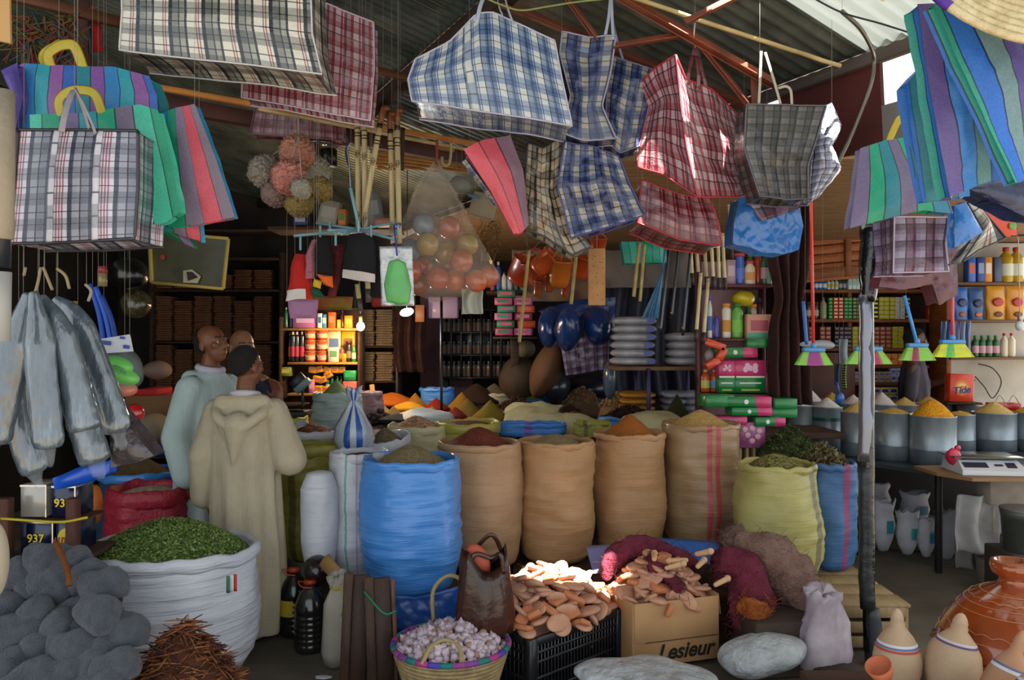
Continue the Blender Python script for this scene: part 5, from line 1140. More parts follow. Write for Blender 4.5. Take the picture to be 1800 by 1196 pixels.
q = MB(mat('#c9b41c', .3, 0, 10, .5, coat=.4)); q.ell((P(1316, 522, YT).x, YT + .12, ZT_(500) - .10), (.09, .07, .06), fn=lambda p: p * (1 + .2 * noise.noise(p * 20))); one('yellow_packet', q, 'crinkled yellow packet hung under the highest tower shelf', 'pack')
# boxes: green, pink
gb = '#137a3a'; pkc = '#c4326a'
def sbox(label, x, y, wpx, hpx, c, band=None, rot=0, dy=.0, tilt=0, dep=.16, f=None, Y=YT, dz=0):
 t = Thing('soap_box', label, 'box'); w_, h_ = S(wpx, Y), S(hpx, Y); p = P(x, y, Y); R = Euler((0, tilt, rot)).to_matrix(); o = V((p.x, Y + dy, p.z + h_ / 2 + dz))
 t.part('carton', mbox(o, (w_, dep, h_), mat(c, .35, coat=.3), R, .004))
 if band: t.part('printed_panel', mbox(o + R @ V((w_ * .32, 0, 0)), (w_ * .362, dep + .003, h_ + .003), mat(band, .35, coat=.3), R, .003))
 if f: t.part('printed_flower', (lambda q: q.ell(o + R @ V((-.02, -dep / 2 - .001, 0)), (h_ * .25, .002, h_ * .25), R, 8, 6))(MB(mat(f, .4))))
 return t.done()
for (lb, x, y, c, w_) in (('narrow tall pink and green soap carton beside the orange basket', 1276, 691, pkc, 29), ('wide tall pink and green soap carton in the tower', 1317, 691, pkc, 54)):
 t = Thing('tall_soap_carton', lb, 'box'); W_ = S(w_, YT); H_ = S(57, YT); p = P(x, y, YT); o = V((p.x, YT + .04, p.z + .002))
 t.part('green_half', mbox(o + V((0, 0, H_ * .25)), (W_, .14, H_ * .5), mat(gb, .35, coat=.3))); t.part('pink_half', mbox(o + V((0, 0, H_ * .751)), (W_, .14, H_ * .5), mat(c, .35, coat=.3)))
 q = MB(mat('#e4b0cc', .4)); [q.ell(o + V((a * W_ * .16, -.0715, H_ * (.72 + .1 * b))), (W_ * .1, .001, W_ * .1), seg=8, rings=6) for a, b in ((-1, 0), (1, 1), (0, .4), (1, -.2), (-.6, 1.1))]; t.part('printed_flowers', q)
 q = MB(mat('#d8e0d0', .4)); q.box(o + V((0, -.0712, H_ * .49)), (W_ * .92, .001, H_ * .05)); q.box(o + V((0, -.0712, H_ * .3)), (W_ * .7, .001, H_ * .04)); t.part('white_band', q)
 q = MB(mat('#b0b42a', .4)); q.box(o + V((0, -.0712, H_ * .09)), (W_ * .6, .001, H_ * .05)); t.part('yellow_line', q); t.done()
sbox('pink and green carton seen edge on in the tower', 1350, 691, 10, 55, '#c9608a', dy=.06)
sbox('green soap box lying above the orange basket', 1290, 628, 70, 17, gb, pkc, .1, f='#d8e0d8')
sbox('green soap box topmost of the lying pair', 1332, 612, 44, 17, gb, None, -.1)
t = Thing('orange_basket', 'small orange plastic basket tipped on its side in the tower', 'basket'); q = MB(mat('#d0421c', .35, coat=.3))
for a, b in (((1238, 600), (1272, 612)), ((1272, 612), (1262, 632)), ((1262, 632), (1240, 645))): q.beam(P(a[0], a[1], 5.8), P(b[0], b[1], 5.8), .10, .05)
t.part('rim', q); q = MB(mat('#8f8a88', .4)); q.ell(P(1247, 625, 5.85), (.035, .03, .045)); t.part('pale_cup', q); t.done()
for (lb, x, lc) in (('amber bottle with a yellow label behind the orange basket', 1240, '#c9c05a'), ('amber orange bottle glinting beside the pink carton', 1256, '#5a9ab0')): bot(lb, x, 691, 8, 40, '#c0501c', '#d9a24a', lc, .1, 'amber_bottle')
for (lb, x, y, w_, h_, c, bd, r_) in (('green soap box poking out over the dark green cone', 1252, 712, 52, 20, gb, None, .15), ('green and pink soap box on the top layer under the tower shelf', 1305, 712, 75, 17, gb, pkc, -.05), ('green soap box end beside the metal drums, top layer', 1365, 715, 40, 17, gb, None, .1),
  ('green and pink soap box in the middle layer', 1308, 727, 70, 14, gb, pkc, .05), ('plain green soap box in the middle layer beside the drums', 1366, 731, 46, 16, gb, None, -.1), ('pink soap box in the lowest layer', 1277, 743, 52, 14, pkc, None, -.05), ('green soap box in the lowest layer with a pink end', 1340, 746, 54, 16, gb, pkc, .1)):
 sbox(lb, x, y, w_, h_, c, bd, r_, dy=-.12 + .02 * (y % 3), Y=5.75, f='#dfe8df' if bd else None)
t = Thing('rose_carton', 'carton printed with pink roses at the foot of the tower', 'box'); p = P(1322, 788, 5.6)
t.part('carton', mbox((p.x, 5.66, p.z + .09), (S(46, 5.6), .12, .18), mat('#b06a94', .4, c2='#8f4a78', cs=20, coat=.2)))
q = MB(mat('#e0a8bc', .5)); [q.ell((p.x + a, 5.598, p.z + b), (.022, .003, .02), seg=10, rings=6) for a, b in ((-.05, .13), (.0, .14), (.05, .12), (-.03, .09), (.04, .08), (.0, .05))]; t.part('printed_roses', q); t.done()
t = Thing('rose_carton_stand', 'short pale slatted stand under the rose carton', 'stand'); [t.part('slat', mbox((p.x - .08 + .05 * i, 5.66, p.z / 2), (.02, .1, p.z - .004), mat('#a8906a', .7))) for i in range(4)]; t.done()
drape('brown_drape', 'long dark brown cloth knotted at mid height beside the shelf tower', 1352, 1428, 340, 712, 5.75, mat('#3d1a14', .9, 0, 30, .5, c2='#2a100c', cs=4), 4, .045, seed=3, waist=(.5, .35))
# far shelves of the shop
YR = 8.6
mo = mat('#8a4f1e', .65, 0, 30, .3, c2='#6a3a14', cs=4, sc3=(1, 1, 6))
t = Thing('shop_shelf', 'long orange brown wooden shelf of tins and packets in the far shop', 'shelf')
x0, x1 = P(1398, 0, YR).x, P(1664, 0, YR).x
for y in (509, 561, 612, 642, 672): t.part('board', mbox(((x0 + x1) / 2, YR + .2, P(0, y, YR).z - .018), (x1 - x0, .4, .036), mo))
for px in (1398, 1497, 1664): x = P(px, 0, YR).x; t.part('upright', mbox((x, YR + .22, 1.3), (.04, .36, 2.2 if px < 1500 or px > 1600 else .4), mo))
t.part('back_panel', mbox(((x0 + x1) / 2, YR + .42, 1.28), (x1 - x0, .02, 2.5), mat('#3a1f12', .8))); t.done()
t = Thing('louvred_shutter', 'orange wooden shutter boards above the shop shelves', 'shutter')
for i in range(7): p = P(1470, 388 + i * 16, 8.3); t.part('board', mbox((p.x + .1, 8.3, p.z), (1.3, .02, .085), mat('#a85c1e', .55, 0, 30, .3, c2='#8a4614', cs=5, sc3=(1, 1, 5)), Euler((0, -.09, 0))))
for px in (1492,): p = P(px, 430, 8.25); t.part('stile', mbox((p.x, 8.27, p.z), (.06, .03, .66), mo))
t.part('frame_rail', mbox(P(1480, 478, 8.28), (1.5, .04, .1), mo, Euler((0, -.09, 0)))); t.done()
ZR = lambda y: P(0, y, YR).z + .001
def row(kind, xs, y, n, step, dy=.05, jit=0.):
 for x in xs:
  for j in range(n): a = P(x, 0, YR + dy); kind.at((a.x + ru(-jit, jit), YR + dy, ZR(y) + j * step), (0, 0, 0))
def cart(name, label, wpx, hpx, c, f, group, cat='packet'): return box_kind(name, label, cat, (S(wpx, YR), .1, S(hpx, YR) - .001), c, f, group)
h6 = S(6.3, YR)
row(cart('tea_packet', 'orange and white packet stacked on the second shop shelf', 8, 6.3, '#c9421c', '#e0c9a8', 'orange packets in the shop'), (1466, 1475), 561, 6, h6)
row(cart('tea_packet', 'green packet stacked on the second shop shelf', 7, 6.3, '#1f7a2a', '#4fa04a', 'green packets in the shop'), (1457, 1484, 1491), 561, 6, h6)
row(cart('tea_packet', 'dull olive packet stacked beside the black post', 7, 6.3, '#4a5a2a', '#7a8a3a', 'olive packets in the shop'), (1499, 1506, 1513), 561, 6, h6)
row(cart('tea_packet', 'yellow packet stacked on the second shop shelf', 9, 7.6, '#b5a81c', '#8f9a1a', 'yellow packets on the second shop shelf'), (1546, 1555, 1565), 561, 5, S(7.7, YR))
row(cart('tea_packet', 'silver white packet stacked on the second shop shelf', 8, 7.6, '#b9bdb0', '#8f948a', 'silver packets in the shop'), (1574, 1583), 561, 5, S(7.7, YR))
row(cart('tea_packet', 'black and yellow packet in the column by the shopkeeper', 9, 7.6, '#1f2418', '#c9c01c', 'black and yellow packets'), (1536, 1592), 561, 5, S(7.7, YR))
row(cart('soap_cake', 'reddish brown packet stacked on the third shop shelf', 9, 7.4, '#8a4a34', '#a86a4a', 'reddish brown packets on the third shop shelf'), (1424, 1443, 1453, 1538, 1548, 1558), 612, 5, S(7.5, YR))
row(cart('soap_cake', 'dark purple packet stacked on the third shop shelf', 7, 7.4, '#2f2430', '#5a4a58', 'dark purple packets'), (1468, 1476, 1484, 1490), 612, 5, S(7.5, YR))
row(cart('soap_cake', 'yellow packet stacked on the third shop shelf', 9, 7.4, '#b5b01c', '#8f8a1a', 'yellow packets on the third shop shelf'), (1500, 1510, 1570, 1580), 612, 5, S(7.5, YR))
row(cart('soap_cake', 'green packet stacked by the shopkeeper', 9, 7.4, '#3a7a2a', '#5a9a3a', 'green packets on the third shop shelf'), (1592,), 612, 4, S(7.5, YR))
row(bottle_kind('blue_bottle', 'blue and white little bottle on the top shop shelf', S(3.6, YR), S(20, YR), '#2f6ab0', '#e0e8ec', '#d8e4ec', group='blue and white bottles on the top shop shelf'), (1434, 1441, 1449), 509, 1, 0)
row(bottle_kind('yellow_bottle', 'pale bottle with a yellow and blue label on the top shop shelf', S(3.4, YR), S(19, YR), '#c9d8d8', '#e0e8ec', '#b9b84a', group='yellow labelled bottles on the top shop shelf'), (1456, 1463, 1470), 509, 1, 0)
row(bottle_kind('green_tin', 'green capped bottle on the top shop shelf', S(3.4, YR), S(20, YR), '#2a5a3a', '#3a8a4a', '#a8a8b8', group='green bottles on the top shop shelf'), (1477, 1484), 509, 1, 0)
row(cart('white_box', 'white green box on the top shop shelf', 6.5, 20, '#cfe0d8', '#8fb8a8', 'white boxes on the top shop shelf', 'box'), (1491, 1498, 1505), 509, 1, 0)
row(cart('tin', 'pale blue and yellow tin by the post on the top shop shelf', 9, 21, '#8fa8b0', '#b09a3a', 'tins by the post', 'tin'), (1515, 1541, 1552), 509, 1, 0)
row(bottle_kind('jam_jar', 'dark jar with a pale label at the end of the second shop shelf', S(6, YR), S(30, YR), '#2a1a1a', '#4a2a2a', '#b0a090', neck=.85, sh=.85, group='dark jars in the shop'), (1420, 1433), 561, 1, 0)
row(bottle_kind('beige_bottle', 'beige bottle beside the dark jars', S(6, YR), S(38, YR), '#a8947a', '#6a7a4a', '#8a9a6a'), (1447,), 561, 1, 0)
row(cart('noodle_pack', 'orange yellow packet on the fourth shop shelf', 10, 10, '#d98a1c', '#c94a1c', 'packets on the fourth shop shelf'), (1502, 1513, 1536, 1547, 1558, 1569, 1580), 642, 2, S(10, YR))
row(cart('biscuit_pack', 'small bright packet on the lowest shop shelf', 9, 9, '#c9b48a', '#4a6ac0', 'packets on the lowest shop shelf'), (1502, 1512, 1536, 1546, 1556), 672, 2, S(9, YR))
row(cart('biscuit_pack', 'blue white packet on the lowest shop shelf', 9, 12, '#b9c4dc', '#3a5ac0', 'blue white packets on the lowest shop shelf'), (1567, 1577), 672, 2, S(12, YR))
row(cart('red_pack', 'red and yellow packet beyond the shopkeeper', 12, 22, '#b5301c', '#e0b02a', 'red packets beyond the shopkeeper'), (1632, 1645), 561, 1, 0)
row(bottle_kind('green_bottle', 'dark green bottle beyond the shopkeeper', S(5, YR), S(34, YR), '#1f5a4a', '#c9c9b0', group='green bottles beyond the shopkeeper'), (1657,), 561, 1, 0)
row(cart('herb_box', 'green and orange box on the low shelf beyond the shopkeeper', 10, 16, '#4a6a2a', '#a85a2a', 'boxes beyond the shopkeeper'), (1643, 1655), 642, 1, 0)
row(bottle_kind('pink_jar', 'mauve lidded white jar on the low shelf beyond the shopkeeper', S(6, YR), S(14, YR), '#c9b9c9', '#a84ab0', neck=.9, group='mauve lidded jars'), (1642, 1655), 672, 1, 0)
row(cart('pasta_roll', 'yellow bag with a blue band above the drums', 14, 12, '#d8c88a', '#2a3aa0', 'yellow bags with blue bands', 'bag'), (1537, 1552, 1567, 1582), 704, 2, S(12.5, YR), dy=-.2)
t = Thing('lower_counter', 'dark wooden counter behind the heaped drums', 'counter'); t.part('top', mbox((P(1515, 0, YR).x, YR - .2, P(0, 704, YR).z - .02), (1.3, .36, .036), mo)); t.part('front', mbox((P(1515, 0, YR).x, YR - .08, .49), (1.26, .03, .95), mat('#5a2c16', .6))); t.done()
t = Thing('wood_panel', 'reddish brown board below the hanging brooms', 'panel'); p = P(1445, 665, 8.3); t.part('panel', mbox((p.x, 8.15, 1.1), (.55, .03, .9), mat('#5a2a16', .6, c2='#43200f', cs=4))); t.part('foot', mbox((p.x, 8.15, .325), (.5, .06, .64), mwood)); t.done()
# white wall shelf goods
YW = 8.1
t = Thing('wall_shelf', 'white wall shelf of oil bottles and pouches behind the drums', 'shelf')
for y in (496, 562, 628): p = P(1762, y, YW); t.part('board', mbox((p.x, YW + .17, p.z - .014), (1.1, .34, .028), mat('#6f5138', .6)))
p = P(1668, 560, YW); t.part('upright', mbox((p.x, YW + .17, 1.2), (.05, .34, 2.3), mo)); t.done()
def onw(k, px, y, dy=.06): k.at((P(px, 0, YW + dy).x, YW + dy, P(0, y, YW).z + .001))
k = bottle_kind('oil_bottle', 'yellow cooking oil bottle with a red cap on the wall shelf', S(12, YW), S(62, YW), '#b5941a', '#b5302a', '#d8dcc8', group='cooking oil bottles', glass=True)
for x in (1768, 1786): onw(k, x, 496)
for x, c, f, lb in ((1704, '#3a6ac0', '#c95a3a', 'blue carton with orange print on the wall shelf'), (1720, '#2a4a9a', '#8a9ac0', 'dark blue carton on the wall shelf'), (1733, '#d98a1c', '#e0d8c0', 'orange and cream carton on the wall shelf'), (1750, '#4a5a7a', None, 'grey blue carton beside the oil bottles')):
 onw(box_kind('carton', lb, 'box', (S(13, YW), .1, S(44, YW)), c, f), x, 496)
def pouch(label, px, y, w_, h_, c, f, spot, name='pouch'):
 t = Thing(name, label, 'pouch'); W_, H_ = S(w_, YW), S(h_, YW); o = V((P(px, 0, YW).x, YW + .1, P(0, y, YW).z)); q = MB(mat(c, .3, 0, 12, .4, coat=.4))
 def fn(u, v):
  th = 2 * PI * u; k = math.sin(PI * min(1, .15 + .85 * v)) ** .5 if v > .5 else 1; return o + V((math.cos(th) * W_ / 2 * (1 - .08 * math.sin(v * 9)), math.sin(th) * .055 * (1 - v) ** .6 - 0, H_ * v))
 q.grid(fn, 20, 14, True); t.part('packet', q); q = MB(mat(f, .35, coat=.3)); q.ell(o + V((0, -.052, H_ * .52)), (W_ * .28, .012, H_ * .13)); t.part('printed_panel', q)
 q = MB(mat(spot, .35)); q.ell(o + V((0, -.058, H_ * .16)), (W_ * .22, .01, H_ * .08)); t.part('printed_spot', q); return t.done()
pouch('blue pouch nearest the wooden upright on the wall shelf', 1697, 562, 28, 58, '#2f6ab8', '#1a2a5a', '#a8602a'); pouch('darker blue pouch on the wall shelf', 1725, 562, 28, 56, '#2a5590', '#1a2050', '#c9702a')
pouch('golden pouch with a red badge on the wall shelf', 1760, 562, 34, 60, '#d99a1c', '#b5201c', '#7a3a14'); pouch('golden pouch at the picture edge of the wall shelf', 1795, 562, 34, 60, '#d9941c', '#b5201c', '#7a3a14')
k = bottle_kind('green_bottle', 'green bottle with a pink label in the row on the lowest wall shelf', S(6, YW), S(38, YW), '#1f5a24', '#2f7a34', '#c9a0a8', group='green bottles with pink labels')
for x in (1714, 1726, 1738, 1750): onw(k, x, 628)
k = bottle_kind('cream_bottle', 'cream squeeze bottle with a red tip on the lowest wall shelf', S(6, YW), S(42, YW), '#d8ccb0', '#c92a2a', None, group='cream squeeze bottles')
for x in (1765, 1778): onw(k, x, 628)
drape('striped_towel', 'blue and grey striped cloth hanging by the wall shelf upright', 1655, 1706, 565, 625, 8.0, stripe(['#5a7ab0', '#8a9ac0', '#3a5a94', '#a8b0cc'], .4, name='towel'), 6, .02)
# orange detergent packets up on the wall, detergent box, bulb, wire
t = Thing('detergent_bag', 'big orange red detergent bag with a purple and yellow swirl above the oil bottles', 'bag')
c4 = coons(pts([(1712, 350), (1745, 346), (1782, 372)], 3.9), pts([(1782, 372), (1788, 414)], 3.9), pts([(1745, 414), (1788, 414)], 3.9), pts([(1712, 350), (1745, 414)], 3.9))
q = MB(mat('#d03a12', .3, 0, 10, .3, coat=.4)); q.grid(lambda u, v: c4(u, v) + V((0, -.02 * math.sin(PI * u) * math.sin(PI * v), 0)), 14, 10); q.grid(lambda u, v: c4(1 - u, v) + V((0, .05, 0)), 14, 10); t.part('packet', q)
for (u, v, a, b, c) in ((.52, .42, .055, .03, '#d9a21c'), (.5, .42, .045, .02, '#5a2a78'), (.78, .7, .018, .018, '#5a9a3a'), (.2, .12, .03, .02, '#e89a3a')):
 q = MB(mat(c, .35, coat=.3)); q.ell(c4(u, v) + V((0, -.022 - .006 * (c == '#5a2a78'), 0)), (a, .004, b), Euler((0, .5, 0)).to_matrix()); t.part('printed_swirl', q)
t.done()
t = Thing('detergent_box', 'orange detergent box lettered Tide standing by the white wall', 'box'); YD = 7.3; p = P(1691, 707, YD); W_, H_ = S(42, YD), S(49, YD); o = V((p.x, YD, p.z))
t.part('carton', mbox(o + V((0, .05, H_ / 2)), (W_, .1, H_), mat('#d8401a', .4, coat=.2), Euler((0, .03, 0))))
for r_, c, d in ((.075, '#e0702a', .002), (.06, '#e8b02a', .003), (.045, '#e8d890', .004), (.032, '#e0702a', .005)): q = MB(mat(c, .4)); q.ell(o + V((0, -.0, H_ * .5)), (r_, d, r_), seg=28); t.part('ring', q)
t.text('Tide', .088, o + V((-.005, -.008, H_ * .42)), Euler((PI / 2, -.1, 0)), mat('#1a2f8a', .4), bold=.0015, shear=.2); t.done()
t = Thing('drum_stool', 'small stool carrying the orange detergent box', 'stand'); t.part('top', mbox(o + V((0, .05, -.012)), (W_ + .1, .2, .02), mwood)); t.part('post', mbox((o.x, YD + .05, (o.z + .73) / 2), (.08, .08, o.z - .776), mwood)); t.done()
t = Thing('light_bulb', 'unlit white bulb hanging before the wall shelf', 'bulb'); p = P(1793, 573, 5.5); q = MB(mat('#d8dce0', .15, coat=.6)); q.ell(p, (.03, .03, .036)); t.part('glass', q)
q = MB(mat('#b0b0a8', .3, .6)); q.lathe(p + V((0, 0, .03)), [(.015, 0), (.016, .035), (.006, .045)], 12); t.part('socket', q); q = MB(mat('#c9c4b8', .5)); q.tube([p + V((0, 0, .07)), P(1790, 420, 5.5), P(1788, 416, 5.5)], .003, 5); t.part('flex', q); t.done()
q = MB(mat('#1c1a1a', .5)); q.tube(curve([P(1690, 440, 5.6), P(1730, 425, 5.6), P(1770, 415, 5.6), P(1815, 414, 5.6)]), .008, 6); one('dark_rail', q, 'thin dark rail above the oil bottles', 'rail')
q = MB(mat('#1c1a1a', .5)); q.tube(curve([P(1714, 662, 8.3), P(1730, 680, 8.3), P(1745, 700, 8.3), P(1760, 672, 8.3), P(1745, 648, 8.3), P(1720, 640, 8.3)]), .006, 6); one('wall_cable', q, 'black cable looping on the white wall', 'cable')
for x, lb in ((1758, 'red tin box with a looped wire handle behind the drums'), (1782, 'second red tin box at the edge behind the drums')):
 t = Thing('red_basket', lb, 'box'); p = P(x, 716, 6.9); t.part('tin', mbox(p + V((0, .05, 0)), (.13, .12, .07), mat('#b5181c', .35, coat=.3), None, .006)); q = MB(mat('#a8a8a0', .3, .8)); q.tube(curve([p + V((-.05, 0, .03)), p + V((0, 0, .1)), p + V((.05, 0, .03))]), .005, 6); t.part('handle', q); t.done()
# galvanised drums
mz = NT('galvanised_steel'); _v = mz.coord('Object', (1, 1, .35)); mz.base(mz.ramp(mz.noise(_v, 9, 4), [(.3, hx('#77838b')), (.7, hx('#a5afb5'))]), .35, .45)
ZC = .75; YC0 = 5.86
ct = Thing('metal_counter', 'long dark metal counter carrying the drums of grain', 'counter')
cf = [V((P(1372, 0, 6.75).x, 6.68, 0)), V((P(1500, 0, 6.2).x, 6.12, 0)), V((P(1640, 0, 5.7).x, 5.62, 0)), V((5.2, 5.45, 0)), V((5.2, 7.9, 0)), V((P(1372, 0, 6.75).x, 7.9, 0))]
q = MB(mat('#4a545c', .4, .6)); q.prism([p + V((0, 0, ZC - .03)) for p in cf], None, V((0, 0, .028))); ct.part('top', q)
for p in (cf[0], cf[1], cf[2], cf[3]): ct.part('leg', mbox((p.x + .06, p.y + .12, (ZC - .03) / 2), (.04, .04, ZC - .035), mat('#2a2826', .6)))
ct.part('back_board', mbox((3.9, 7.6, .36), (2.6, .04, .7), mat('#1c1613', .8))); ct.done()
def drum(label, px, wpx, top, bot_, hc, hcol, hcol2, hh, hl, nm='grain', sharp=1.05, green=False, ybk=None, coarse=130):
 Y = (CZ - ZC) * F / (bot_ - CY) if bot_ else ybk; r = S(wpx / 2, Y); zt_ = CZ - (top - CY) / F * Y; h = zt_ - ZC; Yc = Y + r
 t = Thing('metal_drum', label, 'drum'); o = V((P(px, 0, Yc).x, Yc, ZC + .001)); q = MB(mz.m)
 q.lathe(o, [(.0001, 0), (r, 0), (r, h * .3), (r * 1.012, h * .31), (r * 1.012, h * .33), (r, h * .34), (r, h - .006), (r * 1.015, h - .004), (r * 1.015, h + .004), (r * .985, h + .004), (r * .975, h - .03)], 40); q.f.pop(); [a.pop() for a in (q.uv, q.mi, q.sm)]
 t.part('body', q); q = MB(mat('#8d9498', .3, .8)); q.lathe(o + V((0, 0, h * .31)), [(r * 1.005, -.004), (r * 1.018, 0), (r * 1.005, .004)], 40); q.f = q.f[:-2]; q.uv = q.uv[:-2]; q.mi = q.mi[:-2]; q.sm = q.sm[:-2]; t.part('hoop', q)
 if green: q = MB(mat('#14504a', .4)); q.lathe(o + V((0, 0, h * .68)), [(r * 1.004, 0), (r * 1.006, .03)], 40); q.f = q.f[:-2]; q.uv = q.uv[:-2]; q.mi = q.mi[:-2]; q.sm = q.sm[:-2]; t.part('painted_band', q)
 t.done(o); heap_at(nm + '_heap', hl, o + V((0, 0, h - .01)), r * .95, r * .95, S(hh, Y) + .01, grain(hcol, hcol2, coarse), nm, sharp, seed=px * .1)
wh, wh2 = '#d6d2cf', '#e8e4e0'; ye, ye2 = '#c9a85c', '#dcc078'; go, go2 = '#c9860f', '#dca024'
drum('drum beside the green soap boxes with a white sharp cone', 1407, 48, 715, 790, 0, wh, wh2, 29, 'sharp white salt cone by the soap boxes', 'salt', .95)
drum('drum with a dark green painted band', 1454, 52, 718, 793, 0, wh, wh2, 17, 'white flour dome over the green banded drum', 'flour', 1.2, True)
drum('drum half behind the black post', 1508, 58, 727, 804, 0, ye, ye2, 18, 'pale yellow grain behind the black post', 'grain', 1.2)
drum('drum next to the post on its far side', 1570, 63, 728, 812, 0, '#c49a2c', '#d8b044', 7, 'low golden grain beside the couscous', 'grain', 1.4)
drum('foremost wide drum heaped with couscous', 1640, 76, 735, 821, 0, go, go2, 29, 'big bright golden couscous mound on the foremost drum', 'couscous', 1.7, coarse=70)
drum('drum just behind the foremost one', 1686, 52, 731, 796, 0, '#c49a3c', '#d8b054', 6, 'flat golden grain just behind the couscous', 'grain', 1.4)
drum('wide drum above the digital scale', 1747, 72, 729, 796, 0, ye, ye2, 20, 'pale yellow dome with a white top above the scale', 'grain', 1.3)
drum('drum cut by the picture edge', 1818, 72, 729, 796, 0, '#cfa02c', '#dcb444', 16, 'golden dome at the edge above the scale', 'grain', 1.3)
for (x, w_, tp, yb, c1, c2, hh, lb) in ((1378, 44, 706, 7.5, wh, wh2, 22, 'far white cone by the brown drape'), (1425, 44, 707, 7.5, wh, wh2, 22, 'second far white cone in the back row'), (1462, 44, 705, 7.6, '#c9a040', '#d8b454', 14, 'far tan dome in the back row'), (1500, 52, 712, 7.4, '#cfc4c0', '#e0d8d4', 16, 'far pinkish white dome left of the post'), (1550, 52, 713, 7.4, '#cfc4c0', '#e0d8d4', 22, 'far pinkish white cone beside the post'),
  (1590, 48, 714, 7.4, ye, ye2, 14, 'far yellow dome in the back row'), (1632, 52, 712, 7.4, ye, ye2, 14, 'far yellow dome behind the couscous'), (1675, 50, 713, 7.4, wh, wh2, 12, 'far white and yellow dome behind the couscous'), (1702, 50, 714, 7.3, ye, ye2, 10, 'far yellow dome by the detergent box')):
 drum('back row drum under the ' + lb.replace(' in the back row', '').replace('far ', '', 1), x, w_, tp, None, 0, c1, c2, hh, lb, 'grain', 1.1, ybk=yb)
q = MB(mat('#2f6ac0', .35, coat=.3)); q.tube([P(1471, 672, 6.9), P(1475, 690, 6.9)], .01, 8); q.ell(P(1476, 700, 6.9), (.04, .03, .05)); one('flour_scoop', q, 'bright blue plastic scoop stuck upright in the white flour', 'scoop')
# digital scale
t = Thing('digital_scale', 'white digital counter scale with a glass pan on the counter end', 'scale'); YG = 5.15; zb = CZ - (838 - CY) / F * YG
cx_ = P(1752, 0, YG).x; o = V((cx_ + .02, YG + .18, zb + .002)); R = Euler((0, 0, -.12)).to_matrix()
q = MB(mat('#c9cdd2', .4, coat=.2)); b = len(q.v)
prf = [(-.2, -.02, 0), (.2, -.02, 0), (.2, -.02, .03), (-.2, -.02, .03)]
w2 = .2
vs = [V((-w2, -.17, 0)), V((w2, -.17, 0)), V((w2, .17, 0)), V((-w2, .17, 0)), V((-w2, -.17, .03)), V((w2, -.17, .03)), V((w2 * .93, -.06, .085)), V((-w2 * .93, -.06, .085)), V((w2 * .93, .17, .085)), V((-w2 * .93, .17, .085))]
q.v += [o + R @ v for v in vs]; q.smooth = False
for f in ((0, 3, 2, 1), (0, 1, 5, 4), (4, 5, 6, 7), (7, 6, 8, 9), (1, 2, 8, 6, 5), (0, 4, 7, 9, 3), (2, 3, 9, 8)): q.face(f)
t.part('body', q)
sl_ = math.atan2(.055, .11); Rp = R @ Euler((sl_, 0, 0)).to_matrix()
for x, w_, h_ in ((-.1, .15, .055), (.045, .05, .02), (.12, .06, .055)): q = MB(mat('#2a2740', .3, coat=.4)); q.box(o + R @ V((x, -.115, .0605)), (w_, h_, .003), Rp); t.part('display' if x < 0 else 'keypad', q, parent=0)
q = MB(mat('#4a5c58', .15, .3, coat=.5)); q.box(o + R @ V((0, .05, .103)), (.44, .28, .012), R, .005); t.part('pan', q); q = MB(mat('#888c90', .4)); q.box(o + R @ V((0, .05, .091)), (.2, .12, .012), R); t.part('pan_support', q); t.done()
t = Thing('counter_end', 'brown board shelf under the digital scale with pale blocks beneath', 'counter'); q = MB(mat('#8f6f4a', .6, c2='#7a5c3a', cs=4)); q.prism([V((P(1668, 0, YG).x, YG + .15, zb - .022)), V((P(1700, 0, YG).x, YG - .06, zb - .022)), V((4.2, YG - .1, zb - .022)), V((4.2, YG + .55, zb - .022)), V((P(1668, 0, YG).x, YG + .45, zb - .022))], None, V((0, 0, .022))); t.part('board', q)
mblock = mat('#b5a898', .8, 0, 25, .3, c2='#968a7c', cs=5); zz2 = zb - .025
for i, (x, z, w_) in enumerate(((3.42, .0, .4), (3.85, .0, .4), (3.5, .19, .4), (3.92, .19, .38), (3.42, .38, .4), (3.85, .38, .4))): t.part('block', mbox((x, YG + .28, z + .09), (w_, .2, .18), mblock, None, .008))
t.part('block', mbox((3.6, YG + .28, (.57 + zz2) / 2), (.8, .2, zz2 - .575), mblock, None, .008)); t.done()
q = MB(mat('#c92a4a', .3, 0, 14, .8, coat=.4, bdist=.03)); q.ell(P(1677, 803, 5.35), (.05, .05, .055), fn=lambda p: p * (1 + .35 * noise.noise(p * 22))); q.ell(P(1683, 788, 5.35), (.02, .02, .02)); one('pink_bag', q, 'small crumpled pink plastic bag by the digital scale', 'bag')
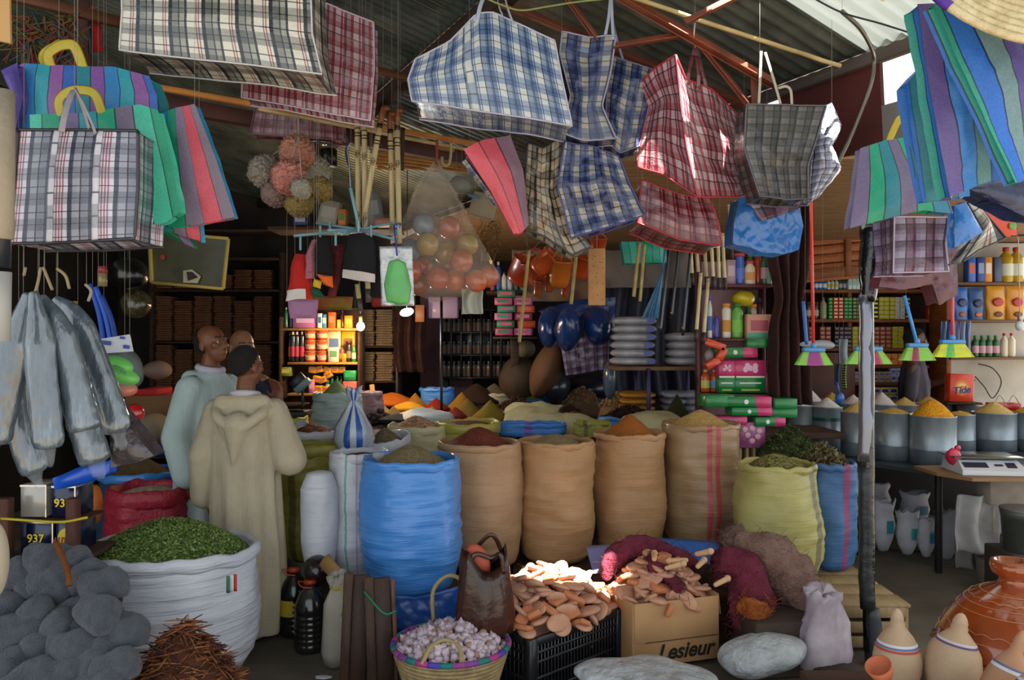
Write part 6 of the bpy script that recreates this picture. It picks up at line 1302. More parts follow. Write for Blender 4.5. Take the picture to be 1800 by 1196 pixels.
# hanging brooms
def broom(label, hx0, hy0, bx_, by_, wpx, Y, hc, cols, hpx=22):
 t = Thing('hanging_broom', label, 'broom'); A = P(hx0, hy0, Y); B = P(bx_, by_, Y); q = MB(mat(hc, .35, coat=.3)); q.tube([A, A.lerp(B, .5), B], .0105, 10); t.part('handle', q)
 q = MB(mat('#4a90c8', .4, coat=.2)); w_ = S(wpx, Y); q.box(B + V((0, 0, -.005)), (w_ * .62, .05, .028), None, .01); q.lathe(B + V((0, 0, .005)), [(.018, 0), (.016, .03), (.0001, .035)], 10); hd_ = t.part('head', q); n = 44
 qs = {}
 for i in range(n):
  for j in range(3):
   u = (i + .5) / n * 2 - 1; ci = min(len(cols) - 1, int((u + 1) / 2 * len(cols))); c = cols[ci]; ci -= (ci > 0 and cols[ci - 1] == c); qq = qs.setdefault(ci, MB(mat(c, .5)))
   a = B + V((u * w_ * .3, (j - 1) * .015, -.018)); b = B + V((u * w_ * .5, (j - 1) * .035, -.018 - S(hpx, Y) * (1 - .05 * abs(u)))); d = V((w_ / n * .32, 0, 0))
   k = len(qq.v); qq.v += [a - d * .7, a + d * .7, b + d, b - d]; qq.face((k, k + 1, k + 2, k + 3))
 for c, qq in qs.items(): t.part('bristles', qq, parent=hd_)
 t.done()
gr, pu_, ylw = '#8fd05a', '#a84a94', '#d8e03a'
broom('hanging broom with a red handle and lime and mauve bristles', 1424, 280, 1430, 614, 62, 4.9, '#d83a30', [gr, pu_, pu_, gr], 24)
broom('hanging broom half behind the black post, lime and magenta bristles', 1530, 500, 1526, 612, 78, 4.9, '#3a90d8', [gr, gr, '#b0386a', '#b0386a', gr], 24)
broom('hanging broom with a bright blue handle and lime and crimson bristles', 1590, 520, 1612, 606, 58, 5.0, '#2f8ae0', [gr, '#a03060', gr, gr], 24)
broom('hanging broom with a coral red handle and yellow green bristles', 1674, 480, 1674, 600, 68, 5.0, '#d8404a', [ylw, '#5fc05a', ylw, ylw], 24)
stick('blue broom handle standing behind the red handled broom', (1412, 530), (1418, 606), 5.0, .011, mat('#2f6ac0', .35), 'broom_handle')
q = MB(mat('#b9c4d0', .25, 0, 14, .8, alpha=.6)); q.ell(P(1440, 606, 5.3), (.12, .05, .03), fn=lambda p: p * (1 + .3 * noise.noise(p * 12))); one('clear_wrap', q, 'crumpled clear plastic over the red handled broom head', 'film')
drape('sachet_strip', 'strip of bright sachets hanging between the brooms', 1475, 1490, 596, 640, 7.6, stripe(['#4a5ac0', '#c9c04a', '#6a4ab0', '#4ab080'], .03, axis=1, name='sachets', thin=.1), 1, .01)
drape('dark_sachet_strip', 'dark strip of blue sachets hanging above the blue scoop', 1468, 1478, 640, 678, 7.5, stripe(['#1a2430', '#2a3a5a'], .03, axis=1, name='sachets'), 1, .01)
drape('lime_sachet_strip', 'lime green strip beside the dark sachets', 1482, 1488, 640, 684, 7.5, stripe(['#7ab02a', '#1a2430'], .1, axis=1, name='sachets'), 1, .01)
# white bags hung under the counter
def smallbag(label, px, py, w_, h_, Y, lab='#2a8a9a', open_=False, tilt=0):
 t = Thing('white_bag', label, 'bag'); o = P(px, py + h_, Y); W_, H_ = S(w_, Y), S(h_, Y); R = Euler((0, tilt, 0)).to_matrix()
 q = MB(mat('#b9bac2', .55, 0, 20, .5, c2='#9a9aa4', cs=6)); pr = [(.0001, 0), (W_ * .2, H_ * .03), (W_ * .4, H_ * .25), (W_ * .5, H_ * .5), (W_ * .42, H_ * .78), (W_ * .5, H_ * .95), (W_ * .47, H_), (W_ * .40, H_ * .9)]
 q.lathe(o, pr, 24, 1, .6, lambda th, i, p: p * (1 + .12 * noise.noise(V((math.cos(th) * 2 + px, math.sin(th) * 2, p.z * 9)))), R); q.f.pop(); [a.pop() for a in (q.uv, q.mi, q.sm)]; t.part('body', q)
 if lab: l = MB(mat(lab, .5)); l.grid(lambda u, v: o + R @ V((W_ * (.02 + .3 * u), -math.sqrt(max(0, 1 - (.04 + .6 * u) ** 2)) * W_ * .315 - .006, H_ * (.38 + .25 * v))), 5, 3); t.part('printed_panel', l)
 t.done()
for a in (('white bag with a teal label hanging first under the counter', 1552, 880, 42, 90, 6.1, '#2a7a8a'), ('white bag rolled open beside the black post', 1595, 898, 42, 78, 6.0, '#2a9a9a'), ('slim white bag with a teal square', 1628, 910, 32, 70, 5.9, '#2a8a9a'), ('white bag with its mouth gaping, under the couscous drum', 1664, 898, 42, 86, 5.8, None), ('back white bag with a blue panel under the counter', 1608, 865, 52, 60, 6.4, '#2a6a8a'), ('greyish white bag behind the post', 1535, 850, 60, 60, 6.6, None)): smallbag(*a)
drape('white_sacking', 'folded white sacking hung over the counter leg', 1686, 1752, 872, 972, 5.35, mat('#b5b2b0', .7, 0, 25, .4, c2='#9c9896', cs=5), 1.5, .04, seed=4)
drape('grey_sacking', 'grey lower fold of the hung sacking', 1684, 1748, 930, 1000, 5.55, mat('#8f8c88', .7, 0, 25, .4), 2, .03, seed=6)
q = MB(mat('#6a5a48', .85, c2='#54463a', cs=4)); q.box((4.1, 6.28, .035), (2.9, .5, .07), Euler((0, 0, -.32)), .01); one('floor_board', q, 'low dark board edging the floor under the counter', 'board')
t = Thing('grey_bucket', 'dull green grey bucket on a block at the counter end', 'bucket'); q = MB(mat('#5a6058', .5, .3)); o = P(1800, 968, 4.9); q.lathe(o, [(.0001, 0), (.11, 0), (.13, .26), (.135, .26), (.125, .2)], 26); t.part('pail', q); q = MB(mat('#888888', .4, .6)); q.lathe(o + V((0, 0, .25)), [(.131, 0), (.138, .005), (.131, .012)], 26); t.part('rim', q); t.done()
q = MB(mat('#3a3028', .8)); q.box((o.x + .05, 4.95, o.z / 2), (.36, .3, o.z - .004), None, .01); one('dark_crate', q, 'dark block under the grey bucket', 'block')
# shopkeeper: body, shirt, hair

# ---------- people ----------
def rotz(a): return Euler((0, 0, a)).to_matrix()
def head_shapes(mb, c, R, s=1.0):
 """skull, jaw, brow, nose, lips, chin, ears; face looks along local -Y"""
 g = lambda x, y, z: c + R @ (V((x, y, z)) * s)
 mb.ell(g(0, .012, .035), (.077 * s, .097 * s, .093 * s), R, 20, 14); mb.ell(g(0, -.03, -.035), (.058 * s, .065 * s, .075 * s), R, 16, 12)
 mb.ell(g(0, -.062, -.085), (.026 * s, .022 * s, .020 * s), R, 12, 8)
 mb.cap(g(-.036, -.078, .030), g(.036, -.078, .030), .013 * s, .013 * s, 10)
 mb.cap(g(0, -.088, .018), g(0, -.112, -.022), .010 * s, .0135 * s, 10); mb.ell(g(-.012, -.098, -.026), .009 * s, R, 8, 6); mb.ell(g(.012, -.098, -.026), .009 * s, R, 8, 6)
 mb.cap(g(-.018, -.088, -.052), g(.018, -.088, -.052), .0075 * s, .0075 * s, 8); mb.cap(g(-.015, -.086, -.063), g(.015, -.086, -.063), .0085 * s, .0085 * s, 8)
 for k in (-1, 1):
  mb.ell(g(.045 * k, -.062, -.01), (.022 * s, .024 * s, .022 * s), R, 10, 8); mb.ell(g(.079 * k, .01, -.002), (.010 * s, .022 * s, .032 * s), R, 12, 8)
  mb.ell(g(.081 * k, .004, -.03), (.007 * s, .010 * s, .010 * s), R, 8, 6)
def hand_shapes(mb, w, d, n, s=1.0, curl=.5, side=1):
 """palm and five fingers: w wrist, d pointing direction, n palm normal"""
 d = V(d).normalized(); n = V(n); n = (n - d * n.dot(d)).normalized(); x = d.cross(n) * side
 mb.cap(w, w + d * .03 * s, .026 * s, .028 * s, 10)
 for k in range(4):
  b = w + d * .075 * s + x * (k - 1.5) * .019 * s; L = (.034, .040, .037, .028)[k] * s
  mb.cap(w + d * .02 * s + x * (k - 1.5) * .014 * s, b, .014 * s, .0115 * s, 8)
  d1 = (d + n * curl * .6).normalized(); p1 = b + d1 * L; d2 = (d + n * curl * 1.6).normalized(); p2 = p1 + d2 * L * .7; d3 = (d + n * curl * 2.6).normalized()
  mb.cap(b, p1, .0105 * s, .0095 * s, 8); mb.cap(p1, p2, .0095 * s, .0088 * s, 8); mb.cap(p2, p2 + d3 * L * .5, .0088 * s, .007 * s, 8)
 t0 = w + d * .02 * s - x * .022 * s; t1 = t0 + (d * .6 - x * .7 + n * .3).normalized() * .04 * s; mb.cap(t0, t1, .0135 * s, .011 * s, 8); mb.cap(t1, t1 + (d * .9 - x * .2 + n * .5).normalized() * .03 * s, .0105 * s, .008 * s, 8)
def person(label, base, H, yb, yh, pitch, skin, hairc, parts, hair='full', arms=None, seed=0, voxel=.007, hd=(0, 0)):
 """standing figure; arms = {side: (shoulder, elbow, wrist, finger direction)} in body space (x side, y back, z up)"""
 s = H / 1.75; t = Thing('person', label, 'person'); B = rotz(yb); g = lambda x, y, z: base + B @ (V((x, y, z)) * s)
 hc = g(hd[0], hd[1] - .02, 1.635); Rh = Euler((pitch, 0, yh), 'XYZ').to_matrix() if False else rotz(yh) @ Euler((pitch, 0, 0)).to_matrix()
 m = MB(skin); head_shapes(m, hc, Rh, s * 1.02)
 m.cap(g(0, .02, 1.42), hc + V((0, 0, -.06 * s)), .060 * s, .054 * s, 14)
 m.ell(g(0, 0, 1.22), (.165 * s, .105 * s, .24 * s), B, 20, 14); m.ell(g(0, 0, .98), (.15 * s, .10 * s, .16 * s), B, 18, 12); m.cap(g(-.15, .01, 1.4), g(.15, .01, 1.4), .055 * s, .055 * s, 12)
 for k in (-1, 1):
  m.cap(g(.085 * k, 0, .93), g(.09 * k, -.01, .50), .085 * s, .058 * s, 14); m.cap(g(.09 * k, -.01, .50), g(.09 * k, .02, .10), .055 * s, .036 * s, 12); m.cap(g(.09 * k, .03, .055), g(.10 * k, -.13, .04), .042 * s, .034 * s, 10)
 for k, (sh, el, wr, fd, pn) in arms.items():
  a, b, c = g(*sh), g(*el), g(*wr); m.cap(a, b, .048 * s, .040 * s, 12); m.cap(b, c, .040 * s, .027 * s, 12); hand_shapes(m, c, B @ V(fd), B @ V(pn), s, .45, k)
 bi = t.part('body', m, mods=[REMESH(voxel), SMOOTH(5, .5)])
 G = lambda x, y, z: hc + Rh @ (V((x, y, z)) * s * 1.02)
 for k in (-1, 1):
  e = MB(mat('#a89c90', .3, coat=.3)); e.ell(G(.030 * k, -.0785, .010), .0108 * s, Rh, 12, 8); ei_ = t.part('eye', e)
  e = MB(mat('#1c120c', .2, coat=.5)); e.ell(G(.031 * k, -.0868, .010), .0052 * s, Rh, 10, 6); t.part('iris', e, parent=ei_)
  e = MB(mat(hairc, .8)); e.cap(G(.016 * k, -.0905, .038), G(.048 * k, -.078, .038), .0045 * s, .004 * s, 6); t.part('eyebrow', e)
 if hair:
  h = MB(mat(hairc, .9, 0, 120, 1, name='hair'))
  def keep(p):
   q = Rh.transposed() @ (p - hc) / (s * 1.02); lim = -.035 if hair == 'full' else .0
   return q.y > (-.062 + (max(0, .12 - q.z)) * .75 if hair == 'full' else .01 + max(0, q.z - .02) * .5) and q.z > (-.072 + max(0, -q.y) * 1.2)
  b = MB(); b.m = h.m; b.ell(G(0, .014, .036), (.083 * s, .104 * s, .099 * s), Rh, 40, 28)
  idx = {}; 
  for f in b.f:
   if all(keep(b.v[i]) for i in f):
    nf = []
    for i in f:
     if i not in idx: idx[i] = len(h.v); h.v.append(b.v[i] + noise.noise_vector(b.v[i] * 60) * .002)
     nf.append(idx[i])
    h.face(nf)
  t.part('hair', h, mods=[SOLID(.007)])
 parts(t, g, B, s, hc, Rh); return t.done(base)
def robe_shapes(q, g, B, s, secs, seed, fold=.010, nf=9, c0=(0, 0)):
 """loft of oval sections (z, rx, ry, dx, dy) with folds that deepen towards the hem"""
 zs = [a[0] for a in secs]
 def fn(u, v):
  z = zs[0] + (zs[-1] - zs[0]) * v; k = 0
  while k < len(zs) - 2 and z > zs[k + 1]: k += 1
  f = (z - zs[k]) / (zs[k + 1] - zs[k]); f = f * f * (3 - 2 * f); a = [secs[k][i] * (1 - f) + secs[k + 1][i] * f for i in range(5)]
  th = 2 * PI * u; d = fold * (1 - v) ** .6 * 2.2; k_ = 1 + (d / a[1]) * (math.sin(th * nf + seed + 2 * noise.noise(V((z * 1.5, seed, 0)))) * .6 + 1.2 * noise.noise(V((math.cos(th) * 3 + seed, math.sin(th) * 3, z * 1.3))))
  return g(a[3] + math.cos(th) * a[1] * k_, a[4] + math.sin(th) * a[2] * k_, z)
 n0 = len(q.v); q.grid(fn, 90, 60, True); nu = 90
 q.face([n0 + k for k in range(nu)][::-1]); q.face([n0 + 60 * nu + k for k in range(nu)])
def cloth(c, c2, w=300): return sackmat(c, c2, .85, weave=w, st=.2, folds=.9, fsc=(9, 9, .9), name='robe_cloth')
skinA = mat('#7a4a30', .5, 0, 80, .15, c2='#6a3e28', cs=14, name='skin'); skinC = mat('#94694a', .5, 0, 80, .15, c2='#84583c', cs=14, name='skin')
skinD = mat('#5a3a28', .5, 0, 80, .15, c2='#4a2e20', cs=14, name='skin')
mmint = cloth('#b2c4c2', '#a2b6b2'); mbeige = cloth('#b5aa90', '#a59a82'); mcol = mat('#b9b4c0', .8, name='collar_cloth')
down = ((-.19, .0, 1.38), (-.23, .03, 1.08), (-.22, -.02, .84), (0, -.1, -1), (.6, 0, 0))
# beige robe, seen from behind
def clothesB(t, g, B, s, hc, Rh):
 q = MB(mbeige)
 robe_shapes(q, g, B, s, [(.04, .225, .19, .01, 0), (.5, .215, .175, 0, 0), (.95, .205, .165, 0, 0), (1.2, .215, .16, 0, 0), (1.36, .205, .13, 0, .0), (1.44, .13, .10, 0, .01), (1.475, .075, .075, 0, .0)], 2.0, .013)
 q.cap(g(-.17, 0, 1.37), g(-.285, .06, 1.09), .085 * s, .10 * s, 18); q.cap(g(-.285, .06, 1.09), g(-.25, -.12, 1.06), .095 * s, .085 * s, 18)
 q.cap(g(.17, 0, 1.37), g(.245, .02, 1.10), .085 * s, .09 * s, 18); q.cap(g(.245, .02, 1.10), g(.26, -.04, .86), .085 * s, .09 * s, 18)
 # hood lying down the back
 q.cap(g(-.12, .06, 1.43), g(.12, .06, 1.43), .05 * s, .05 * s, 16); q.tube(curve([g(-.15, .07, 1.40), g(-.12, .15, 1.35), g(-.01, .19, 1.285), g(.11, .15, 1.345), g(.15, .07, 1.40)], 5), .034 * s, 12); q.cap(g(.0, .15, 1.30), g(.02, .165, 1.08), .085 * s, .010 * s, 18); q.cap(g(-.09, .12, 1.30), g(.01, .155, 1.15), .03 * s, .015 * s, 12); q.cap(g(.10, .12, 1.30), g(.02, .155, 1.15), .03 * s, .015 * s, 12)
 ri = t.part('robe', q, mods=[REMESH(.009), SMOOTH(3, .5)])
 q = MB(mcol); q.tube([g(.073 * math.cos(a), .005 + .073 * math.sin(a), 1.475 + .012 * math.sin(a)) for a in [2 * PI * i / 24 for i in range(25)]], .020 * s, 10); t.part('shirt_collar', q)
 for k in (-1, 1): q = MB(mat('#1c1713', .6)); q.cap(g(.09 * k, .04, .035), g(.10 * k, -.15, .03), .045 * s, .036 * s, 12); t.part('shoe', q)
bB = V((P(432, 0, 4.5).x, 4.5, 0))
person('person in a beige hooded robe seen from behind, hand raised to the chin', bB, 1.63, PI, math.radians(150), 0, skinA, '#14100e', clothesB,
  arms={1: ((-.19, 0, 1.38), (-.285, .05, 1.1), (-.13, -.25, 1.42), (.15, .15, 1), (.2, .9, 0)), -1: ((.19, 0, 1.38), (.25, .02, 1.1), (.24, -.06, .84), (0, -.1, -1), (-.6, 0, 0))})
def clothesA(t, g, B, s, hc, Rh):
 q = MB(mmint)
 robe_shapes(q, g, B, s, [(.05, .24, .2, 0, 0), (.5, .23, .19, 0, 0), (.95, .215, .18, 0, 0), (1.2, .22, .17, 0, 0), (1.36, .2, .13, 0, 0), (1.45, .12, .1, 0, .0), (1.48, .075, .075, 0, 0)], 5.0, .012)
 for k in (-1, 1): q.cap(g(.17 * k, 0, 1.37), g(.25 * k, .03, 1.08), .085 * s, .088 * s, 18); q.cap(g(.25 * k, .03, 1.08), g(.24 * k, -.04, .86), .085 * s, .085 * s, 18)
 q.cap(g(-.1, .06, 1.43), g(.1, .06, 1.43), .055 * s, .055 * s, 14); q.ell(g(0, .13, 1.32), (.11 * s, .06 * s, .10 * s), B, 18, 12)
 t.part('robe', q, mods=[REMESH(.011), SMOOTH(3, .5)])
 q = MB(mcol); q.tube([g(.072 * math.cos(a), .07 * math.sin(a) - .008, 1.49 + .014 * math.sin(a)) for a in [2 * PI * i / 24 for i in range(25)]], .022 * s, 10); t.part('shirt_collar', q)
 for k in (-1, 1): q = MB(mat('#1c1713', .6)); q.cap(g(.09 * k, .04, .035), g(.10 * k, -.15, .03), .045 * s, .036 * s, 12); t.part('shoe', q)
bA = V((P(368, 0, 5.04).x, 5.04, 0))
person('person with receding short hair in a pale mint robe, gazing up past the lit shelf', bA, 1.76, math.radians(70), math.radians(68), math.radians(-10), skinA, '#17120f', clothesA, hair='back',
  arms={1: ((.19, 0, 1.38), (.25, .03, 1.1), (.24, -.06, .84), (0, -.1, -1), (-.6, 0, 0)), -1: ((-.19, 0, 1.38), (-.25, .03, 1.1), (-.24, -.06, .84), (0, -.1, -1), (.6, 0, 0))})
def clothesC(t, g, B, s, hc, Rh):
 q = MB(mat('#12152a', .85, 0, 80, .4)); 
 robe_shapes(q, g, B, s, [(.82, .18, .13, 0, 0), (1.0, .18, .13, 0, 0), (1.2, .2, .14, 0, 0), (1.36, .195, .12, 0, 0), (1.43, .12, .1, 0, .0), (1.465, .07, .07, 0, 0)], 1.0, .006)
 for k in (-1, 1): q.cap(g(.17 * k, 0, 1.37), g(.24 * k, .02, 1.1), .062 * s, .055 * s, 14); q.cap(g(.24 * k, .02, 1.1), g(.23 * k, -.06, .88), .055 * s, .045 * s, 14)
 t.part('sweater', q, mods=[REMESH(.011), SMOOTH(3, .5)])
 q = MB(mat('#1a1918', .85)); 
 for k in (-1, 1): q.cap(g(.085 * k, 0, .9), g(.09 * k, -.01, .5), .10 * s, .075 * s, 14); q.cap(g(.09 * k, -.01, .5), g(.09 * k, .02, .1), .075 * s, .062 * s, 14)
 q.ell(g(0, 0, .92), (.165 * s, .12 * s, .12 * s), B); t.part('trousers', q, mods=[REMESH(.012), SMOOTH(3, .5)])
 for k in (-1, 1): q = MB(mat('#1c1713', .6)); q.cap(g(.09 * k, .04, .035), g(.10 * k, -.15, .03), .045 * s, .036 * s, 12); t.part('shoe', q)
bC = V((P(424, 0, 5.5).x, 5.5, 0))
AR = {1: ((.19, 0, 1.38), (.24, .03, 1.1), (.23, -.06, .86), (0, -.1, -1), (-.6, 0, 0)), -1: ((-.19, 0, 1.38), (-.24, .03, 1.1), (-.23, -.06, .86), (0, -.1, -1), (.6, 0, 0))}
person('bald person in a dark navy sweater standing between the two robed ones', bC, 1.735, math.radians(40), math.radians(38), 0, skinC, '#3a2a20', clothesC, hair=None, arms=AR)
def clothesD(t, g, B, s, hc, Rh):
 q = MB(mat('#4a4450', .85, 0, 60, .4, c2='#3a3540', cs=8))
 robe_shapes(q, g, B, s, [(.86, .19, .14, 0, 0), (1.0, .185, .14, 0, 0), (1.2, .2, .145, 0, 0), (1.36, .195, .12, 0, 0), (1.44, .12, .1, 0, .0), (1.47, .07, .07, 0, 0)], 3.0, .008)
 q.cap(g(.17, 0, 1.37), g(.26, -.1, 1.2), .065 * s, .06 * s, 14); q.cap(g(-.17, 0, 1.37), g(-.24, .02, 1.1), .065 * s, .06 * s, 14)
 t.part('shirt', q, mods=[REMESH(.011), SMOOTH(3, .5)])
 q = MB(mat('#0f0f12', .85))
 for k in (-1, 1): q.cap(g(.085 * k, 0, .9), g(.09 * k, -.01, .5), .10 * s, .075 * s, 14); q.cap(g(.09 * k, -.01, .5), g(.09 * k, .02, .1), .075 * s, .062 * s, 14)
 q.ell(g(0, 0, .92), (.18 * s, .135 * s, .13 * s), B); t.part('trousers', q, mods=[REMESH(.012), SMOOTH(3, .5)])
 for k in (-1, 1): q = MB(mat('#1c1713', .6)); q.cap(g(.09 * k, .04, .035), g(.10 * k, -.15, .03), .045 * s, .036 * s, 12); t.part('shoe', q)
bD = V((P(1606, 0, 8.06).x, 8.06, 0))
person('shopkeeper in a grey shirt reaching one arm towards the shop shelf, behind the drums', bD, 2.0 - .22, math.radians(60), math.radians(75), math.radians(5), skinD, '#0f0c0b', clothesD,
  arms={1: ((.19, 0, 1.38), (.27, -.12, 1.2), (.16, -.38, 1.28), (0, -1, .1), (0, 0, -1)), -1: AR[-1]})

# ---------- hanging small goods in the middle ----------
def pouf(label, px, py, rp, Y, c, c2, seed):
 t = Thing('bath_pouf', label, 'bath pouf', None); o = P(px, py, Y); r = S(rp, Y); q = MB(mat(c, .6, 0, 90, .6, c2=c2, cs=9, name='net_ruffles'))
 def fn(p):
  n_ = p.normalized() if p.length > 0 else p; a = noise.noise(n_ * 2.3 + V((seed, 0, 0))) * 9; th = math.atan2(n_.x, n_.z)
  k = .78 + .20 * abs(math.sin(a * 1.9 + th * 3)) + .14 * noise.noise(n_ * 7 + V((0, seed, 0))); return p * k
 q.ell(o, r * 1.08, None, 64, 44, fn=fn); t.part('ruffles', q); q = MB(mat('#b9b4a8', .6)); q.tube([o + V((0, 0, r * .7)), P(525, 240, Y)], .002, 4); t.part('string', q); t.done()
for a in (('peach bath pouf, topmost of the hanging bunch', 522, 268, 30, 4.30, '#c98a70', '#a87060', 1), ('pale grey green bath pouf high in the bunch', 552, 302, 28, 4.42, '#a8a48c', '#8f8a74', 2), ('salmon pink bath pouf at the front of the bunch', 508, 312, 30, 4.15, '#d08a7c', '#b06c60', 3),
   ('grey white bath pouf on the bunch beside the salmon one', 466, 302, 29, 4.30, '#9a9286', '#86786c', 4), ('mauve grey bath pouf low in the bunch', 484, 340, 24, 4.28, '#8f7a74', '#766058', 5), ('mustard bath pouf hanging low at the side of the bunch', 562, 334, 22, 4.38, '#a8904a', '#8f783a', 6), ('ochre bath pouf, lowest of the bunch', 526, 358, 24, 4.25, '#9c8446', '#7c6638', 7), ('off white bath pouf under the salmon one', 530, 332, 18, 4.05, '#b0a898', '#8f887a', 8)): pouf(*a)
cord('twine', 'white cord knotted over the pole above the bath poufs', [(524, 208), (525, 240)], 4.35, .004, '#c9c0a8')
# painted canes
mcane = mat('#c4b283', .5, 0, 20, .2, c2='#ad9a6a', cs=5, coat=.15, name='painted_cane')
def cane(label, x0, y0, x1, y1, Y, lb=1):
 t = Thing('walking_cane', label, 'cane'); A = P(x0, y0, Y); B = P(x1, y1, Y); d = (B - A).normalized(); q = MB(mcane); q.tube([A.lerp(B, i / 8) for i in range(9)], .0145, 12); t.part('shaft', q)
 q = MB(mat('#7a3f1a', .45, coat=.3)); q.tube([A, A - d * .02, A - d * .05 + V((.004, -.01, 0)), A - d * .075 + V((.015, -.03, 0)), A - d * .075 + V((.04, -.04, -.005))], [.015, .015, .017, .018, .012], 10); t.part('handle', q)
 q = MB(mat('#1c1714', .5))
 for z in (.0, .06, .085, .10): q.tube([A + d * z, A + d * (z + (.022 if z == 0 else .006))], .0152, 12)
 for z in (.2, .52):
  o = A + d * z + V((0, -.0148, 0)); q.tube([o + V((.011 * (1 - k / 26) * math.cos(k * .5), .0, .022 * (1 - k / 26) * math.sin(k * .5) * 1.1)) for k in range(25)], .0015, 4)
 t.part('painted_rings', q); t.done()
cane('pale painted walking cane, first of the three bunched left ones', 628, 205, 630, 405, 4.14); cane('pale painted walking cane in the middle of the three bunched ones', 640, 209, 642, 412, 4.10); cane('leaning pale painted walking cane crossing the other two', 668, 218, 641, 375, 4.05)
cane('pale painted walking cane, left one of the separate pair', 686, 228, 690, 412, 4.16); cane('pale painted walking cane, right one of the separate pair', 698, 222, 702, 428, 4.12)
stick('dark brown stick behind the pair of painted canes', (708, 225), (706, 300), 4.25, .012, mat('#3a2015', .5), 'dark_stick')
stick('cane end with a grey rubber tip below the black mitten', (646, 490), (647, 515), 4.15, .014, mcane, 'cane_end', '#4a4644'); stick('shorter cane end beside the green glove packet', (628, 500), (632, 532), 4.2, .013, mcane, 'cane_end', '#4a4644')
# blue hanger with pegs
t = Thing('clothes_hanger', 'light blue folding hanger with pegs holding gloves and socks', 'hanger'); mh = mat('#6f9aa8', .4, coat=.2); YH = 4.0
hub = P(632, 404, YH)
for (x, y, dY) in ((516, 415, .0), (556, 392, .18), (690, 392, .12), (696, 422, -.05), (600, 412, -.25), (575, 405, -.1)): q = MB(mh); q.beam(hub, P(x, y, YH, dY), .014, .014); t.part('arm', q)
q = MB(mh); q.beam(hub, P(616, 330, YH), .016, .016); t.part('stem', q); q = MB(mat('#8a8f94', .3, .8)); q.tube(curve([P(616, 330, YH), P(614, 290, YH), P(611, 262, YH), P(618, 250, YH)]), .004, 6); t.part('hook', q)
for (x, y, dY) in ((528, 428, 0), (563, 408, 0), (590, 420, -.1), (630, 400, -.18), (652, 408, -.1), (700, 402, 0), (580, 402, .1)): t.part('peg', mbox(P(x, y, YH, dY), (.012, .01, .07), mat('#7aa8b4', .4)))
t.done()
def softthing(name, label, T, R, B, L, Y, m, cat, th=.03, extra=None, seed=0):
 t = Thing(name, label, cat); c = coons(pts(T, Y), pts(R, Y), pts(B, Y), pts(L, Y)); q = MB(m)
 def f(u, v, s_): p = c(u, v); k = (max(0, math.sin(PI * u)) ** .6) * (min(1, 5 * v + .2) * min(1, 4 * (1 - v) + .2)); return p + V((wrk(p, .008, 12, seed), s_ * th * k + wrk(p, .008, 10, seed), 0))
 q.grid(lambda u, v: f(u, v, -1), 16, 18, uvf=lambda u, v: (u * .1, v * .1)); q.grid(lambda u, v: f(1 - u, v, 1), 16, 18); t.part('fabric', q)
 if extra:
  for (nm, v0, v1, m2, u0, u1) in extra: q = MB(m2); q.grid(lambda u, v: f(u0 + (u1 - u0) * u, v0 + (v1 - v0) * v, -1.15) + V((0, -.004, 0)), 12, 5); q.grid(lambda u, v: f(u1 - (u1 - u0) * u, v0 + (v1 - v0) * v, 1.15) + V((0, .004, 0)), 12, 5); t.part(nm, q)
 return t.done()
kr = mat('#b01c14', .9, 0, 80, .5); kb = mat('#0d0d12', .95, 0, 80, .5); kwt = mat('#c9c4c0', .8, 0, 60, .4)
softthing('knit_glove', 'bright red knitted sock with a white cuff pegged on the blue hanger', [(518, 446), (538, 448)], [(538, 448), (546, 490), (548, 526)], [(502, 530), (525, 526), (548, 526)], [(518, 446), (510, 480), (502, 530)], 3.98, kr, 'sock', extra=[('cuff', .78, 1.0, kwt, 0, .8)])
softthing('knit_glove', 'speckled pink knitted sock beside the red one', [(546, 422), (558, 420)], [(558, 420), (556, 455), (552, 490)], [(536, 490), (552, 490)], [(546, 422), (537, 450), (536, 490)], 3.95, mat('#b5707c', .9, 0, 80, .5, c2='#8f5262', cs=60), 'sock')
softthing('knit_glove', 'black sock with orange and yellow turned up toe', [(555, 416), (578, 420)], [(578, 420), (586, 455), (586, 492)], [(553, 488), (586, 492)], [(555, 416), (552, 450), (553, 488)], 3.9, kb, 'sock')
softthing('knit_glove', 'orange knit peeking below the black sock', [(556, 482), (584, 486)], [(584, 486), (586, 506)], [(568, 500), (586, 508)], [(556, 482), (568, 500)], 3.86, mat('#d8601c', .9, 0, 80, .5), 'sock', .02)
softthing('knit_glove', 'yellow knit scrap below the black sock', [(552, 490), (566, 494)], [(566, 494), (564, 508)], [(550, 504), (564, 508)], [(552, 490), (550, 504)], 3.92, mat('#d8b01c', .9, 0, 80, .5), 'sock', .015)
softthing('knit_glove', 'dark green knit hanging under the yellow scrap', [(546, 504), (560, 508)], [(560, 508), (568, 524)], [(546, 520), (568, 524)], [(546, 504), (546, 520)], 3.96, mat('#0f4a34', .9, 0, 80, .5), 'sock', .015)
softthing('knit_glove', 'maroon speckled knitted sock beside the big black mitten', [(582, 430), (602, 430)], [(602, 430), (600, 480), (590, 522)], [(574, 520), (590, 522)], [(582, 430), (586, 480), (574, 520)], 3.98, mat('#6a141c', .9, 0, 80, .5, c2='#3f0c12', cs=50), 'sock')
softthing('knit_hat', 'wide black knitted cap with a white band pegged at the front', [(612, 412), (640, 410), (656, 418)], [(656, 418), (662, 460), (660, 497)], [(602, 488), (630, 494), (660, 497)], [(612, 412), (604, 450), (602, 488)], 3.8, kb, 'cap', .06, extra=[('white_band', .82, 1.0, kwt, .02, .98)])
softthing('knit_hat', 'black knitted cap behind the one with a white band', [(652, 420), (672, 425)], [(672, 425), (676, 480), (672, 525)], [(650, 520), (672, 525)], [(652, 420), (656, 470), (650, 520)], 4.0, kb, 'cap', .05)
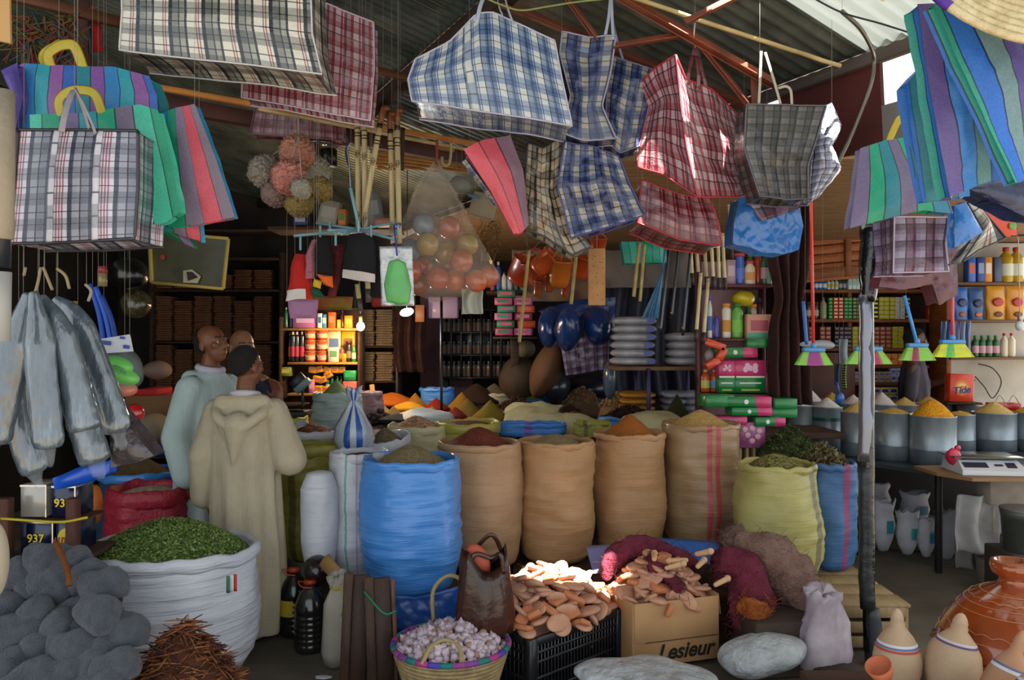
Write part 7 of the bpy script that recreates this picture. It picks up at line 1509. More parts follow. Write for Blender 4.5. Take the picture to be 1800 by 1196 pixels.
for i, (x0, x1, y0, y1, c, lb) in enumerate(((505, 560, 525, 560, '#a87aa0', 'mauve pack hanging over the lit shelf'), (540, 620, 520, 545, '#8a3a1c', 'rust red and yellow cloths bunched under the hanger'), (650, 690, 522, 540, '#8f2a24', 'dull red cloth under the black caps'))):
 softthing('hanging_cloth', lb, [(x0, y0), (x1, y0 + 2)], [(x1, y0 + 2), (x1 - 3, y1)], [(x0 + 4, y1), (x1 - 3, y1)], [(x0, y0), (x0 + 4, y1)], 4.6 + .2 * i, mat(c, .8, 0, 30, .5, c2='#7a6a1c' if i == 1 else c, cs=12), 'cloth', .03)
# green gloves in a foil edged packet
t = Thing('glove_packet', 'bright green rubber gloves in a clear silver edged packet', 'packet'); YGp = 3.75
c = coons(pts([(666, 433), (724, 433)], YGp), pts([(724, 433), (728, 538)], YGp), pts([(670, 538), (728, 538)], YGp), pts([(666, 433), (670, 538)], YGp))
q = MB(mat('#a8a8a8', .25, .5, 16, .8, c2='#c4c4c4', cs=20, bdist=.02)); q.grid(lambda u, v: c(u, v) + V((0, .012 + wrk(c(u, v), .004, 20), 0)), 14, 20); t.part('foil_back', q, mods=[SOLID(.002)])
q = MB(mat('#2fae2a', .3, 0, 12, .4, coat=.4, c2='#1f8f24', cs=9)); g_ = coons(pts([(684, 460), (700, 456), (712, 462)], YGp), pts([(712, 462), (722, 505), (718, 534)], YGp), pts([(680, 530), (700, 536), (718, 534)], YGp), pts([(684, 460), (675, 500), (680, 530)], YGp))
q.grid(lambda u, v: g_(u, v) + V((0, -.018 * math.sin(PI * u) ** .5 * min(1, 4 * (1 - v) + .2) + .003, 0)), 14, 16); t.part('gloves', q, mods=[SOLID(.004)])
q = MB(clear('#e8f0ee', .08, .08, 22)); q.grid(lambda u, v: c(u, v) + V((0, -.03 * math.sin(PI * u) ** .5 * math.sin(PI * v) ** .5 + wrk(c(u, v), .01, 18, 4), 0)), 22, 28); t.part('film', q)
q = MB(mat('#1f2f8a', .5)); q.tube(curve([P(698, 450, YGp - .03), P(695, 420, YGp - .03), P(694, 396, YGp), P(706, 394, YGp)]), .004, 6); t.part('blue_twist', q); t.done()
# film bag of coloured balls
YB = 4.3; BT = 'clear film bag of coloured play balls'
def bagpt(u, v):
 th = 2 * PI * u; f = v
 L = poly([V((765, 0, 282)), V((738, 0, 320)), V((705, 0, 400)), V((698, 0, 470)), V((712, 0, 510))], v); R_ = poly([V((768, 0, 282)), V((800, 0, 340)), V((842, 0, 420)), V((878, 0, 490)), V((820, 0, 520))], v)
 cx2 = (L.x + R_.x) / 2; rx = (R_.x - L.x) / 2; yy = (L.z + R_.z) / 2 + math.cos(th) * (R_.z - L.z) / 2
 p = P(cx2 + rx * math.cos(th), yy, YB); d = S(rx, YB) * .7 * math.sin(th); k = 1
 pl = .012 * math.sin(th * 14 + 3 * v) * (1 - v) ** .5
 return p + V((pl * math.cos(th), d + pl * math.sin(th), 0)) + noise.noise_vector(p * 7) * .012
t = Thing('ball_bag', 'large clear film bag of coloured play balls tied at the top, beside the painted canes', 'bag'); q = MB(mat('#cfc0ae', .12, 0, 13, .9, alpha=.2, name='clear_plastic_film', bdist=.03, spec=.8)); q.grid(bagpt, 64, 34, True)
n0 = 34 * 64; o = P(765, 532, YB); k0 = len(q.v); q.v.append(o)
for k in range(64): q.face((n0 + k, n0 + (k + 1) % 64, k0))
t.part('film', q); q = MB(mat('#8a3a2a', .5, 0, 12, .6)); q.tube(curve([P(766, 290, YB), P(768, 270, YB), P(768, 246, YB)]), [.03, .012] + [.006] * 40 if False else .008, 8); t.part('tied_neck', q); t.done()
balls = [(742, 470, .06, '#a84a34'), (770, 490, -.05, '#a8462f'), (800, 492, .04, '#b05434'), (838, 494, 0, '#b85a34'), (722, 440, 0, '#6a7a8a'), (752, 430, -.08, '#a0803f'), (782, 445, .08, '#a8843f'), (812, 458, -.06, '#b05a38'), (790, 400, 0, '#a85a44'), (760, 398, .08, '#a8844a'), (822, 430, .05, '#a88c4a'), (735, 500, .0, '#7a3a2a'), (858, 486, .05, '#b0583a'), (788, 470, .12, '#9c4634'), (745, 395, -.02, '#6f8090'), (722, 476, -.1, '#a84e3c')]
for i, (x, y, dY, c) in enumerate(balls):
 t = Thing('play_ball', '%s play ball inside the film bag, %s' % ({'b': 'orange', '6': 'grey blue', '7': 'brown red'}.get(c[1], 'dull red') if c not in ('#a8844a', '#a88c4a', '#a8843f') else 'mustard', ['lowest in front', 'at the bottom centre', 'bottom, past the centre', 'far bottom side', 'upper edge by the canes', 'upper front', 'middle rear', 'middle front', 'top centre', 'top rear', 'high on the sloping side', 'bottom corner by the canes', 'outermost bottom corner', 'deep inside', 'top by the canes', 'front by the canes'][i]), 'ball')
 q = MB(mat(c, .25, coat=.5)); q.ell(P(x, y, YB, dY), .062, seg=20, rings=14); t.part('ball', q); t.done()
# assorted things around
t = Thing('coffee_pot', 'dark round tin pot with a shiny lid hanging behind the painted canes', 'pot'); o = P(578, 275, 4.9); q = MB(mat('#2e2c26', .3, .6)); q.lathe(o, [(.0001, -.06), (.05, -.06), (.05, .04), (.03, .05)], 20); t.part('pot', q); q = MB(mat('#6a6a60', .2, .8)); q.lathe(o + V((-.05, 0, .07)), [(.0001, .02), (.08, .012), (.1, 0), (.0001, -.002)], 24); t.part('lid', q); t.done()
cord('twine', 'blue twine knotted beside the painted canes', [(606, 236), (612, 250), (608, 270), (616, 300)], 4.5, .006, '#2a4a5a')
t = Thing('hook', 'pale curved hook hanging from the pole above the film bag', 'hook'); q = MB(mat('#b5a074', .5)); q.tube(curve([P(793, 252, 4.9), P(792, 275, 4.9), P(788, 290, 4.9), P(778, 288, 4.9), P(777, 276, 4.9)]), .009, 8); t.part('hook', q); t.done()
shelfboard('wooden shelf behind the canes holding tins and envelopes', 470, 700, 398, 6.2)
for (lb, x, y, w_, h_, c, f, rt) in (('grey white tilted carton behind the bath poufs', 575, 396, 34, 46, '#8f8878', '#a09a8a', .2), ('dark blue tin on the shelf behind the hanger', 530, 396, 26, 22, '#1c2550', '#8a90b0', 0), ('orange and green box on the shelf behind the hanger', 603, 396, 14, 30, '#c9742a', '#3a7a2a', 0), ('grey carton between the two groups of canes', 662, 396, 28, 60, '#6f7270', '#8a8c88', -.15)):
 bx('carton', lb, x, y, w_, h_, c, f, .1, .1, Y=6.2, rr=(0, rt, 0))
bx('envelope_box', 'pink red flat box on the shelf behind the separate canes', 682, 398, 40, 12, '#a86a5a', None, .03, .2, Y=6.1, cat='box')
t = Thing('paper_bag', 'beige paper bag with a blue label hanging beside the film bag', 'bag'); t.part('bag', mbox(P(850, 362, 5.2), (.17, .07, .16), mat('#a89a84', .8, c2='#8f826c', cs=6), Euler((0, .25, 0)), .012)); t.part('printed_panel', mbox(P(832, 345, 5.15), (.07, .004, .02), mat('#4a7a94', .6), Euler((0, .25, 0)))); t.done()
t = Thing('paper_bag', 'crumpled grey paper bag above the beige one', 'bag'); q = MB(mat('#8f8f86', .6, 0, 14, .6)); q.ell(P(808, 325, 5.3), (.07, .05, .06), fn=lambda p: p * (1 + .25 * noise.noise(p * 14))); t.part('bag', q); t.done()
t = Thing('straw_bundle', 'ragged straw bundle stuffed under the slatted roof', 'bundle'); q = MB(mat('#7a5a2c', .8, 0, 60, .6))
for i in range(120): p = P(ru(845, 880), ru(385, 440), 6.0); q.tube([p, p + V((ru(-.06, .06), ru(-.03, .03), ru(-.12, .02)))], .0025, 3)
t.part('straw', q); t.done()
drape('torn_rag', 'torn white rag dangling under the film bag', 812, 848, 508, 552, 4.6, mat('#b0b4a8', .7, 0, 20, .5), 1.5, .02)
t = Thing('straw_ceiling_mat', 'slatted cane mat glowing warm under the roof behind the canes', 'mat')
q = MB(mat('#a8742c', .7, 0, 30, .3, c2='#7a5018', cs=8))
for i in range(16): a = P(640 + i * 3, 236 + i * 7, 5.4 + i * .22); b = P(800 + i * 4, 262 + i * 6.2, 5.4 + i * .22); q.beam(a, b, .02, .05)
t.part('slats', q); t.done()
# rags and goods at the dark end
t = Thing('tied_rags', 'tangle of coloured rags and feathers tied high in the corner', 'rags')
for c in ('#4a3a1c', '#2a4a4a', '#6a3a1c', '#5a5020', '#7a2a3a'):
 q = MB(mat(c, .9))
 for i in range(40): p = P(ru(30, 125), ru(25, 95), 3.75); q.tube(curve([p, p + V((ru(-.06, .06), ru(-.04, .04), ru(-.05, .03))), p + V((ru(-.1, .1), 0, ru(-.12, .02)))], 3), .004, 4)
 t.part('rag', q)
t.done()
softthing('red_cloth', 'red cloth hanging in the dark corner beside the huge checked bag', [(160, 10), (172, 20)], [(172, 20), (181, 90)], [(160, 92), (181, 90)], [(160, 10), (160, 92)], 3.9, kr, 'cloth', .02)
q = MB(mat('#3c4a52', .35, .6)); q.tube([P(157, 30, 3.85), P(158, 95, 3.85)], .007, 8); one('thin_pipe', q, 'thin grey pipe beside the red cloth', 'pipe')
t = Thing('rolled_mat', 'tall rolled beige mat standing at the picture edge', 'mat'); q = MB(mat('#a89c88', .8, 0, 40, .4, c2='#8f8370', cs=4)); q.tube([P(2, 420, 2.5), P(4, 300, 2.5), P(4, 160, 2.5)], .036, 16); t.part('beige_roll', q); q = MB(mat('#1c2028', .5, coat=.2)); q.tube([P(-2, 470, 2.52), P(0, 335, 2.52)], .034, 14); t.part('dark_roll', q); q = MB(mat('#a8a8a4', .7)); q.tube([P(-4, 600, 2.52), P(-2, 478, 2.52)], .036, 14); t.part('white_roll', q); t.done()
q = MB(mat('#c49a64', .7, c2='#b08850', cs=4)); q.prism([P(-12, -20, 2.6), P(16, -20, 2.6), P(18, 76, 2.6), P(-12, 70, 2.6)], None, V((0, .01, 0))); one('tan_card', q, 'tan card hanging in the top corner', 'card')
# wrapped rolls
mwrap = NT('film_wrapped_checked_cloth'); _v = mwrap.coord(); _uv = mwrap.coord('UV', (1, 1, 1)); _s = mwrap.n('ShaderNodeSeparateXYZ'); mwrap.l(_uv, _s.inputs[0])
_f = mwrap.ramp(mwrap.noise(mwrap.coord('Object', (14, 14, 3)), 1.6, 4, .7), [(.3, hx('#36424c')), (.55, hx('#515f69')), (.8, hx('#8494a0'))]); mwrap.base(_f, .2, 0, coat=1, spec=.8)
_b = mwrap.bump(mwrap.noise(mwrap.coord('Object', (9, 9, 3)), 1.5, 4, .55), .5, .03); mwrap.l(_b, mwrap.b.inputs['Normal'])
def wroll(label, path, r, Y, dY=0, flat=.62):
 t = Thing('wrapped_roll', label, 'wrapped roll'); c = curve([P(x, y, Y, dY) for x, y in path], 10); n = len(c); q = MB(mwrap.m)
 rr = [S(r, Y) * (.30 + .70 * min(1, i / n * 3.2)) * (1 + .02 * math.sin(i * 1.1)) * (1 if i < n - 3 else (1 - (i - n + 3) * .12)) for i in range(n)]
 q.tube(c, rr, 22, flat=flat, up=(1, 0, 0)); q.jitter(.007, 4, r)
 t.part('roll', q, mods=[SUBD(1)]); q = MB(clear('#b9c4cc', .12, .12, 18, .9)); e = c[-1]; d = (c[-1] - c[-3]).normalized()
 q.tube([e - d * .01, e + d * .02, e + d * .045, e + d * .06], [rr[-1] * .8, rr[-1] * .5, rr[-1] * .55, rr[-1] * .2], 16, flat=.4, up=(1, 0, 0)); q.jitter(.01, 30, 2); t.part('film_end', q); t.done()
wroll('film wrapped grey roll reaching farthest out over the brown goods', [(92, 525), (128, 560), (165, 640), (192, 710), (208, 762)], 27, 2.85, .06)
wroll('film wrapped grey roll in front with its white tied tip by the blue tarp', [(70, 520), (98, 570), (122, 650), (140, 720), (148, 760)], 29, 2.75)
wroll('film wrapped grey roll hanging almost upright in the middle', [(60, 512), (68, 580), (74, 660), (80, 730), (84, 790)], 28, 2.7)
wroll('film wrapped grey roll slanting to the picture edge', [(48, 515), (34, 580), (12, 660), (-6, 730), (-14, 780)], 33, 2.72)
wroll('dim film wrapped roll behind, its end by the silver cans', [(40, 560), (30, 660), (38, 760), (62, 835)], 27, 2.9, .05)
wroll('lowest film wrapped roll behind, ending over the blue tarp', [(92, 560), (125, 680), (152, 760), (170, 815)], 30, 2.98, .06)
hangbag('folded brown grey bag in film behind the wrapped rolls', 3.15, [(190, 700), (222, 745)], [(222, 745), (270, 802)], [(195, 822), (240, 815), (270, 802)], [(190, 700), (195, 822)], mat('#4a4248', .25, 0, 14, .7, c2='#352f36', cs=12, coat=.5, bdist=.03), .1, None, .02, name='wrapped_bag', nu=16)
for i in range(5): cord('jute_strand', ['thick frayed jute strand knotted over the wrapped rolls', 'frayed jute strand nearest the wrapped roll tops', 'short frayed strand under the checked bag', 'long frayed strand curling beside the rolls', 'frayed strand by the blue ribbons'][i], [[(72, 470), (66, 500), (60, 520)], [(76, 470), (84, 490), (92, 510)], [(45, 470), (42, 485)], [(100, 472), (115, 485), (122, 508)], [(150, 500), (160, 512), (155, 530)]][i], 2.9, .006, '#9a8a64')
for i, (x0, y0, x1, y1, c, nm) in enumerate(((158, 500, 182, 600, '#1f4fb0', 'blue plastic ribbon bunch by the green sandals'), (168, 505, 196, 610, '#2a5ac0', 'second blue ribbon bunch by the green sandals'), (178, 520, 204, 600, '#1a3a8a', 'dark blue ribbon bunch beside the red jar'), (132, 530, 128, 600, '#9a8a1c', 'yellow handle of a dim basket behind the rolls'))):
 cord('plastic_ribbon', nm, [(x0, y0), ((x0 + x1) / 2 + 4, (y0 + y1) / 2), (x1, y1)], 3.4, .012, c, 'ribbon')
t = Thing('small_jar', 'dim little jar with a red lid hanging by the blue ribbons', 'jar'); o = P(180, 492, 3.6); q = MB(mat('#8a7a50', .3, coat=.3)); q.lathe(o, [(.0001, -.03), (.02, -.03), (.02, .03), (.0001, .03)], 14); t.part('jar', q); q = MB(mat('#8f2a3a', .4)); q.lathe(o + V((0, 0, .031)), [(.0001, 0), (.021, 0), (.018, .03), (.0001, .03)], 14); t.part('lid', q); t.done()
blob('black_bag', 'black plastic bag bundled in the dark beside the framed mirror', 225, 482, 5.2, 32, 28, .12, mat('#0d0d10', .25, 0, 10, .6, coat=.5), 'bag', seed=3, amp=.25)
blob('net_of_glass', 'dim glassy bundle hanging under the black bag', 240, 535, 5.3, 26, 26, .1, mat('#2a2618', .15, 0, 20, .8, c2='#4a4428', cs=30, coat=.6), 'bundle', seed=4, amp=.2)
t = Thing('sandal_packet', 'bright green sandals in a clear bag with a white card top', 'packet'); q = MB(mat('#4fc01c', .35, coat=.3))
for (x, y, a_) in ((208, 641, .35), (218, 662, .3)): q.ell(P(x, y, 3.2), (S(27, 3.2), .04, S(14, 3.2)), Euler((0, a_, 0)).to_matrix(), 22, 12)
t.part('sandals', q); q = MB(mat('#2f8f14', .4)); q.tube(curve([P(192, 648, 3.15), P(205, 646, 3.14), P(222, 656, 3.15)]), .006, 6); t.part('strap', q)
q = MB(mat('#c4c8d0', .5)); cc = [P(170, 597, 3.16), P(228, 588, 3.16), P(234, 618, 3.16), P(176, 622, 3.16)]; q.prism(cc, None, V((0, .004, 0))); t.part('card', q)
for (x, y, w_, h_) in ((186, 603, .04, .016), (215, 594, .02, .01), (222, 610, .025, .014)): q = MB(mat('#3a4aa0', .5)); q.box(P(x, y, 3.155), (w_, .002, h_), Euler((0, .1, 0))); t.part('printed_patch', q)
q = MB(clear('#d8e8e8', .1, .1, 16, .9)); q.ell(P(214, 650, 3.2), (S(38, 3.2), .07, S(40, 3.2)), None, 30, 20, fn=lambda p: p * (1 + .15 * noise.noise(p * 12))); t.part('film', q); t.done()
blob('orange_packet', 'orange and clear packet under the green sandals', 222, 685, 3.3, 20, 13, .04, mat('#c9482a', .3, 0, 14, .7, c2='#d88a78', cs=14, coat=.4), 'packet', seed=5, amp=.25)
blob('red_ball', 'shiny dark red ball glinting beside the plastic rolls', 236, 727, 4.2, 17, 17, .05, mat('#b0141c', .12, coat=.8), 'ball', seed=0, amp=0)
# goods under the packet rack, behind the robed people
t = Thing('low_table', 'dim low table of cartons and bundles against the packet rack', 'table'); a = P(235, 800, 6.2); b = P(330, 800, 6.2); t.part('top', mbox(((a.x + b.x) / 2, 6.4, a.z), (b.x - a.x + .1, .6, .03), mwood)); [t.part('leg', mbox((x, 6.4, a.z / 2 - .01), (.05, .4, a.z - .025), mwood)) for x in (a.x, b.x)]; t.done(); zl = a.z + .016
def onl(name, label, x, w_, h_, c, dz=0, cat='box', Y=6.35, d=.3): p = P(x, 0, Y); o = mbox((p.x, Y + .0, zl + dz + h_ / 2), (w_, d, h_), mat(c, .8, c2=c, cs=4), None, .006); one(name, o, label, cat)
onl('carton', 'closed brown carton below the red tray on the dim low table', 275, .36, .16, '#7a5430', .285)
onl('carton', 'larger dark carton under the brown one', 285, .42, .28, '#4f3620', 0)
onl('red_tray', 'flat red tray on the brown carton', 272, .16, .05, '#b01c1c', .446)
blob('cloth_sack', 'crumpled beige cloth sack tied with cord beside the mint robe', 272, 755, 5.9, 29, 30, .18, mat('#94866c', .85, 0, 14, .6, c2='#7c705a', cs=4), seed=7, amp=.2)
blob('blue_cloth', 'bright blue cloth bundle under the beige sack', 282, 792, 5.85, 28, 12, .1, mat('#14407a', .8), 'cloth', seed=8, amp=.2)
blob('pale_bundle', 'dusty pinkish bundle on the red tray', 280, 652, 6.4, 24, 16, .12, mat('#7a6458', .8, 0, 14, .6), 'bundle', seed=9, amp=.25)

# ---------- foreground ----------
terra = mat('#c39478', .85, 0, 60, .5, c2='#b08066', cs=9, name='fired_clay'); terra2 = mat('#be7850', .8, 0, 60, .5, c2='#b06a44', cs=9, name='fired_clay')
mcr = mat('#15171c', .4, 0, 30, .2, coat=.2, name='black_crate_plastic')
# black crate: near corner o, front along e1, depth along e2
o0 = V((.085, 3.70, .004)); e1 = V((.74, .67, 0)).normalized(); e2 = V((-.67, .74, 0)).normalized(); Rc = Matrix((e1, e2, V((0, 0, 1)))).transposed()
def cb(x, y, z, dx, dy, dz, q): q.box(o0 + Rc @ V((x, y, z)), (dx, dy, dz), Rc, .003, 1)
t = Thing('plastic_crate', 'black slatted plastic crate overflowing with terracotta foot scrubbers', 'crate'); L_, D_, H_ = .64, .40, .285
for nm, f in (('rim', lambda q: [cb(L_ / 2, 0, H_ - .02, L_, .02, .04, q), cb(L_ / 2, D_, H_ - .02, L_, .02, .04, q), cb(0, D_ / 2, H_ - .02, .02, D_, .04, q), cb(L_, D_ / 2, H_ - .02, .02, D_, .04, q)]),
    *[('corner_post', lambda q, x=x, y=y: cb(x, y, H_ / 2, .05, .05, H_, q)) for x in (.01, L_ - .01) for y in (.01, D_ - .01)],
    ('rail', lambda q: [cb(L_ / 2, y, z, L_, .012, .014, q) for y in (0, D_) for z in (.02, .09, .165, .21)] + [cb(x, D_ / 2, z, .012, D_, .014, q) for x in (0, L_) for z in (.02, .09, .165, .21)]),
    ('slats', lambda q: [cb(.05 + i * .0225, y, .125, .008, .008, .24, q) for i in range(25) for y in (0, D_)] + [cb(x, .05 + i * .03, .125, .008, .008, .24, q) for i in range(11) for x in (0, L_)]),
    ('bottom', lambda q: cb(L_ / 2, D_ / 2, .008, L_, D_, .012, q))): q = MB(mcr); f(q); t.part(nm, q)
t.done(o0)
def stone(kind):
 q = MB(terra if kind != 1 else terra2)
 if kind == 0: q.ell((0, 0, 0), (.056, .047, .018), seg=18, rings=10, fn=lambda p: V((p.x, p.y, max(-.013, min(.013, p.z)))))
 elif kind == 1: q.box((0, 0, 0), (.115, .062, .026), None, .008, 2)
 else: q.ell((0, 0, 0), (.074, .040, .017), seg=16, rings=10, fn=lambda p: V((p.x, p.y, max(-.012, min(.012, p.z)))))
 return q
LB = (('round', 'disc'), ('oblong', 'block'), ('long oval', 'pad'))
def stones(place, group, n, cen, rx, ry, z0, hh, tail, rot=0):
 ks = [Kind(one('foot_scrubber', stone(i), f'{LB[i][0]} terracotta foot scrubber {LB[i][1]} {place}', 'foot scrubber', f'{LB[i][0]} {group}')) for i in range(3)]
 R = rotz(rot); N = 0
 for lay in range(2):
  for i in range(n):
   f = math.sqrt((i + .5) / n); th = 2.39996 * i + lay; x, y = math.cos(th) * f * rx, math.sin(th) * f * ry
   p = cen + R @ V((x, y, 0)); p.z = z0 + hh * (1 - f ** 1.9) - (0.028 * lay) + ru(-.008, .012)
   sl = Euler((-y / ry * .7 + ru(-.5, .5), x / rx * .5 + ru(-.5, .5), ru(0, 6.3)))
   ks[0 if rnd() < .5 else (2 if rnd() < .7 else 1)].at(p, sl, ru(.85, 1.15))
cc_ = o0 + Rc @ V((L_ / 2, D_ / 2 + .02, 0))
stones('heaped in the black crate', 'scrubbers in the black crate', 72, cc_, .37, .26, .29, .20, 0, .73)
q = MB(terra); q.grid(lambda u, v: cc_ + rotz(.73) @ V((math.cos(6.2832 * u) * (1 - v) * .29, math.sin(6.2832 * u) * (1 - v) * .17, .235 + .17 * (1 - (1 - v) ** 1.9))), 30, 8, True); one('scrubber_heap', q, 'packed inner scrubbers deep in the black crate', 'foot scrubber', None, 'stuff')
# cardboard box
t = Thing('cardboard_box', 'brown cardboard box lettered Lesieur, full of terracotta scrubbers', 'box'); mcb = mat('#b0875c', .8, 0, 6, .3, c2='#a0774e', cs=3, name='cardboard')
b0 = V((P(1112, 0, 4.0).x, 3.99, 0.03)); u1 = V((.955, .30, 0)).normalized(); u2 = V((-.30, .955, 0)).normalized(); Rb = Matrix((u1, u2, V((0, 0, 1)))).transposed(); BW, BD, BH_ = .49, .34, .325
def bw(x, y, z, dx, dy, dz, m=mcb, R=None): q = MB(m); q.box(b0 + Rb @ V((x, y, z)), (dx, dy, dz), Rb @ R if R else Rb, .003, 1); return q
t.part('front_panel', bw(BW / 2, 0, BH_ / 2, BW, .006, BH_)); t.part('back_panel', bw(BW / 2, BD, BH_ / 2, BW, .006, BH_)); t.part('side_panel', bw(0, BD / 2, BH_ / 2, .006, BD, BH_)); t.part('side_panel', bw(BW, BD / 2, BH_ / 2, .006, BD, BH_)); t.part('bottom_panel', bw(BW / 2, BD / 2, .004, BW, BD, .006))
t.part('flap', bw(BW / 2, -.006, BH_ - .10, BW * .98, .004, .20, mat('#b58c60', .8, c2='#a67d54', cs=3))); t.part('flap', bw(BW + .012, BD / 2, BH_ - .05, .004, BD * .95, .11, mcb, Euler((0, -.12, 0)).to_matrix()))
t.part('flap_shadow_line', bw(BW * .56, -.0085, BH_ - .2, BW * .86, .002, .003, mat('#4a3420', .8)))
t.text('Lesieur', .108, b0 + Rb @ V((BW * .60, -.0045, .062)), Rb @ Euler((PI / 2, 0, 0)).to_matrix(), mat('#171310', .6), shear=.3, bold=.003); t.done(b0)
cb_ = b0 + Rb @ V((BW / 2 - .01, BD / 2, 0))
stones('piled in the cardboard box', 'scrubbers in the cardboard box', 48, cb_, .235, .185, BH_ + .0, .19, 0, .3)
q = MB(terra); q.grid(lambda u, v: cb_ + rotz(.3) @ V((math.cos(6.2832 * u) * (1 - v) * .22, math.sin(6.2832 * u) * (1 - v) * .14, BH_ - .05 + .17 * (1 - (1 - v) ** 1.9))), 30, 8, True); one('scrubber_heap', q, 'packed inner scrubbers deep in the cardboard box', 'foot scrubber', None, 'stuff')
k = Kind(one('clay_doll', (lambda q: (q.cap((0, 0, 0), (0, 0, .05), .010, .012, 8), q.ell((0, 0, .066), .014, seg=10, rings=8), q)[-1])(MB(mat('#c9a078', .8))), 'little pale clay peg figure lying on the boxed scrubbers', 'clay peg', 'pale clay pegs on the boxed scrubbers'))
for x, y, a in ((1150, 985, 1.3), (1168, 1000, .6), (1210, 985, 2.0), (1225, 998, 1.1), (1222, 975, .3), (1255, 1030, .9)): k.at(P(x, y, 4.08), (1.2, a, a * 2), 1.3)
# fibre scouring nets
def fibre(label, path, r, Y, cols, n=260, dY=0, spread=1.0, name='scouring_net'):
 t = Thing(name, label, 'scouring net'); c = curve([P(x, y, Y, d) for x, y, d in path], 8)
 q = MB(mat(cols[0], .9, 0, 60, 1, c2=cols[-1], cs=12, bdist=.02)); q.tube(c, [r * (.55 + .45 * math.sin(PI * min(1, (i + 1) / len(c) * 1.0)) ** .5) for i in range(len(c))], 26); q.v = [p + (noise.noise_vector(p * 11) * .035 + noise.noise_vector(p * 37) * .014) * spread for p in q.v]; t.part('net', q)
 for cl in cols:
  q = MB(mat(cl, .9))
  for i in range(n // len(cols)):
   p = c[int(rnd() * (len(c) - 1))] + V((ru(-1, 1), ru(-1, .3), ru(-1, 1))).normalized() * r * ru(.8, 1.05); a = V((ru(-1, 1), ru(-1, 1), ru(-1, 1))) * .03
   q.tube([p, p + a + V((0, 0, .008)), p + a * 2], .0012, 3)
  t.part('loose_fibre', q)
 t.done()
bur = ['#5a1428', '#43101f', '#6f2038']; bro = ['#6f5248', '#5a4238', '#8a6c60']
fibre('burgundy fibre net draped over the top of the scrubbers', [(1065, 1010, 0), (1090, 972, 0), (1140, 962, 0), (1190, 978, 0), (1222, 1000, 0)], .055, 4.35, bur)
fibre('burgundy fibre net trailing down among the boxed scrubbers', [(1140, 980, 0), (1170, 1010, -.08), (1200, 1040, -.14)], .045, 4.2, bur, 160)
fibre('big burgundy fibre net tumbling down beside the cardboard box', [(1262, 985, 0), (1300, 1000, 0), (1320, 1040, -.05), (1322, 1085, -.1), (1310, 1118, -.12)], .115, 4.25, bur, 500)
fibre('brown mauve fibre net lying on the burgundy one', [(1290, 968, .05), (1340, 978, 0), (1385, 1005, -.05), (1410, 1050, -.1), (1405, 1088, -.1)], .13, 4.35, bro, 600)
fibre('rust orange fibre net tucked between the dark nets', [(1300, 1060, -.08), (1330, 1075, -.12), (1350, 1072, -.12)], .05, 4.15, ['#8a4414', '#a85a1c'], 120)
fibre('dull brown fibre net at the back of the heap', [(1270, 960, .2), (1330, 950, .2), (1400, 975, .15)], .10, 4.5, bro, 200)
q = MB(mat('#3a2c22', .8, c2='#2a1f18', cs=4)); q.box((1.36, 4.08, .14), (.36, .26, .275), Euler((0, 0, .15)), .008); one('dark_box', q, 'dark low box under the burgundy and brown nets', 'box')
# timber crate and white bags at the post
t = Thing('timber_crate', 'pale timber slat crate carrying the yellow sack', 'crate'); mt = mat('#9a8260', .7, 0, 40, .3, c2='#8a7444', cs=6, sc3=(6, 1, 1))
for i in range(4): t.part('slat', mbox((1.76, 4.38 + i * .19, .245), (.78, .17, .02), mt, Euler((0, 0, -.02))))
for i in range(5): t.part('slat', mbox((2.13, 4.36 + i * .16, .118), (.02, .13, .228), mt))
for i in range(3): t.part('slat', mbox((1.95, 4.3, .05 + i * .08), (.36, .02, .06), mt))
for x, y in ((1.42, 4.36), (2.1, 4.33), (1.42, 4.96), (2.1, 4.96)): t.part('post', mbox((x, y + .02, .117), (.04, .04, .232), mt))
t.done()
q = MB(mat('#b9b0b8', .6, 0, 16, .7, c2='#8f7f8c', cs=7)); oo = P(1448, 1150, 3.98); oo.z = .03; q.lathe(oo, [(.0001, 0), (.13, .02), (.145, .1), (.125, .2), (.10, .3), (.085, .36), (.10, .395), (.06, .40), (.0001, .37)], 36, 1, .8, lambda th, i, p: p * (1 + .16 * noise.noise(V((math.cos(th) * 2, math.sin(th) * 2, p.z * 12))) + .05 * noise.noise(V((math.cos(th) * 9, math.sin(th) * 9, p.z * 40)))))
one('white_bag', q, 'standing crumpled white bag with faint pink print before the timber crate', 'bag')
for nm, x, y, rx, rz, ry, Y, a in (('plump white woven sack lying below the cardboard box', 1338, 1150, 78, 33, .15, 3.9, .22), ('white sack end poking out under the fibre nets', 1380, 1142, 36, 26, .1, 4.0, -.2), ('flat white plastic sack at the bottom edge beside the black crate', 1135, 1190, 120, 24, .2, 3.62, -.05)):
 blob('white_sack', nm, x, y, Y, rx, rz, ry, mat('#b4b9be', .45, 0, 11, 1, c2='#92989c', cs=4, coat=.2, bdist=.05), seed=x * .1, amp=.18, sc_=6, R=Euler((0, -a, 0)).to_matrix())
q = MB(mat('#2a1f18', .8)); q.ell(P(1470, 1180, 3.9), (.12, .08, .05)); one('brown_bundle', q, 'dark brown bundle under the standing white bag', 'bundle')
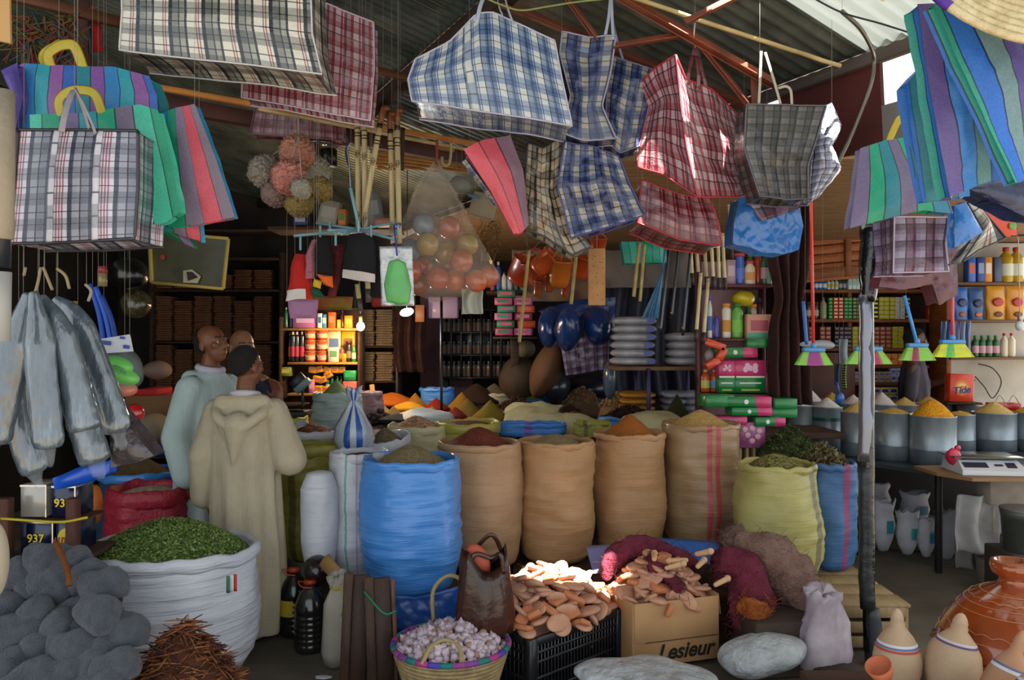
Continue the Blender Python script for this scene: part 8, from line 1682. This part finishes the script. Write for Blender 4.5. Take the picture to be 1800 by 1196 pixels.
for nm, T, R, B, L, Y in (('bright blue tarp corner between jute sacks and fibre nets', [(1160, 950), (1260, 955)], [(1260, 955), (1255, 978)], [(1175, 968), (1255, 978)], [(1160, 950), (1175, 968)], 4.72), ('lavender sheet corner by the sunlit scrubbers', [(1030, 965), (1072, 962)], [(1072, 962), (1066, 985)], [(1035, 990), (1066, 985)], [(1030, 965), (1035, 990)], 4.6)):
 q = MB(mat('#1f66c0' if 'blue' in nm else '#7f84b8', .5, 0, 10, .5, coat=.2)); c = coons(pts(T, Y), pts(R, Y), pts(B, Y), pts(L, Y)); q.grid(lambda u, v: c(u, v) + V((0, -.25 * v + wrk(c(u, v), .02, 9), .01)), 14, 6); one('tarp_corner', q, nm, 'tarp', mods=[SOLID(.004)])
# blue folded sack hem under the big blue sack
q = MB(mat('#1f55a8', .4, 0, 8, .6, c2='#17458c', cs=4, coat=.3)); c = coons(pts([(652, 1040), (730, 1052), (812, 1028)], 4.14), pts([(812, 1028), (812, 1100)], 4.14), pts([(700, 1108), (812, 1100)], 4.14), pts([(652, 1040), (675, 1070), (700, 1108)], 4.14))
q.grid(lambda u, v: c(u, v) + V((0, -wrk(c(u, v), .03, 7), 0)), 24, 14); one('blue_tarp', q, 'deep blue tarp folded down under the bright blue sack', 'tarp', mods=[SOLID(.01)])
# garlic basket
t = Thing('palm_basket', 'round coiled palm basket with a purple green and blue bound rim, full of garlic', 'basket'); bc = V((P(793, 0, 3.62).x, 3.62, .004)); HB = .30
mp1 = mat('#a08c62', .75, 0, 150, .5, c2='#7f6c46', cs=20, name='palm_coil')
for k in range(15):
 f = k / 14; r = .17 + .085 * f; ln = [bc + V((math.cos(a) * r, math.sin(a) * r, .011 + .0195 * k)) for a in [2 * PI * i / 60 for i in range(61)]]; q = MB(mp1) if k == 0 else q; q.tube(ln, .0112, 7)
q.lathe(bc + V((0, 0, .002)), [(.0001, 0), (.165, 0), (.165, .01), (.0001, .01)], 30); t.part('coils', q)
cs_ = ['#7a3a8c', '#14706a', '#a8307c', '#4a3aa0', '#14706a', '#8c3a7c']
qs = {}
for i in range(30):
 a0, a1 = 2 * PI * i / 30, 2 * PI * (i + 1.05) / 30; c = cs_[i % 6]; qq = qs.setdefault(i, MB(mat(c, .7, 0, 90, .6)))
 qq.tube([bc + V((math.cos(a) * .262, math.sin(a) * .262, HB)) for a in [a0 + (a1 - a0) * j / 3 for j in range(4)]], .0135, 8)
for c, qq in qs.items(): t.part('rim_binding', qq)
for sy_, bend in ((1, .16), (-1, .07)):
 q = MB(mat('#9c8c60', .7, 0, 100, .5)); a0 = [bc + V((x * .085 - .02, sy_ * .25, HB)) for x in (-1, 1)]
 q.tube(curve([a0[0], a0[0] + V((.0, sy_ * .0 + (-.1 if sy_ < 0 else 0), bend)), (a0[0] + a0[1]) / 2 + V((0, -.13 if sy_ < 0 else 0, bend * 1.45)), a0[1] + V((0, -.1 if sy_ < 0 else 0, bend)), a0[1]], 6) if sy_ > 0 else curve([a0[0], a0[0] + V((.03, .06, .05)), (a0[0] + a0[1]) / 2 + V((.0, .12, .06)), a0[1] + V((-.02, .08, .05)), a0[1]], 6), .010, 8); t.part('handle', q)
t.done(bc)
q = MB(mat('#c9bcc4', .5, 0, 40, .3, c2='#a890a0', cs=30, name='garlic_skin')); q.lathe((0, 0, 0), [(.0001, -.014), (.012, -.013), (.019, -.002), (.016, .010), (.007, .017), (.003, .026), (.0001, .027)], 12, fn=lambda th, i, p: V((p.x * (1 + .1 * math.cos(5 * th)), p.y * (1 + .1 * math.cos(5 * th)), p.z)))
kg = Kind(one('garlic_bulb', q, 'small white garlic bulb heaped in the palm basket', 'garlic', 'white garlic bulbs in the palm basket'))
q = MB(mat('#a8895c', .6, 0, 40, .3, c2='#8f6a7c', cs=30)); q.lathe((0, 0, 0), [(.0001, -.012), (.011, -.011), (.017, 0), (.013, .010), (.004, .017), (.0001, .024)], 10); kg2 = Kind(one('garlic_bulb', q, 'brownish garlic bulb among the white ones in the palm basket', 'garlic', 'brownish garlic bulbs in the palm basket'))
for i in range(300):
 f = math.sqrt((i + .5) / 300); th = 2.39996 * i; p = bc + V((math.cos(th) * f * .235, math.sin(th) * f * .235, HB - .03 + .085 * (1 - f ** 2) + ru(-.004, .008))); (kg if i % 5 else kg2).at(p, (ru(-1.2, 1.2), ru(-1.2, 1.2), ru(0, 6)), ru(.85, 1.2))
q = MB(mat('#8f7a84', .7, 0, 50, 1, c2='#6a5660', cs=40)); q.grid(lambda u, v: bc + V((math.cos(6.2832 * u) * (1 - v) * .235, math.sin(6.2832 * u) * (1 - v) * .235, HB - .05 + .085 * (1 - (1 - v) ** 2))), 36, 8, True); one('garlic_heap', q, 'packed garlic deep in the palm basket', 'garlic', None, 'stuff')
# brown carrier bag
t = Thing('carrier_bag', 'glossy dark brown plastic carrier bag of red goods standing on the garlic basket rim', 'bag'); ob = P(852, 1132, 3.74); mbb = mat('#2e1812', .3, 0, 7, .5, c2='#47241a', cs=4, coat=.15, bdist=.03, name='brown_plastic_film'); q = MB(mbb)
q.lathe(ob, [(.0001, 0), (.08, .005), (.125, .05), (.138, .13), (.13, .24), (.11, .34), (.10, .40), (.09, .37)], 44, 1, .7, lambda th, i, p: V((p.x * (1 + .05 * math.sin(th * 7 + p.z * 9)), p.y * (1 + .05 * math.sin(th * 7)), p.z + .05 * (p.z > .3) * math.sin(th * 2 + 1))) * (1 + .07 * noise.noise(V((math.cos(th) * 2, math.sin(th) * 2, p.z * 7))))); q.f.pop(); [a.pop() for a in (q.uv, q.mi, q.sm)]; t.part('body', q)
for d in (-.045, .05): q = MB(mbb); q.tube(curve([ob + V((-.08, d, .34)), ob + V((-.045, d, .43)), ob + V((.03, d * .5, .455 + d)), ob + V((.075, d, .43)), ob + V((.09, d, .34))], 6), .011, 8, flat=.4); t.part('handle', q)
t.done()
blob('red_parcel', 'red wrapped parcel showing in the mouth of the brown carrier bag', 840, 990, 3.74, 22, 34, .03, mat('#a8482f', .6, 0, 10, .3), 'parcel', seed=2, amp=.1, R=Euler((0, -.3, 0)).to_matrix())
# washboards, tied white sack, jugs
for i, (x, rz) in enumerate(((-.745, .10), (-.60, .24))):
 t = Thing('wooden_plank', ['broad dark plank crate lid leaning by the white tied sack', 'narrow dark plank lid leaning against the garlic basket side'][i], 'plank'); R = Euler((-.16, .03 * (1 - 2 * i), rz)).to_matrix(); oo = V((x, 3.82 - .04 * i, .006))
 for j, (w_, m_) in enumerate(((.045, '#4a2c18'), (.085, '#3a2214'), (.02, '#6f4628'))): t.part('board', mbox(oo + R @ V(((-.06, .0, .055)[j], (-.012, 0, -.012)[j], .27)), (w_, .022, .54 - .02 * j), mat(m_, .6, 0, 40, .3, c2='#2a180e', cs=5, sc3=(6, 6, 1)), R))
 t.done()
q = MB(mat('#1f6a4a', .5)); q.tube(curve([P(640, 1040, 3.8), P(665, 1070, 3.75), P(680, 1080, 3.74), P(697, 1074, 3.75)]), .006, 6); one('green_twine', q, 'green cord tied round the leaning planks', 'cord')
t = Thing('tied_sack', 'dirty white cloth sack tied with yellow string beside the dark jugs', 'sack'); oo = V((P(594, 0, 4.12).x, 4.12, .004)); q = MB(mat('#a8a294', .8, 0, 18, .6, c2='#8a8476', cs=4)); q.lathe(oo, [(.0001, 0), (.07, .0), (.085, .06), (.08, .2), (.075, .32), (.05, .38), (.035, .40), (.06, .45), (.02, .46), (.0001, .44)], 32, 1, .8, lambda th, i, p: p * (1 + .13 * noise.noise(V((math.cos(th) * 2, math.sin(th) * 2, p.z * 10))))); t.part('body', q)
q = MB(mat('#a89a1c', .5)); q.lathe(oo + V((0, 0, .392)), [(.038, 0), (.044, .006), (.038, .012)], 20); q.tube(curve([oo + V((.03, -.035, .4)), oo + V((.045, -.07, .33)), oo + V((.03, -.075, .27))]), .004, 5); t.part('string', q); t.done()
def jug5(label, x, Y, cap, lab=None):
 t = Thing('water_jug', label, 'jug'); oo = V((P(x, 0, Y).x, Y, .004)); q = MB(mat('#17181a', .2, coat=.6, c2='#26241e', cs=3)); pr = [(.0001, 0), (.078, 0), (.084, .015)]
 for k in range(6): z = .04 + k * .03; pr += [(.086, z), (.08, z + .008), (.086, z + .016)]
 pr += [(.084, .24), (.06, .30), (.03, .335), (.025, .36)]; q.lathe(oo, pr, 26); t.part('body', q); q = MB(mat(cap, .4)); q.lathe(oo + V((0, 0, .355)), [(.0001, 0), (.034, 0), (.034, .02), (.0001, .022)], 18); t.part('cap', q)
 q = MB(mat(cap, .4)); q.tube(curve([oo + V((-.03, 0, .36)), oo + V((-.055, -.03, .375)), oo + V((-.03, -.06, .355)), oo + V((.02, -.05, .345))]), .004, 5); t.part('handle_loop', q)
 if lab: q = MB(mat(lab, .5)); q.grid(lambda u, v: oo + V((math.cos(3.9 + u) * .088, math.sin(3.9 + u) * .088, .12 + .09 * v)), 8, 3); t.part('label', q)
 t.done()
jug5('dark plastic jug in front with orange cap beside the tied white sack', 545, 4.32, '#a83a14'); jug5('dark jug behind with a yellow label near the robe hem', 517, 4.55, '#c0503a', '#c0a82a')
blob('black_bag', 'black plastic bag slumped over the dark jugs', 560, 1005, 4.4, 26, 26, .09, mat('#120e0e', .3, 0, 12, .6, c2='#2a1410', cs=5, coat=.4), 'bag', seed=9, amp=.3)
q = MB(mat('#a8844e', .8, c2='#8f6c3c', cs=4)); q.tube([P(570, 985, 4.28), P(612, 1035, 4.2)], .045, 14, flat=.5); one('cardboard_roll', q, 'tan cardboard roll sticking out under the slim white sack', 'cardboard')
q = MB(mat('#b8bcc4', .5, 0, 20, .5)); q.ell(V((P(568, 0, 3.95).x, 3.95, .006)), (.045, .02, .006), fn=lambda p: p * (1 + .5 * noise.noise(p * 60))); one('paper_scrap', q, 'white scrap of plastic on the dirt floor', 'scrap')
# grey fibre pads
mpd = mat('#4c525c', .95, 0, 150, 1, c2='#3c424c', cs=22, name='grey_wool', bdist=.012); mpd.node_tree.nodes['Principled BSDF'].inputs['Sheen Weight'].default_value = .25
def pad(s_):
 q = MB(mpd); q.ell((0, 0, 0), (.095, .065, .06), seg=40, rings=26, fn=lambda p: p * (1 + .36 * noise.noise(p * 12 + V((s_, 0, 0))) + .07 * noise.noise(p * 34 + V((s_, 0, 0))) + .03 * noise.noise(p * 110)) + V((0, 0, .012 * math.sin(p.x * 30)))); return q
pk_ = [Kind(one('wool_pad', pad(i * 3.3), ['grey wool scouring pad in the heap beside the huge mint sack', 'lumpy grey wool scouring pad in the same heap', 'squat grey wool scouring pad in the same heap'][i], 'scouring pad', ['grey wool pads', 'lumpy grey wool pads', 'squat grey wool pads'][i])) for i in range(3)]
i = 0
for row_, (y, xs) in enumerate(((1014, (75, 128)), (1050, (30, 92, 150)), (1065, (58, 112, 172)), (1105, (10, 70, 130, 178)), (1135, (40, 98, 155, 198)), (1170, (5, 62, 120, 172)), (1205, (30, 90, 150, 196)), (1240, (0, 60, 120, 180)))):
 for x in xs: pk_[i % 3].at(P(x + ru(-6, 6), y + ru(-6, 6), 3.32 - .055 * row_ + ru(-.03, .03)), (ru(-.4, .4), ru(-.4, .4), ru(-.8, .8)), ru(.95, 1.25)); i += 1
 for x in xs[:-1]: pk_[i % 3].at(P(x + 30, y + 6, 3.42 - .055 * row_), (ru(-.4, .4), ru(-.4, .4), ru(0, 6)), 1.1); i += 1
q = MB(mwood); q.box((-2.03, 3.42, .27), (.58, .34, .53), None, .01); one('wooden_box', q, 'dark wooden box hidden under the grey wool pads', 'box')
q = MB(mat('#6a3a14', .9, 0, 60, .6)); q.tube(curve([P(98, 955, 3.2), P(112, 985, 3.16), P(120, 1010, 3.12), P(122, 1030, 3.1)]), .012, 8); one('twisted_root', q, 'rusty twisted root lying over the top grey pads', 'root')
# bark pile
t = Thing('bark_heap', 'heap of splintered reddish brown bark strips before the huge white sack', 'bark', None, 'stuff'); q = MB(mat('#4a2412', .9)); hb = V((P(325, 0, 3.15).x, 3.15, .22))
q.grid(lambda u, v: hb + V((math.cos(6.2832 * u) * (1 - v) * .25, math.sin(6.2832 * u) * (1 - v) * .2, .33 * (1 - (1 - v) ** 1.3))), 30, 10, True)
cols = [mat(c, .8, 0, 40, .4) for c in ('#5a2c14', '#74401c', '#43200f', '#8a562c')]
for k in range(900):
 th = ru(0, 6.28); f = math.sqrt(rnd()); p = hb + V((math.cos(th) * f * .25, math.sin(th) * f * .2, .33 * (1 - f ** 1.3) + ru(0, .02))); q.m = cols[k % 4]; d = Euler((ru(-.5, .5), ru(-.5, .5), ru(0, 6.3))).to_matrix() @ V((ru(.03, .075), 0, 0)); q.tube([p - d, p + V((0, 0, .006)), p + d], [.002, ru(.003, .006), .0015], 4, flat=.5)
t.part('bark', q); t.done()
q = MB(mat('#5a4a38', .8, 0, 20, .5)); q.lathe(V((hb.x, hb.y, .003)), [(.0001, 0), (.24, 0), (.26, .06), (.25, .23), (.0001, .22)], 36, 1, .82); one('burlap_sack', q, 'low brown sack under the bark strips', 'sack')
# navy oil cans in a wooden rack
t = Thing('can_rack', 'wooden rack with a yellow rope holding the navy cans at the picture edge', 'rack'); YC = 3.5
for x, w_ in ((12, 26), (133, 18)): a = P(x, 0, YC); t.part('upright', mbox((a.x, YC - .02, .5), (S(w_, YC), .05, .98), mat('#4a2414', .7, 0, 40, .3)))
t.part('board', mbox((P(75, 0, YC).x, YC + .14, P(0, 980, YC).z - .012), (S(150, YC), .3, .024), mwood)); t.part('board', mbox((P(75, 0, YC).x, YC + .15, P(0, 918, YC).z - .005), (S(118, YC), .2, .008), mwood))
q = MB(mat('#b09a1c', .6)); q.tube(curve([P(2, 912, 3.42), P(60, 916, 3.42), P(110, 918, 3.42), P(154, 910, 3.42)]), .006, 6); t.part('rope', q); t.done()
def can(label, x, y, w_, h_, text, badge=False, c='#10183a'):
 t = Thing('oil_can', label, 'can'); p = P(x, y, YC); W_, H_ = S(w_, YC), S(h_, YC); oo = V((p.x, YC + .13, p.z + .002)); t.part('body', mbox(oo + V((0, 0, H_ / 2)), (W_, .16, H_), mat(c, .25, .2, coat=.4), None, .004))
 q = MB(mat('#b8b8b4', .2, .9)); q.box(oo + V((0, 0, H_ * .965)), (W_ * 1.01, .162, H_ * .06)); q.box(oo + V((W_ * .5, -.0805, H_ / 2)), (.006, .003, H_)); t.part('silver_rim', q); fr_ = oo + V((0, -.083, H_ * .45))
 if badge: q = MB(mat('#d8b81c', .4)); q.ell(fr_, (W_ * .4, .0015, H_ * .33), None, 26, 12); t.part('yellow_badge', q)
 if text: t.text(text, H_ * (.3 if badge else .36), fr_ + V((0, -.004, -.01 * badge)), Euler((PI / 2, 0, 0)), mat('#8a2414' if badge else '#d8c01c', .4), bold=.001, shear=.2 if badge else 0, sx=.75 if badge else 1)
 t.done()
can('navy can numbered 937 in the lower row of the rack', 52, 978, 58, 56, '937'); can('navy can with a yellow oval badge in the lower row of the rack', 106, 978, 40, 56, 'ALITKAL', True); can('navy can numbered 937 in the upper row under the blue tarp', 100, 915, 42, 56, '937')
can('white topped brown carton in the upper row of the rack', 46, 915, 46, 58, None, c='#a8a49c')
hangbag('bright blue tarp strip hanging under the wrapped rolls', 3.45, [(92, 842), (150, 818), (194, 812)], [(194, 812), (192, 835)], [(96, 862), (150, 852), (192, 835)], [(92, 842), (96, 862)], mat('#1450c0', .35, 0, 10, .6, coat=.3), .05, None, .015, name='blue_tarp', nu=14)
blob('orange_bag', 'crumpled orange net bag between the cans and the red net sack', 166, 890, 4.2, 12, 36, .06, mat('#c9701c', .5, 0, 20, .8, c2='#a8500f', cs=10), 'bag', seed=1, amp=.25)
blob('clay_pot', 'cream round pot cut by the picture edge beside the grey pads', -8, 985, 2.9, 20, 66, .05, mat('#b8ab94', .7), 'pot', amp=0)
# gourd shaped money banks and tagine on a low table
q = MB(mwood); q.box((1.72, 2.75, .35), (1.15, .85, .03), None, .005); tb = Thing('low_table', 'dark low table under the painted clay gourds and the tagine', 'table'); tb.part('top', q)
for x in (1.2, 2.24):
 for y in (2.38, 3.12): tb.part('leg', mbox((x, y, .167), (.05, .05, .332), mwood))
tb.done()
def gourd(label, x, ytop, wpx, Y, cols, tip='#c4a98c', c='#b9a285', tilt=(0, 0), z0=.368, h=None):
 t = Thing('clay_gourd', label, 'clay bank'); r = S(wpx / 2, Y); zt_ = CZ - (ytop - CY) / F * Y; H_ = h or (zt_ - z0) / math.cos(tilt[1]) ; oo = V((P(x, 0, Y).x, Y, z0 + (r * math.sin(abs(tilt[1])) * .6))); R = Euler((tilt[0], tilt[1], 0)).to_matrix(); pr = [(.0001, 0), (.5, 0), (.75, .08), (.97, .28), (1.0, .42), (.9, .56), (.66, .68), (.42, .76), (.30, .80), (.31, .83), (.26, .86), (.28, .88), (.22, .94), (.12, .985), (.0001, 1)]
 def rad(f):
  for i in range(1, len(pr)):
   if f <= pr[i][1]: a, b = pr[i - 1], pr[i]; return a[0] + (b[0] - a[0]) * (f - a[1]) / (b[1] - a[1])
 q = MB(mat(c, .7, 0, 50, .15, c2='#a8866a', cs=4, name='unglazed_clay')); q.lathe(oo, [(a * r, b * H_) for a, b in pr], 40, R=R); t.part('body', q)
 for f0, f1, cl in cols: q = MB(mat(cl, .55)); q.lathe(oo, [(rad(f0 + (f1 - f0) * k / 4) * r + .0012, (f0 + (f1 - f0) * k / 4) * H_) for k in range(5)], 40, R=R); q.f = q.f[:-2]; q.uv = q.uv[:-2]; q.mi = q.mi[:-2]; q.sm = q.sm[:-2]; t.part('painted_band', q)
 t.done()
br = [(.55, .575, '#a8403a'), (.585, .60, '#4a64a0'), (.605, .63, '#c8ccd4')]
gourd('upright clay gourd bank banded red blue and white, nearest the post', 1577, 1070, 80, 2.95, br); gourd('round clay gourd bank with a violet band beside the tagine', 1664, 1083, 92, 2.9, [(.645, .665, '#5a4478'), (.668, .69, '#c0b8c0')], tilt=(0, .18))
gourd('reddish clay gourd bank with a white blue band leaning before the tagine', 1735, 1116, 70, 2.65, [(.6, .63, '#c8ccd4'), (.635, .65, '#4a64a0')], c='#b07a58', tilt=(0, .35)); gourd('clay gourd bank with white blue and red bands at the bottom corner', 1772, 1140, 76, 2.48, br, tilt=(0, .4)); gourd('tipped over clay gourd bank showing its red band at the bottom edge', 1650, 1176, 120, 2.45, [(.45, .48, '#a84a44'), (.5, .53, '#c8ccd4')], tilt=(0, 1.1), h=.26)
q = MB(mat('#b5613c', .7)); q.lathe(P(1547, 1178, 2.7), [(.02, -.05), (.035, -.02), (.045, .02), (.04, .02), (.028, -.02)], 24, R=Euler((.3, -.5, 0)).to_matrix()); one('clay_cup', q, 'small orange clay cup tipped beside the first gourd', 'cup')
mg = NT('glazed_tagine'); mg.base(mg.mix(.5, hx('#8a3a14'), mg.ramp(mg.noise(mg.coord(), 5, 3), [(.3, hx('#6f2c10')), (.7, hx('#a04a1c'))])), .12, coat=.8)
t = Thing('tagine', 'glossy orange brown tagine with a collared knob and incised scallops', 'tagine'); ot = V((P(1782, 0, 3.05).x, 3.05, .368)); q = MB(mg.m); q.lathe(ot, [(.0001, 0), (.17, 0), (.2, .02), (.27, .09), (.285, .13), (.27, .135), (.0001, .13)], 56); t.part('base_dish', q)
q = MB(mg.m); lp = [(.282, .137), (.262, .15), (.268, .165), (.25, .20), (.215, .26), (.165, .315), (.11, .352), (.062, .375), (.05, .39), (.05, .405), (.075, .42), (.083, .445), (.078, .465), (.06, .468), (.05, .45), (.0001, .445)]; q.lathe(ot, lp, 56); t.part('lid', q)
q = MB(mat('#c98a54', .5)); 
for (r, z, n_, a) in ((.238, .223, 26, .008), (.150, .328, 18, .006)):
 q.tube([ot + V((math.cos(th) * (r + .002 - a * .6 * abs(math.sin(n_ * th / 2))), math.sin(th) * (r + .002 - a * .6 * abs(math.sin(n_ * th / 2))), z + a * abs(math.sin(n_ * th / 2)))) for th in [2 * PI * i / 300 for i in range(301)]], .0013, 4)
for r, z in ((.2525, .1975), (.1925, .287), (.168, .3135), (.113, .352)): q.tube([ot + V((math.cos(th) * r, math.sin(th) * r, z)) for th in [2 * PI * i / 80 for i in range(81)]], .0013, 4)
t.part('incised_bands', q); t.done()

# ---------- hanging strings: from the top of each hanging thing to what is above it ----------
bpy.context.view_layer.update(); _dg = bpy.context.evaluated_depsgraph_get()
def top_of(o):
 b = None
 for c in [o] + list(o.children_recursive):
  if c.type == 'MESH' and len(c.data.vertices):
   for v in c.data.vertices:
    w_ = c.matrix_world @ v.co
    if b is None or w_.z > b.z: b = w_
 return b
HANG = 'checked_bag striped_bag plastic_bag folded_bag checked_flap knit_glove knit_hat walking_cane bamboo_stick black_tube cane dark_stick cane_end broom_handle hanging_broom clothes_hanger framed_mirror detergent_bag wooden_board net_brush coffee_pot hook paper_bag glove_packet hanging_cloth torn_rag sachet_strip dark_sachet_strip lime_sachet_strip clear_wrap wrapped_roll wrapped_bag sandal_packet orange_packet small_jar black_bag net_of_glass plastic_ribbon jute_strand orange_pail white_bag yellow_packet ball_bag red_cloth thin_pipe twine tan_card blue_tarp bath_pouf light_bulb brown_fleece bent_pipe palm_tray lilac_box brown_panel_box pale_curtain straw_bundle'.split()
_new = []
for o in [x for x in col.objects if x.parent is None and re.sub(r'\.\d+$', '', x.name) in HANG]:
 p = top_of(o)
 if p is None or p.z < .85: continue
 h = bpy.context.scene.ray_cast(_dg, p + V((0, 0, .004)), V((0, 0, 1)), distance=2.5)
 if h[0] and h[1].z - p.z > .02: _new.append((o, p, h[1].z))
for o, p, z in _new:
 q = MB(mat('#8f8a80', .6)); q.tube([p - V((0, 0, .01)), V((p.x, p.y, z - .002))], .0008, 4)
 c = bpy.data.objects.new('string', q.mesh('string', o.location)); col.objects.link(c)
 if o.type == 'MESH': c.parent = o
 else: c.parent = o
